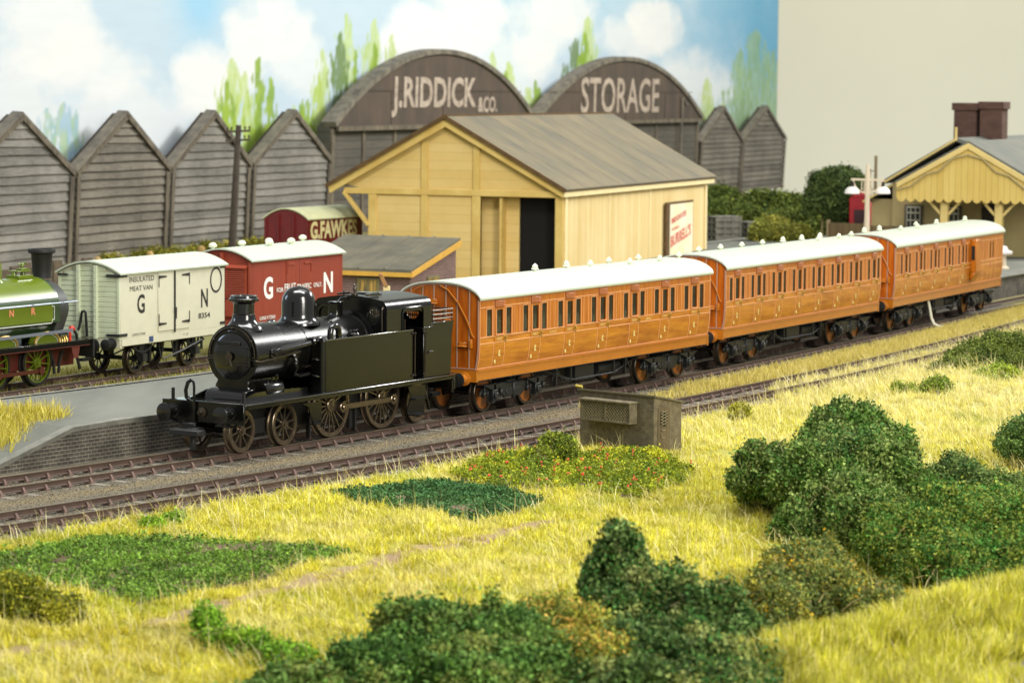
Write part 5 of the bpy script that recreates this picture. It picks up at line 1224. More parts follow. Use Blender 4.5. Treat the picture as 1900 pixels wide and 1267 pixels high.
fm.box(.20, .33, .1, 11.2, 4.26, 4.56)
for y in (7.05, 4.42): fm.box(.22, .33, y - .17, y + .17, 4.56, gtop(y) - .25)
fm.box(.24, .33, yr, yl, .2, .4) ; fm.build('wall_framing', M_CRP, gs, bevel=.02)
fm = MB()
for x in (.5, 24.0 - .25): fm.box(x, x + .3, .02, .10, -.24, 4.5)
for x in (7.2, 13.8): fm.box(x, x + .12, .06, .10, -.24, 4.5)
fm.build('side_post', M_FAS, gs, bevel=.02)
for s in (0, 1):
    a = (0 if s == 0 else GW, ZE); c = (GW / 2, ZA); v_ = Vector((c[0] - a[0], c[1] - a[1])).normalized(); n_ = Vector((-v_.y, v_.x)) if s == 0 else Vector((v_.y, -v_.x))
    if n_.y < 0: n_ = -n_
    a2_ = (a[0] - v_.x * .15, a[1] - v_.y * .15)
    mb = MB(); P = [a2_, c, (c[0], c[1] + .16), (a2_[0] + n_.x * .14, a2_[1] + n_.y * .14)]; mb.prism(P if s == 0 else P[::-1], -.08, GL_ + .1, 'x'); rf = mb.build('roof', M_SLATE, gs)
    mb = MB(); P = [(a[0], a[1] - .36), (c[0], c[1] - .40), (c[0], c[1] - .02), (a[0] - v_.x * .1, a[1] - .04)]; mb.prism(P if s == 0 else P[::-1], -.02, .06, 'x'); mb.build('bargeboard', M_CRP, gs, bevel=.015)
    mb = MB(); P = [(a2_[0], a2_[1] - .02), (c[0], c[1] - .02), (c[0], c[1] + .18), (a2_[0] + n_.x * .16, a2_[1] + n_.y * .16)]; mb.prism(P if s == 0 else P[::-1], -.16, -.081, 'x'); mb.build('verge', M_BRN, gs)
mb = MB(); mb.box(-.02, GL_, -.10, -.02, 4.30, 4.58); mb.build('eaves_fascia', M_FAS, gs, bevel=.01)
mb = MB(); mb.box(-.04, GL_ + .02, -.16, -.08, 4.57, 4.63); mb.build('gutter', M_BRN, gs)
mb = MB(); mb.box(-.1, GL_ + .1, GW / 2 - .12, GW / 2 + .12, ZA + .1, ZA + .19); mb.build('ridge_cap', M_BRN, gs)
mb = MB()
for k in range(1, 9): x = k * 2.75; v1 = Vector((0, ZE + .13)); mb.bar((x, -.1, ZE + .10), (x, GW / 2, ZA + .150), .03, .03, (1, 0, 0))
mb.build('roof_joint', M_SLATE, gs)
mb = MB(); mb.bar((.27, 9.9, 2.75), (.27, 11.2, 4.35), .16, .30, (1, 0, 0)); mb.build('brace', M_CRP, gs, bevel=.02)
mb = MB(); mb.box(.95, 1.05, 2.50, 4.4, -.24, 4.3); mb.build('sliding_door', M_CRM, gs)
mb = MB(); mb.box(1.05, 1.1, .3, 9.6, -.24, 4.5); mb.build('shade_sheet', M_VOID, gs)  # flat black sheet in place of the shaded shed inside
mb = MB(); mb.box(.33, .95, 3.15, 3.27, -.2, 4.2); mb.build('door_stile', M_CRP, gs)
# poster board
pb = thing('poster_board', "white poster lettered BURRELL'S in red on the shed side", 'poster', (SP[0], SP[1], 0), SP[2])
mb = MB(); mb.box(16.2, 21.0, -.10, .02, .6, 3.52); mb.build('board_frame', M_BRN, pb)
mb = MB(); mb.box(16.75, 20.85, -.13, -.10, .72, 3.40); mb.build('poster_sheet', mat('poster_paper', 'efe6cf', .7, col2='f0dfb0', vscale=.7), pb)
M_RLET = mat('faded_red_letters', 'cc4a40', .7, col2='d98070', vscale=3)
for s_, a, b, z0, z1, dzz in (('BRIDGWATER', 16.95, 19.6, 2.38, 2.68, .38), ('THE HOME OF', 17.0, 18.3, 2.02, 2.17, .12), ("BURRELL'S", 16.85, 20.45, 1.16, 1.78, .55)):
    o = text('lettering', s_, M_RLET, a, b, z0, z1, -.14, pb, bold=.03, thick=.01)
    me = o.data; 
    for vv in me.vertices: vv.co.z += (vv.co.x - a) / (b - a) * dzz
# brick hut with lean-to roof
M_PURP = brickmat('purple_brick', '6e5450', '7b605a', '8c7a70', .32, .11, vary=.12)
M_LEAD = mat('lead_roof', '5a574b', .8, col2='716b58', vscale=.8, bump=.15)
M_YEL = mat('ochre_paint', 'd0a040', .7, vary=.08)
BP = (-4.15, 120.0, R_(66)); bh = thing('brick_hut', 'low purple brick hut with sloping grey roof before the goods shed', 'hut', (BP[0], BP[1], 0), BP[2])
zl, zh, LX, WY = 1.88, 2.98, 4.35, 5.2
mb = MB(); mb.prism([(0, -.3), (LX, -.3), (LX, zh - .1), (0, zl - .1)], 0, WY, 'y'); mb.build('brick_wall', M_PURP, bh)
mb = MB(); mb.prism([(-.25, zl - .02), (LX + .1, zh - .0), (LX + .1, zh + .1), (-.25, zl + .10)], -.16, WY + .1, 'y'); rf = mb.build('roof', M_LEAD, bh)
mb = MB()
for y in (1.05, 2.25, 3.45): mb.tube([(-.26, y, zl + .10), (LX + .1, y, zh + .11)], .05, 8)
mb.build('lead_roll', M_LEAD, rf)
mb = MB(); mb.box(-.27, -.20, -.2, WY + .1, zl - .20, zl - .02); mb.prism([(-.25, zl - .22), (LX + .1, zh - .24), (LX + .1, zh - .0), (-.25, zl + .0)], -.21, -.161, 'y'); mb.build('fascia', M_YEL, bh)
for (a, b), (fx, sgn) in (((1.38, 2.40), ('front', 0)), ((1.55, 2.62), ('side', 0))):
    mb = MB(); p = MB()
    if fx == 'front':
        mb.box(-.06, -.003, a, b, .55, 1.58); p.box(-.09, -.06, a + .1, (a + b) / 2 - .05, .6, 1.5); p.box(-.09, -.06, (a + b) / 2 + .05, b - .1, .6, 1.5)
    else: mb.box(a, b, -.06, -.003, .75, 1.62); p.box(a + .1, (a + b) / 2 - .05, -.09, -.06, .8, 1.55); p.box((a + b) / 2 + .05, b - .1, -.09, -.06, .8, 1.55)
    f_ = mb.build('window', mat('olive_window_frame', '77724e', .7), bh)
    p.build('pane', mat('hut_pane', '4d4a3c', .3, col2='c8a050', vscale=2.4, stretch=(3, 3, .4)), f_)
# ================================================================== telegraph pole
M_POLE = mat('pole_timber', '4e453c', .9, vary=.2, vscale=3)
tp = thing('telegraph_pole', 'leaning dark telegraph pole with two crossarms before the sheds', 'telegraph pole', (-15.85, 166.8, -.24), 0, ry=R_(3.0))
mb = MB(); mb.tube([(0, 0, 0), (0, 0, 7.4)], [.24, .16], 12); mb.build('pole', M_POLE, tp)
for z in (6.55, 7.05):
    mb = MB(); mb.bar((-.68, -.14, z - .06), (.68, -.1, z + .08), .1, .12); ca = mb.build('crossarm', M_POLE, tp)
    mb = MB()
    for x in (-.62, -.38, .38, .62): mb.lathe([(.03, 0), (.03, .08), (.06, .09), (.055, .2), (.02, .23)], (x, -.12, z + .05 + x * .1), n=8)
    mb.build('insulator', M_POLE, ca)
# ================================================================== station
M_STN = mat('station_render', 'a8976a', .85, col2='b6a676', vscale=.6); M_STNP = mat('station_cream', 'dcc37c', .75, vary=.06, vscale=.6)
M_VAL = boardmat('valance_boards', 'd2b35e', 'e2c878', 'b49850', pitch=.32, axis='Y', streak=(3, 3, .3), vscale=1.2, line=.07)
M_SLT2 = mat('station_slates', '5c615c', .8, col2='6d6c62', vscale=.6, stretch=(1, 1, 1), bump=.3, bscale=5); M_CHB = brickmat('chimney_brick', '553a31', '5e453b', '4c3c35', .4, .14, vary=.15)
STP = (23.3, 152.0, R_(66)); st_ = thing('station_building', 'cream station building with scalloped canopy gable and two brick chimneys', 'station', (STP[0], STP[1], PZ), STP[2])
z_ = lambda z: z - PZ
HW = 3.75
for s in (-1, 1):
    mb = MB(); P = [(s * HW, z_(4.62)), (0, z_(6.70)), (0, z_(6.86)), (s * (HW + .15), z_(4.72))]; mb.prism(P if s < 0 else P[::-1], 0, 16, 'x'); mb.build('canopy_roof', M_SLT2, st_)
    mb = MB(); P = [(s * HW, z_(4.36)), (0, z_(6.44)), (0, z_(6.74)), (s * HW, z_(4.66))]; mb.prism(P if s < 0 else P[::-1], -.14, -.02, 'x'); mb.build('bargeboard', M_STNP, st_, bevel=.02)
    mb = MB(); 
    Q = [(s * (HW - .05), z_(4.30)), (s * 3.0, z_(4.48)), (s * 2.2, z_(5.1)), (s * 1.5, z_(5.3)), (s * .8, z_(5.95)), (0, z_(6.15))]
    mb.tube([(-.16, a, b) for a, b in Q], .05, 6); mb.build('scroll_moulding', M_STN, st_)
mb = MB(); n = 15; bot = []
for k in range(n):
    y0 = -HW + k * 2 * HW / n; wv = 2 * HW / n
    for t in (0, .2, .5, .8): bot.append((y0 + t * wv, z_(3.86) - (.20 if t in (.5,) else (.13 if t in (.2, .8) else 0)) ))
bot.append((HW, z_(3.86)))
mb.prism([(HW, z_(4.5)), (0, z_(6.6)), (-HW, z_(4.5))] + bot, -.02, .06, 'x'); mb.build('scalloped_valance', M_VAL, st_)
for s in (-1, 1):
    mb = MB()
    for k in range(30):
        x0 = k * .5; mb.prism([(x0, z_(4.6)), (x0 + .5, z_(4.6)), (x0 + .5, z_(3.95)), (x0 + .25, z_(3.75)), (x0, z_(3.95))], s * HW - .03, s * HW + .03, 'y')
    mb.build('side_valance', M_VAL, st_)
for x in (.5, 7.5, 14.5):
    for y in (-1.55, 1.32):
        mb = MB(); mb.box(x - .2, x + .2, y - .2, y + .2, 0, z_(4.5)); po = mb.build('post', M_STNP, st_, bevel=.03)
        mb = MB()
        for s in (-1, 1): mb.bar((x, y + s * .15, z_(3.0)), (x, y + s * .95, z_(3.85)), .12, .14, (1, 0, 0))
        mb.build('bracket', M_STNP, po)
# main block
mb = MB(); bx, by0, by1 = 4.4, -4.6, 5.3
mb.prism([(by0, 0), (by0, z_(4.6)), (1.2, z_(6.6)), (by1, z_(4.5)), (by1, 0)], bx, bx + 14, 'x'); mb.box(bx + .5, bx + 14, 5.3, 6.6, 0, z_(3.6)); mb.build('wall', M_STN, st_)
mb = MB(); P = [(by1 + .35, z_(4.45)), (1.8, z_(6.75)), (1.8, z_(6.95)), (by1 + .5, z_(4.62))]; mb.prism(P[::-1], bx - .3, bx + 14.4, 'x'); P = [(by0 - .35, z_(4.45)), (1.8, z_(6.75)), (1.8, z_(6.95)), (by0 - .5, z_(4.6))]; mb.prism(P, bx - .3, bx + 14.4, 'x')
mb.prism([(5.3, z_(4.3)), (6.9, z_(3.4)), (6.95, z_(3.55)), (5.3, z_(4.5))][::-1], bx + .2, bx + 14.4, 'x'); mrf = mb.build('roof', M_SLT2, st_)
mb = MB(); mb.bar((bx - .35, by1 + .4, z_(4.5)), (bx - .35, 1.8, z_(6.85)), .1, .24, (1, 0, 0)); mb.bar((bx + .1, 6.95, z_(3.45)), (bx + .1, 5.3, z_(4.4)), .1, .24, (1, 0, 0)); mb.tube([(bx - .35, 1.8, z_(6.8)), (bx - .35, 1.8, z_(7.5))], .07); mb.build('roof_trim', M_STNP, st_)
for x, y, zt in ((9.8, 2.75, 8.76), (9.8, 1.3, 8.84)):
    mb = MB(); mb.box(x - .6, x + .6, y - .62, y + .62, z_(5.9), z_(zt) - .25); mb.box(x - .7, x + .7, y - .72, y + .72, z_(zt) - .4, z_(zt)); mb.build('chimney', M_CHB, mrf, bevel=.02)
for y in (4.1, 2.0):
    mb = MB(); mb.box(bx - .08, bx - .003, y - .5, y + .5, z_(1.75), z_(3.35)); wf = mb.build('window', mat('dark_window_frame', '5d5548', .7), st_)
    mb = MB(); mb.box(bx - .10, bx - .08, y - .38, y + .38, z_(1.85), z_(3.25)); mb.build('pane', mat('dark_pane', '3c4340', .15), wf)
    mb = MB(); M_WSH = mat('white_sash', 'd8d6c4', .6)
    for zz in (1.85, 2.5, 2.9, 3.2): mb.box(bx - .13, bx - .10, y - .38, y + .38, z_(zz), z_(zz) + .07)
    for yy in (-.38, -.13, .13, .34): mb.box(bx - .13, bx - .10, y + yy, y + yy + .04, z_(1.85), z_(3.25))
    mb.build('glazing_bar', M_WSH, wf)
for y0, y1 in ((-.7, .4), (-3.4, -2.0)):
    mb = MB(); mb.box(bx - .06, bx - .002, y0, y1, 0, z_(3.5)); dd = mb.build('doorway', mat('dark_brown_door', '2b221a', .7), st_)
mb = MB(); mb.box(bx - .1, bx - .06, -3.0, -2.6, z_(1.4), z_(2.2)); mb.build('notice', mat('dull_notice', '8c8a68', .8), dd)
# platform lamp
M_LAMP = mat('lamp_post_cream', 'd9c8ae', .6); lp = gz(1608, 427, 2.53); lamp = thing('platform_lamp', 'cream twin-arm lamp post with white shades on the platform', 'lamp post', (17.45, 146.0, PZ), R_(10))
mb = MB(); mb.tube([(0, 0, 0), (0, 0, 1), (0, 0, 4.6), (0, 0, 5.05)], [.17, .14, .12, .05], 10); mb.build('post', M_LAMP, lamp)
mb = MB(); mb.bar((-.85, 0, 4.28), (.85, 0, 4.24), .09, .10)
for s in (-1, 1): mb.tube([(s * .72 * cos(t), 0, 4.22 - .62 * sin(t)) for t in np.linspace(0, pi / 2, 8)], .05, 6); mb.bar((s * .3, 0, 4.2), (s * .3, 0, 3.75), .04, .04); mb.bar((s * .17, 0, 4.2), (s * .17, 0, 3.65), .04, .04)
mb.build('arm', M_LAMP, lamp)
for s in (-1, 1):
    mb = MB(); mb.lathe([(.09, 4.15), (.09, 3.88)], (s * .78, 0, 0), n=12); lh = mb.build('lamp_holder', M_BLKM, lamp)
    mb = MB(); mb.lathe([(.08, 3.92), (.22, 3.88), (.34, 3.76), (.38, 3.60), (.36, 3.56), (.3, 3.6)], (s * .78, 0, 0), n=20, cap=False); mb.build('lamp_shade', mat('white_enamel', 'ece6e2', .4), lh)
# red kiosk, timber post, brown fence
M_KRED = mat('kiosk_red', 'a8202a', .5, vary=.08); kx, ky = 18.8, 165.
k_ = thing('telephone_kiosk', 'red kiosk with a dark window behind the platform lamp', 'kiosk', (19.4, 165., .6), R_(-12))
mb = MB(); mb.box(-.62, .55, -.6, .6, 0, 2.85); mb.prism([(-.62, 2.85), (.55, 2.85), (.2, 3.1), (-.3, 3.1)], -.6, .6, 'y'); mb.build('kiosk_body', M_KRED, k_, bevel=.04)
mb = MB(); mb.box(-.35, .25, -.63, -.6, 1.0, 2.2); mb.build('window', mat('kiosk_glass', '4a3438', .2), k_)
mb = MB(); mb.box(-.5, .4, -.72, -.6, 1.62 - 1.0, 1.62 - .75); mb.build('sill', M_KRED, k_)
tpst = thing('signal_ladder_post', 'slim brown post with a ladder behind the red kiosk', 'post', (20.35, 166.5, 0), 0)
mb = MB(); mb.tube([(0, 0, 0), (0, 0, 5.75)], .09, 8); mb.build('post', mat('brown_post', '8a7a5c', .8), tpst)
mb = MB(); mb.tube([(-.35, 0, 2), (-.3, 0, 5.0)], .04, 6)
for k in range(6): mb.bar((-.35, 0, 2.4 + k * .5), (0, 0, 2.4 + k * .5), .04, .05)
mb.build('ladder', mat('brown_post', '8a7a5c', .8), tpst)
mb = MB(); P = [(17.2, 161.5), (18.8, 158.2), (20.4, 155.6)]
fn = thing('board_fence', 'brown board fence between the bushes and the station wall', 'fence', (0, 0, 0))
for (a, b), (c, d) in zip(P, P[1:]): mb.bar((a, b, .9), (c, d, 1.0), .1, 2.6, (0, 0, 1))
mb.build('fence_boards', boardmat('brown_fence', '6f5c40', '84704e', '54442e', pitch=.3, axis='XY', streak=(3, 3, .4)), fn)
mb = MB()
for p in P: mb.box(p[0] - .1, p[0] + .1, p[1] - .1, p[1] + .1, -.24, 2.35)
mb.build('post', mat('brown_post', '8a7a5c', .8), fn)
# pallets of crates behind the shed
M_GREY = mat('grey_crate', '77746a', .9, vary=.2, vscale=4)
for k, (x, y, h, w_, lb) in enumerate(((12.6, 176.5, 6, 1.7, 'stack of grey slatted crates right against the goods shed corner'), (14.3, 177.5, 5, 1.1, 'smaller stack of grey slatted crates beside the bushes'))):
    cr = thing('crate_stack', lb, 'crates', (x, y, -.24), R_(20), 'crate stacks behind the goods shed')
    for i in range(h):
        mb = MB(); z = i * .36
        for q in (-.5, 0, .5): mb.box(-w_ / 2, w_ / 2, q * 1.2 - .05, q * 1.2 + .05, z + .02, z + .22)
        mb.box(-w_ / 2, w_ / 2, -.62, .62, z + .24, z + .32)
        for q in (-.45, -.15, .15, .45): mb.box(q * w_ - .05, q * w_ + .05, -.66, .66, z, z + .02); mb.box(q * w_ - .06, q * w_ + .06, -.67, -.62, z + .02, z + .34)
        mb.build('crate', M_GREY, cr)
# white churn-like drum on the platform, bent white wire by the rails, cream figure-like marker
ch = thing('platform_weighing_stand', 'small white stand on the platform past the last carriage', 'platform stand', (24.0, 144.6, PZ), 0)
mb = MB(); mb.lathe([(.28, 0), (.28, .08), (.14, .14), (.13, .62), (.2, .68)], n=16); mb.build('pedestal', M_LAMP, ch); mb = MB(); mb.lathe([(.2, .68), (.42, .74), (.44, .85), (.2, .95), (.16, 1.1), (.001, 1.14)], n=18, cap=False); mb.build('top', mat('white_enamel', 'ece6e2', .4), ch)
wp = gz(1737, 607, -.1); o = MB(); o.tube([(-.36, 0, 1.15), (-.30, 0, .85), (-.20, 0, .35), (-.10, 0, .12), (.08, -.05, .02), (.24, -.1, 0)], .055, 8)
o = o.build('bent_white_post', mat('chalky_white', 'e6e2cc', .6), None); o.location = (wp[0], wp[1], -.08); tag(o, 'thin bent white post leaning beside the last carriage', 'post')
pp = (-5.3, 119.0); o = thing('cream_marker_post', 'cream post with a small brown arm before the brick hut window', 'post', (-4.98, 117.0, -.24), 0)
mb = MB(); mb.box(-.13, .13, -.1, .1, 0, 1.75); mb.build('post', mat('cream_wood', 'd9c58c', .7), o, bevel=.02); mb = MB(); mb.bar((0, -.05, 1.7), (-.22, -.05, 2.15), .1, .14); mb.ball((-.24, -.05, 2.18), .09, 8); mb.build('arm', mat('tan_arm', 'a07446', .7), o)
# straw-coloured stumps and low dark fence at the shed foot
for i, (px, py, r) in enumerate(((184, 478, .20), (280, 468, .22), (374, 458, .24))):
    p = gz(px, py + 14, -.24); mb = MB(); mb.ball((0, 0, .35), r, 12, (1, 1, 1.15)); mb.lathe([(.2, 0), (.16, .3)], n=10); o = mb.build('straw_bale', mat('straw', 'b99a62', .95, vary=.2, vscale=6), None); o.location = (p[0] + .2, p[1] - 2.0, -.24)
    tag(o, ['straw-coloured round stump nearest the green engine chimney', 'middle straw-coloured round stump above the meat van roof', 'straw-coloured round stump left of the red van roof'][i], 'stump', 'round stumps below the timber sheds')
mb = MB(); tf = thing('sleeper_fence', 'low dark sleeper fence behind the green engine chimney', 'fence', (-22.2, 128.0, -.24), R_(62))
for k in range(9): mb.box(k * .75, k * .75 + .62, -.08, .08, 0, 1.55 + .12 * ((k * 7) % 3))
mb.build('fence_boards', mat('dark_sleeper_wood', '5a4e3e', .95, vary=.25, vscale=3), tf)
# ================================================================== lineside hut
M_CONC = mat('mossy_rendered_wall', '5e5442', .95, col2='7c725a', vscale=5, bump=.9, bscale=18, detail=8)
M_CONCD = mat('dark_plank_end', '5c4e38', .9, col2='6e6148', vscale=3, stretch=(4, 4, .5), bump=.4, bscale=10)
ha, hb = gz(1075, 832, -.25), gz(1213, 848, -.25); hA = math.atan2(hb[1] - ha[1], hb[0] - ha[0]); HL = math.hypot(hb[0] - ha[0], hb[1] - ha[1]); HWd = 1.15
hut = thing('lineside_hut', 'small weathered lineside hut with barred windows beside the siding', 'hut', (ha[0], ha[1], -.28), hA)
zt0, zt1 = 1.60, 1.60
mb = MB(); mb.prism([(0, 0), (HWd, 0), (HWd, 1.38), (0, 1.62)], 0, HL, 'x'); mb.build('wall', M_CONC, hut, bevel=.02)
mb = MB(); mb.prism([(-.06, 1.60), (HWd + .06, 1.36), (HWd + .06, 1.42), (-.06, 1.66)], -.06, HL + .06, 'x'); mb.build('roof', mat('hut_roof_felt', '5d563f', .9, vary=.25, vscale=5), hut, bevel=.01)
mb = MB(); mb.box(.32, 2.0, -.32, 0, .86, .92); mb.box(.28, 2.04, -.40, .0, 1.40, 1.45); mb.box(.32, .37, -.32, -.0, .92, 1.40); mb.box(1.95, 2.0, -.32, -.0, .92, 1.40); mb.box(1.13, 1.19, -.33, -.28, .92, 1.40); mb.box(.37, 1.95, -.33, -.29, 1.34, 1.40)
wbx = mb.build('window_box', M_CONC, hut, bevel=.01)
mb = MB(); mb.box(.37, 1.95, -.22, -.2, .92, 1.36); mb.build('void', M_VOID, wbx)
mb = MB()
for x0, x1 in ((.38, 1.13), (1.19, 1.95)):
    n = 8; sp = (x1 - x0) / n
    for k in range(-4, n + 1):
        for s in (1, -1):
            a = x0 + k * sp; P0, P1 = (a, .92), (a + .44, 1.36)
            if s < 0: P0, P1 = (a, 1.36), (a + .44, .92)
            t0 = max(0, (x0 - a) / .44); t1 = min(1, (x1 - a) / .44)
            if t1 > t0: mb.bar((P0[0] + (P1[0] - P0[0]) * t0, -.30, P0[1] + (P1[1] - P0[1]) * t0), (P0[0] + (P1[0] - P0[0]) * t1, -.30, P0[1] + (P1[1] - P0[1]) * t1), .015, .022, (0, 0, 1))
mb.build('lattice_grille', mat('grille_grey', '8a7f62', .8), wbx)
mb = MB(); X = HL; mb.box(X + .001, X + .03, .14, .62, .10, 1.30); dr_ = mb.build('door', M_CONCD, hut, bevel=.01)
mb = MB(); mb.box(X + .03, X + .035, .22, .50, .82, 1.20); mb.build('void', M_VOID, dr_)
mb = MB()
for k in range(5): mb.bar((X + .045, .22, .84 + k * .08), (X + .045, .50, .92 + k * .08), .012, .018); mb.bar((X + .045, .50, .84 + k * .08), (X + .045, .22, .92 + k * .08), .012, .018)
mb.build('lattice_grille', mat('grille_grey', '8a7f62', .8), dr_)
mb = MB(); mb.tube([(X + .04, .24, .72), (X + .08, .24, .72), (X + .08, .38, .72)], .012, 6); mb.tube([(X + .04, .24, .60), (X + .07, .24, .60), (X + .07, .24, .52), (X + .07, .36, .52)], .012, 6); mb.build('door_handle', mat('grille_grey', '8a7f62', .8), dr_)
mb = MB(); mb.tube([(-.1, -.05, 1.72), (.1, -.02, 1.70)], .04, 6); mb.build('roof_edge_moss', mat('yellow_moss', 'b5a24a', .95), hut)
# ================================================================== vegetation
FOL_M = mat('foliage', 'ffffff', .75, attr='col', vary=0, spec=.25)
def frus(x, y, m=1.2): return np.abs(x) < .1745 * y + m
def blades(name, X, Y, Z, hmin, hmax, cols, lean=.5, wid=.016, seed=0, dirb=None):
    r = np.random.default_rng(seed); n = len(X); h = r.uniform(hmin, hmax, n); a = r.uniform(0, 2 * pi, n)
    ln = np.abs(r.normal(0, lean, n)) ; b = r.uniform(0, 2 * pi, n) if dirb is None else dirb + r.normal(0, .9, n)
    lx, ly = np.cos(b) * ln, np.sin(b) * ln; nn = np.sqrt(1 + ln ** 2)
    w_ = wid * r.uniform(.6, 1.4, n); dx, dy = np.cos(a) * w_ / 2, np.sin(a) * w_ / 2
    def at(t, k): return np.stack([X + lx * h * t * k / nn, Y + ly * h * t * k / nn, Z + h * t / nn - .03 + .0 * t], 1)
    p0 = at(0, 0); p1 = at(.55, .7); p2 = at(1, 1.15); D = np.stack([dx, dy, np.zeros(n)], 1)
    V = np.stack([p0 - D, p0 + D, p1 + D * .8, p1 - D * .8, p2], 1).reshape(-1, 3)
    i = np.arange(n)[:, None] * 5
    F = np.concatenate([i + np.array([0, 1, 2]), i + np.array([0, 2, 3]), i + np.array([3, 2, 4])], 0)
    C = np.repeat(cols, 5, 0).reshape(n, 5, 3); C[:, :2] *= .85; C = C.reshape(-1, 3)  # blade feet darkened: shade at the roots put into the colour
    return vmesh(name, V, F, FOL_M, C)
def leafcol(c):
    q = [int(c[i:i+2], 16) / 255 for i in (0, 2, 4)]
    return np.array(s2l((min(1, q[0] * LIFT[0] + .03), min(1, q[1] * LIFT[1] + .03), q[2] * LIFT[2]))[:3])
LIFT = (1.26, 1.22, 1.08)
def pick(pal, n, r, k=None, leafy=False):
    P = np.array([(leafcol if leafy else L3)(c) for c in pal]); idx = r.integers(0, len(P), n) if k is None else np.clip((k * len(P)).astype(int), 0, len(P) - 1)
    return P[idx] * r.uniform(.8, 1.2, (n, 1))
r = np.random.default_rng(3)
# dense bank grass
N0 = 130000
ys_ = r.uniform(43, 122, N0) ; keep = r.uniform(0, 1, N0) < np.clip((78 / ys_) ** 1.6, 0, 1); ys_ = ys_[keep]; n = len(ys_)
xs_ = r.uniform(-1, 1, n) * (.1745 * ys_ + 4.2); d2 = dist(C_T2, xs_, ys_); nz = vnoise(xs_, ys_, .8, 21, 3); nzb = vnoise(xs_, ys_, 3.0, 22, 3)
cov = np.clip((ys_ - 91) / 5, 0, 1)
ok = (d2 > 1.25 + (nz - .5) * 1.1 - cov * 1.75)
for P in (PLOT_A, PLOT_B, PLOT_C, GREY): ok &= ~inpoly(xs_, ys_, P)
pd = np.minimum(segd(xs_, ys_, PATH), segd(xs_, ys_, PATH2)); ok &= (pd > .42 + (nz - .5) * .7) | (r.uniform(0, 1, n) < .12)
hp = (xs_ - ha[0]) * cos(hA) + (ys_ - ha[1]) * sin(hA); hq = -(xs_ - ha[0]) * sin(hA) + (ys_ - ha[1]) * cos(hA); ok &= ~((hp > -.03) & (hp < HL + .03) & (hq > -.03) & (hq < HWd))
ok &= r.uniform(0, 1, n) < .55 + .45 * nz
xs_, ys_, d2, nz, nzb = [q[ok] for q in (xs_, ys_, d2, nz, nzb)]; NT = len(xs_)
TS = r.uniform(.035, .10, NT); TH = r.uniform(.6, 1.5, NT) ** 1.3; TT = r.uniform(.74, 1.22, NT); tb = r.uniform(0, 2 * pi, NT); PB = 24
ox, oy = r.normal(0, 1, (NT, PB)) * TS[:, None], r.normal(0, 1, (NT, PB)) * TS[:, None]
out_dir = np.arctan2(oy, ox).ravel() * 1.0; xs_ = (xs_[:, None] + ox).ravel(); ys_ = (ys_[:, None] + oy).ravel(); nz, nzb = np.repeat(nz, PB), np.repeat(nzb, PB); TH, TT, tb = np.repeat(TH, PB), np.repeat(TT, PB), np.repeat(tb, PB)
okh = np.ones(len(xs_), bool); hp = (xs_ - ha[0]) * cos(hA) + (ys_ - ha[1]) * sin(hA); hq = -(xs_ - ha[0]) * sin(hA) + (ys_ - ha[1]) * cos(hA); okh &= ~((hp > -.03) & (hp < HL + .03) & (hq > -.03) & (hq < HWd))
xs_, ys_, nz, nzb, TH, TT, tb, out_dir = [q[okh] for q in (xs_, ys_, nz, nzb, TH, TT, tb, out_dir)]; n = len(xs_); print('blades', n)
zz = hgt(xs_, ys_)
straw = np.clip((ys_ - 71) / 28 + (nzb - .5) * .8 + (nz - .5) * .4, 0, 1)
c1 = pick(['ccc640', 'bebb38', 'd8d258', 'aeb03a', 'd4cd6c', 'dcd684', 'b4a82c'], n, r); c2 = pick(['d6ce90', 'c8c07a', 'e0d9aa', 'bfba66', 'cfc674'], n, r)
cc = c1 * (1 - straw[:, None]) + c2 * straw[:, None]; gn = np.clip((vnoise(xs_, ys_, 1.6, 25, 3) - .62) * 5, 0, 1) * .6; cc = cc * (1 - gn[:, None]) + L3('8a9a2c') * gn[:, None]
hm = .16 + .12 * straw
swirl = vnoise(xs_, ys_, .55, 71, 2) * 14 + vnoise(xs_, ys_, 2.5, 72, 2) * 6
tone = .78 + .5 * vnoise(xs_, ys_, .45, 73, 3); cc = cc * tone[:, None]
dk = np.clip((vnoise(xs_, ys_, 1.9, 74, 3) - .55) * 4, 0, 1)[:, None] * (1 - straw[:, None]); cc = cc * (1 - .45 * dk) + L3('a89a1c') * .45 * dk
pl_ = np.clip((vnoise(xs_, ys_, 1.3, 75, 3) - .58) * 5, 0, 1)[:, None]; cc = cc * (1 - .6 * pl_) + L3('ddd39a') * .6 * pl_
cc = cc * TT[:, None] * np.array([1.20, 1.18, .98]); mixd = np.where(r.uniform(0, 1, n) < .6, out_dir, tb)
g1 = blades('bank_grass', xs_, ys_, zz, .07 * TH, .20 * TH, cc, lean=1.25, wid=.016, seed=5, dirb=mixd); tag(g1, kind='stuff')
# long pale stalks
m = r.uniform(0, 1, n) < .05 * (.3 + straw); g2 = blades('long_grass_stalks', xs_[m], ys_[m], zz[m], .35, .75, pick(['e0d7a4', 'd8cc8c', 'cfc070'], m.sum(), r), lean=1.3, wid=.014, seed=6, dirb=2.4); tag(g2, kind='stuff')
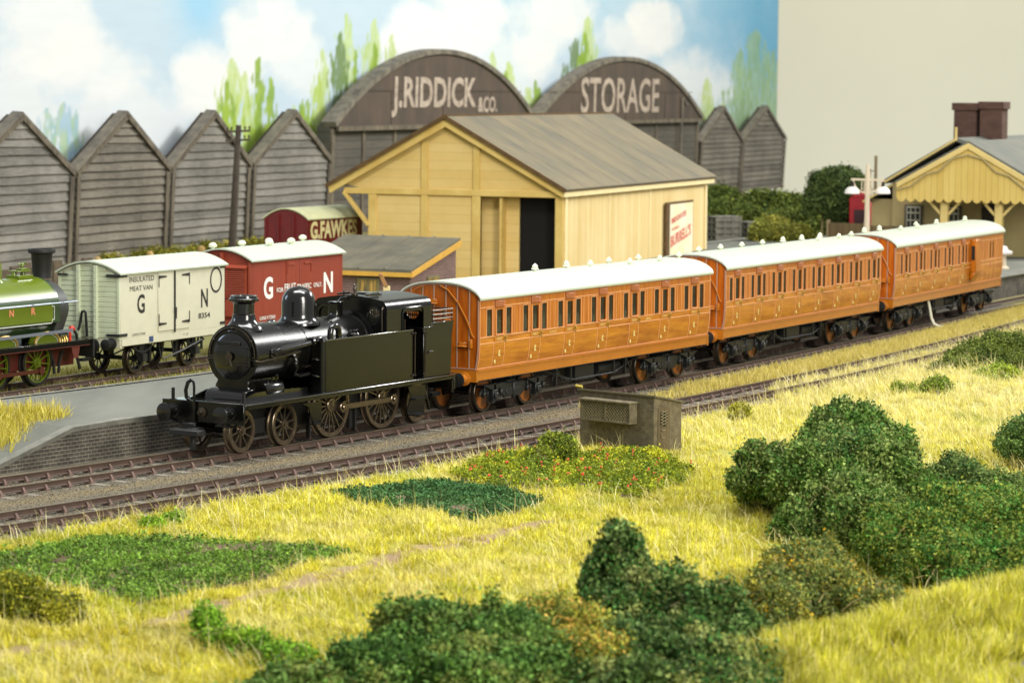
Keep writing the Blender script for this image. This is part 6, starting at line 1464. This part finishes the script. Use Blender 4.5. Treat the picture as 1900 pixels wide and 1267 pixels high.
# tussocks on the near right bank
tc = r.uniform(0, 1, (520, 2)); P_ = []
for q in tc:
    y = 44.5 + q[0] * 10.5; x = 1.9 + (y - 45) * .62 + (q[1]) * 5.2; P_.append((x, y))
P_ = np.array(P_); P_ = P_[frus(P_[:, 0], P_[:, 1], 3.)]; nb = 190
TX = np.repeat(P_[:, 0], nb) + r.normal(0, .11, len(P_) * nb); TY = np.repeat(P_[:, 1], nb) + r.normal(0, .11, len(P_) * nb); dv = np.repeat(r.uniform(0, 2 * pi, len(P_)), nb)
okt = ~inpoly(TX, TY, GREY); TX, TY, dv = TX[okt], TY[okt], dv[okt]
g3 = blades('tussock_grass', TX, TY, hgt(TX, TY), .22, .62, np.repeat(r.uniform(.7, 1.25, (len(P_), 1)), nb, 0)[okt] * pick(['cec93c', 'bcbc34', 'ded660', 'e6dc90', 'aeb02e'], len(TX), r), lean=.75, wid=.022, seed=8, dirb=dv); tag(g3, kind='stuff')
# strip of grass between the tracks at the far end, and moss by the goods line
n = 60000; y = r.uniform(84, 131, n); d = r.uniform(-2.9, -.75, n); nz = vnoise(y, d * 2, 2., 31, 3); ok = (r.uniform(0, 1, n) < np.clip((y - 90) / 14 + (nz - .5) * 1.6, 0, 1)) & ((d < -1.35) | (y > 104)); y, d = y[ok], d[ok]
k = tdx(C_T2, y); x = tx(C_T2, y) + d / np.sqrt(1 + k * k); y = y - d * k / np.sqrt(1 + k * k)
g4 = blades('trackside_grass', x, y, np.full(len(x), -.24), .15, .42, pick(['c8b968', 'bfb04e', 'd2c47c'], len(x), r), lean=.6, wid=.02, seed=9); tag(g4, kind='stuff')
n = 60000; t = r.uniform(-12, 14, n); d = r.uniform(-3.5, 7, n); x = T3P[0] + cos(T3A) * t + sin(T3A) * d; y = T3P[1] + sin(T3A) * t - cos(T3A) * d; nz = vnoise(x, y, .9, 33, 3)
ok = (r.uniform(0, 1, n) < np.clip(nz * 2.2 - .6, 0, 1)) & (frus(x, y)) & (dist(C_T1, x, y) < -7.4); x, y = x[ok], y[ok]
g5 = blades('goods_line_grass', x, y, np.full(len(x), -.24), .08, .30, pick(['8a8030', 'a09440', '6e7228', 'b5a860'], len(x), r), lean=.7, wid=.02, seed=10); tag(g5, kind='stuff')
# tuft on the platform ramp
n = 5000; q = r.uniform(0, 1, (n, 2)); a0, a1 = gz(-40, 800, .4), gz(108, 792, .45); b0 = gz(0, 845, 0.1)
x = a0[0] + (a1[0] - a0[0]) * q[:, 0] + (b0[0] - a0[0]) * q[:, 1] * (1 - q[:, 0]) ; y = a0[1] + (a1[1] - a0[1]) * q[:, 0] + (b0[1] - a0[1]) * q[:, 1] * (1 - q[:, 0])
g6 = blades('platform_ramp_grass', x + .2 * r.normal(0, 1, n), y + .3 * r.normal(0, 1, n), np.clip(.75 - .0 * q[:, 1] - .55 * q[:, 1], 0, .75), .2, .62, pick(['cfc24c', 'c2b640', 'dccf78'], n, r), lean=.5, wid=.025, seed=11); tag(g6, kind='stuff')
# leaf clumps
def leaves(name, C, size, cols, nper, spread, seed=0, squash=1.):
    """C: clump centres (n,3); cols (n,3)."""
    r = np.random.default_rng(seed); n = len(C) * nper
    P = np.repeat(C, nper, 0) + r.normal(0, 1, (n, 3)) * spread * np.array([1, 1, squash]); col = np.repeat(cols, nper, 0) * r.uniform(.7, 1.3, (n, 1))
    u = r.normal(0, 1, (n, 3)); u /= np.linalg.norm(u, axis=1)[:, None]; v_ = np.cross(u, r.normal(0, 1, (n, 3))); v_ /= np.linalg.norm(v_, axis=1)[:, None]
    s = (size * r.uniform(.5, 1.5, n))[:, None]
    V = np.stack([P - u * s, P - v_ * s * .6, P + u * s, P + v_ * s * .6], 1).reshape(-1, 3); F = np.arange(n)[:, None] * 4 + np.arange(4)
    return vmesh(name, V, F, FOL_M, np.repeat(col, 4, 0))
DK = ['3a5a2a', '31501f', '4f6636', '485a34', '66784a', '36582a', '5e6c44', '2c4a26']
n = 260000; y = r.uniform(58, 131, n); sel = r.uniform(0, 1, n) < np.clip((75 / y) ** 2, 0, 1); y = y[sel]; n = len(y); d = r.uniform(-1.75, 5.4, n)
k = tdx(C_T1, y); x = tx(C_T1, y) + d / np.sqrt(1 + k * k); y = y - d * k / np.sqrt(1 + k * k); ok = frus(x, y) & (dist(C_T2, x, y) < 1.6); x, y = x[ok], y[ok]
dd = dist(C_T2, x, y); tn = np.exp(-((dd + 2.5) / .55) ** 2) * .42 + .06; cst = np.where((r.uniform(0, 1, len(x)) < tn)[:, None], pick(['a8946a', '9a8860', 'b8a67c', '8c7c5a'], len(x), r), pick(['5e5a52', '4a4742', '7a7468', '3e3b37', '8c8474', '665a4c'], len(x), r))
st_b = leaves('ballast_chippings', np.stack([x, y, np.full(len(x), -.217)], 1), .024, cst, 1, .004, 41, .3); tag(st_b, kind='stuff')
def bush(name, label, cat, blobs, pal, dens=1., leaf=.032, sp=.075, seed=0, nper=13, twigs=30, group=None, twigcol='8c8258', fleck=None):
    r = np.random.default_rng(seed); Cs = []; G = []
    for bi, (x, y, z, rx, ry, rz) in enumerate(blobs):
        rm = (rx * ry * rz) ** (1 / 3); ns = max(8, int(26 * min(1.6, rm / .7))); sr = .36 * rm
        u = r.normal(0, 1, (ns * 2, 3)); u /= np.linalg.norm(u, axis=1)[:, None]; u = u[u[:, 2] > -.3][:ns]
        sc = np.array([x, y, z]) + u * np.array([rx, ry, rz]) * (fo := r.uniform(.62, 1.06, (len(u), 1))); srs = sr * r.uniform(.6, 1.25, len(u)) * np.where(fo[:, 0] > .94, .55, 1)
        for q, s_ in zip(sc, srs):
            m = int(4 * pi * s_ * s_ * 75 * dens) + 3; w = r.normal(0, 1, (m, 3)); w /= np.linalg.norm(w, axis=1)[:, None]
            w = w[(w @ ((q - np.array([x, y, z])) / np.array([rx, ry, rz]))) > -.35]
            Cs.append(q + w * s_ * (1 + r.normal(0, .10, (len(w), 1)))); G.append(np.full(len(w), r.uniform(-.12, .12)))
        for q in range(max(4, int(ns * .7))):
            w = r.normal(0, 1, 3); w /= np.linalg.norm(w); w[2] = abs(w[2]) * .9; base_ = np.array([x, y, z]) + w * np.array([rx, ry, rz]); m = int(16 * dens)
            tt = r.uniform(0, 1, (m, 1)); dr = w * .5 + r.normal(0, .5, 3); Cs.append(base_ + dr * tt * r.uniform(.15, .34) * rm + r.normal(0, .025 + .03 * rm, (m, 3)) * (1.1 - tt)); G.append(np.full(m, r.uniform(-.1, .2)))
    C = np.concatenate(Cs); G = np.concatenate(G); ok = C[:, 2] > -.3; C = C[ok]; G = G[ok]
    t = vnoise(C[:, 0] * 1.0 + C[:, 2] * .7, C[:, 1] + C[:, 2] * 1.1, .55, seed + 50, 3); t = np.clip((t - .2) / .6 + G + r.normal(0, .12, len(t)), 0, .999)
    cols = pick(pal, len(C), r, t, True) * r.uniform(.72, 1.3, (len(C), 1))
    if fleck:
        fm_ = r.uniform(0, 1, len(C)) < fleck[1]; cols[fm_] = L3(fleck[0]) * r.uniform(.7, 1.2, (fm_.sum(), 1))
    xm, ym = np.mean([b[0] for b in blobs]), np.mean([b[1] for b in blobs])
    o = thing(name, label, cat, (xm, ym, -.24), group=group); off = Vector((xm, ym, -.24))
    l = leaves('foliage', C - np.array(off), leaf, cols, nper, sp, seed); l.parent = o
    mb = MB(); rr = random.Random(seed)
    for k in range(twigs):
        b = rr.choice(blobs); a = rr.uniform(0, 2 * pi); e = rr.uniform(.2, 1.4)
        d = Vector((cos(a) * cos(e) * b[3], sin(a) * cos(e) * b[4], sin(e) * b[5])); c = Vector(b[:3]) - off
        mb.tube([c + d * .2, c + d * .7 + Vector((rr.uniform(-.1, .1),) * 3), c + d * rr.uniform(1.0, 1.13)], [.035, .02, .008], 5)
    for k in range(twigs * 5):
        b = rr.choice(blobs); a = rr.uniform(0, 2 * pi); e = rr.uniform(.1, 1.3); c = Vector(b[:3]) - off
        d = Vector((cos(a) * cos(e) * b[3], sin(a) * cos(e) * b[4], sin(e) * b[5])) * rr.uniform(.95, 1.08); t_ = Vector((rr.gauss(0, 1), rr.gauss(0, 1), rr.gauss(0, .6))).normalized() * rr.uniform(.12, .32)
        mb.tube([c + d - t_, c + d + Vector((0, 0, .03)), c + d + t_ * .9 + Vector((rr.uniform(-.05, .05),) * 3)], [.011, .011, .006], 3)
    for b in blobs[:3]: mb.tube([Vector((b[0], b[1], -.24)) - off, Vector(b[:3]) - off], [.10, .06], 6)
    mb.build('branches', mat('twig_' + twigcol, twigcol, .9), o)
    return o
bush('bush', 'largest dark green bush, right of the little hut', 'bush', [(8.0, 68.6, .75, 1.15, 1.1, 1.05), (7.5, 66.2, .45, 1.35, 1.5, 1.15), (7.9, 69.2, 1.35, .62, .7, .6), (6.3, 67.0, .35, .85, .9, .95), (5.5, 66.8, .95, .30, .35, .38), (5.35, 66.5, .4, .35, .4, .4), (8.8, 65.6, .15, .6, .8, .75), (7.3, 62.9, .05, 1.4, 1.5, .85), (6.85, 64.9, .6, .95, 1.0, .8)], DK, dens=1.35, seed=1, twigs=46, leaf=.04)
bush('bush', 'sprawling yellowish green undergrowth along the right edge', 'bush', [(10.7, 64.0, -.1, 1.2, 1.8, .55), (9.3, 61.2, .0, 1.5, 1.6, .8), (8.2, 60.0, -.1, 1.1, 1.3, .7), (11.1, 61.0, .0, 1.1, 1.6, .75), (8.9, 57.8, -.15, .95, 1.5, .6), (10.2, 57.6, -.1, 1.0, 1.5, .65)], ['3f5a28', '55682c', '2f5526', '667034', '3a5c2c', '5c6e38', '34602a'], dens=1.25, seed=2, sp=.07, twigs=40, twigcol='8a7a44')
bush('bush', 'grey-green low bush on the slope above the right-edge undergrowth', 'bush', [(10.3, 67.7, .28, .65, .9, .55), (11.1, 66.4, .15, .8, .9, .45)], ['3b5230', '4a5e38', '55663e', '2f4a2a'], dens=1.6, seed=3, twigs=14)
bush('bush', 'dark bush cut by the right edge below the lineside plants', 'bush', [(13.35, 75.3, .35, .72, .9, .72), (13.7, 73.2, .1, .6, .9, .6)], ['38502c', '46603a', '566e42', '2c4826'], dens=1.6, seed=4, twigs=14)
bush('shrub', 'olive shrub flecked with yellow flowers below the largest bush', 'shrub', [(5.5, 54.6, -.05, 1.05, 1.2, .55), (6.4, 53.6, -.1, .8, 1.0, .45), (4.9, 53.4, -.1, .55, .9, .4), (5.75, 56.4, .05, .8, .9, .55)], ['4c5a30', '566638', '6a6c3c', '3c5030', '5c6a3a', '4e5a3c', '7c7a38'], dens=1.6, leaf=.03, seed=5, sp=.065, twigs=36, twigcol='a3905c', fleck=('d0a828', .035))
bush('bush', 'pointed dark green bush at the bottom right of centre', 'bush', [(1.9, 50.2, .75, .58, .6, .66), (1.85, 50.3, 1.42, .27, .32, .42), (2.5, 49.6, .45, .72, .8, .68), (1.65, 49.2, .2, .7, .8, .7), (3.35, 48.6, .62, .48, .6, .52), (3.6, 47.9, .1, .62, .8, .6), (2.6, 47.6, .0, 1.0, .9, .65), (3.0, 46.4, -.1, 1.1, .9, .6), (3.2, 45.2, -.2, 1.1, .9, .55), (2.0, 44.9, -.2, 1.1, .9, .55), (1.8, 46.6, -.05, .8, .9, .6)], ['2f4828', '3c5430', '4c603c', '2a4022', '30582e', '5c6842', '6a744c'], dens=1.5, seed=6, twigs=30, leaf=.042)
bush('bush', 'blurred dark green bush at the bottom centre edge', 'bush', [(-1.2, 47.8, .2, .95, .9, .66), (-.1, 47.4, .15, .9, .9, .66), (-.3, 46.2, .0, 1.0, .9, .6), (-2.3, 46.4, -.15, .8, .9, .55), (-1.0, 45.4, -.1, 1.2, .9, .62), (.7, 46.0, -.1, .8, .8, .55), (-3.2, 45.0, -.2, .9, .8, .45), (-4.0, 44.2, -.25, .8, .8, .4)], ['385a2c', '2f4f26', '4a6a3a', '567240', '42592e', '5f6c3e'], dens=1.5, seed=7, twigs=16, leaf=.042)
bush('shrub', 'yellow and orange twiggy shrub between the two foreground bushes', 'shrub', [(.75, 48.7, .25, .68, .7, .55), (1.2, 47.6, .2, .55, .7, .6), (.3, 47.9, .2, .5, .6, .5), (1.4, 46.4, .1, .6, .7, .6)], ['7c8038', '5c6c34', '6a7434', '4c6030', '5c6c38', '8c8a3c'], fleck=('dcb458', .2), dens=1.5, seed=8, twigs=44, twigcol='d3a84a')
bush('shrub', 'small olive shrub at the left edge below the vegetable plot', 'shrub', [(-8.8, 52.6, .05, .55, .6, .42), (-8.1, 52.2, -.1, .4, .4, .3)], ['5c6420', '6f7426', '4c561e', '80822c'], dens=2.0, seed=9, twigs=6)
bush('plant', 'trailing green plant left of the bottom centre bush', 'plant', [(-5.25, 50.6, .05, .2, .25, .28), (-4.85, 49.9, -.08, .3, .3, .2), (-4.3, 49.2, -.1, .35, .35, .2), (-3.7, 48.2, -.12, .4, .4, .22)], ['5c8228', '4a7224', '6e8c30'], dens=1.7, seed=10, twigs=10)
bush('bush', 'low dark scrub on the bank at the upper right edge', 'bush', [(15.9, 100.6, .15, .9, 1.1, .45), (17.0, 102.0, .35, .8, 1.1, .6), (15.0, 99.6, -.05, .8, .9, .3), (17.3, 99.6, .1, .8, 1.0, .4)], ['3e4c26', '4c5a2c', '566430', '33421f'], dens=1.3, seed=11, leaf=.04, sp=.09, twigs=12)
bush('plant', 'pale green plant just below the upper right scrub', 'plant', [(15.9, 96.6, .0, .7, .8, .32)], ['6c8030', '7c8c38', '5c742c'], dens=1.4, seed=12, twigs=4)
bush('plant', 'small green plant alone in the pale grass, left one of two', 'plant', [(12.2, 91.6, .0, .28, .3, .26), (12.55, 91.4, -.05, .3, .3, .2)], ['5c6e28', '6a7c2c', '4c5e22'], dens=2., seed=13, twigs=4)
bush('plant', 'rounder green plant alone in the pale grass, right one of two', 'plant', [(13.2, 91.4, .1, .38, .4, .34)], ['55692a', '667a30', '465a22'], dens=2., seed=14, twigs=4)
bush('shrub', 'olive shrub with red buds left of the flower bed', 'shrub', [(1.15, 74.8, .1, .42, .5, .38), (.75, 74.2, -.05, .3, .4, .25)], ['5c6e28', '4a5e22', '707c2c', '40521e'], dens=2., seed=15, twigs=5)
bush('plant', 'small sprig lying in the grass above the vegetable plot', 'plant', [(-7.75, 63.4, -.16, .16, .25, .08), (-7.35, 64.1, -.14, .16, .25, .08)], ['5a7a2a', '6a8a30'], dens=2., seed=16, twigs=2)
bush('plant', 'tiny plant between hut and pale grass slope', 'plant', [(6.6, 85.2, .0, .3, .3, .2)], ['7a7c30', '6c7028'], dens=1.5, seed=17, twigs=2)
# background bushes
bush('bush', 'dark rounded tree beside the room wall left of the lamp', 'tree', [(17.9, 166, 3.7, 1.15, 1.1, 1.2), (18.8, 167, 3.9, .9, 1, .95), (17.3, 165.6, 2.9, .9, .9, .9), (18.4, 166, 2.7, 1.0, 1, .9)], ['34442a', '2a3a22', '425232'], dens=.8, seed=20, leaf=.07, sp=.13, twigs=20)
bush('hedge', 'bright mid green hedge behind the grey crates', 'hedge', [(15.0, 182, .9, 1.9, 1.2, 1.0), (17.4, 180, 1.0, 1.6, 1.2, .9), (13.2, 184, 1.0, 1.7, 1.2, 1.1), (19.0, 178, .7, 1.5, 1.2, .8), (16.0, 186, 1.7, 1.9, 1.2, 1.0), (19.6, 184, 1.0, 1.6, 1.2, .8), (13.2, 190, 1.6, 1.6, 1.2, 1.2), (17.8, 188, 1.5, 1.2, 1.2, .8)], ['3c4a22', '4a5628', '30401e', '56602c'], dens=.6, seed=21, leaf=.09, sp=.17, twigs=10)
bush('shrub', 'pale yellow-green shrubs in front of the dark hedge', 'shrub', [(14.9, 170, .9, 1.1, 1, .95), (16.3, 169, .7, .8, 1, .9)], ['626a36', '70763c', '585f30', '7c7c40'], dens=.8, seed=22, leaf=.07, sp=.13, twigs=6)
bush('undergrowth', 'mossy growth along the foot of the timber sheds', 'undergrowth', [(*fw(x, -1.0)[:2], -.50, 1.2, .5, .34 + .16 * (i % 2)) for i, x in enumerate(np.arange(4, 36, 3.6))], ['6d7030', '7e7a3a', '5c602a'], dens=.35, seed=23, leaf=.07, sp=.14, twigs=4)
# vegetable plots and flower bed
def plot(name, poly, pal, h, step, seed, rows=None, jit=.25, prob=1.):
    r = np.random.default_rng(seed); P = np.array(poly); x0, y0 = P.min(0); x1, y1 = P.max(0); n = int((x1 - x0) * (y1 - y0) / step ** 2)
    x = r.uniform(x0, x1, n); y = r.uniform(y0, y1, n); ok = inpoly(x, y, poly); x, y = x[ok], y[ok]
    nz = vnoise(x, y, .75, seed, 3)
    if rows: ok = (np.sin((x * math.sin(rows[0]) - y * math.cos(rows[0])) * 2 * pi / rows[1] + nz * 3) > -.35) | (r.uniform(0, 1, len(x)) < .35); x, y, nz = x[ok], y[ok], nz[ok]
    z = -.22 + h * nz * r.uniform(.3, 1, len(x)); C = np.stack([x, y, z], 1)
    t = np.clip(vnoise(x, y, .5, seed + 3, 3) * 1.3 - .15, 0, .999)
    o = leaves(name, C, .03, pick(pal, len(C), r, t, True), 9, .055, seed, .7); tag(o, kind='stuff'); return o
plot('vegetable_plot_leaves', PLOT_A, ['44602a', '507030', '5c7c36', '3c5826', '68803c'], .26, .085, 60, (.9, .8))
plot('dark_vegetable_leaves', PLOT_B, ['2c4e34', '345a3c', '284428', '3e6444', '3a5230'], .34, .085, 61)
plot('flower_bed_leaves', PLOT_C, ['6c781e', '7c8622', '5e6c1e', '506420', '8c9028', '4c6020'], .42, .08, 62)
mb = MB(); rr = random.Random(5); pc = np.array(PLOT_C); cnt = 0; M_FL = mat('red_petals', 'e0503c', .6, vary=.2, vscale=9); xx, yy = [], []
while cnt < 60:
    x, y = rr.uniform(pc[:, 0].min(), pc[:, 0].max()), rr.uniform(pc[:, 1].min(), pc[:, 1].max())
    if inpoly(np.array([x]), np.array([y]), PLOT_C)[0]: 
        for k in range(3): mb.ball((x + rr.uniform(-.03, .03), y + rr.uniform(-.03, .03), .06 + rr.uniform(-.02, .08) * (cnt % 3)), rr.uniform(.012, .028), 6)
        cnt += 1
tag(mb.build('red_flower_heads', M_FL), kind='stuff')
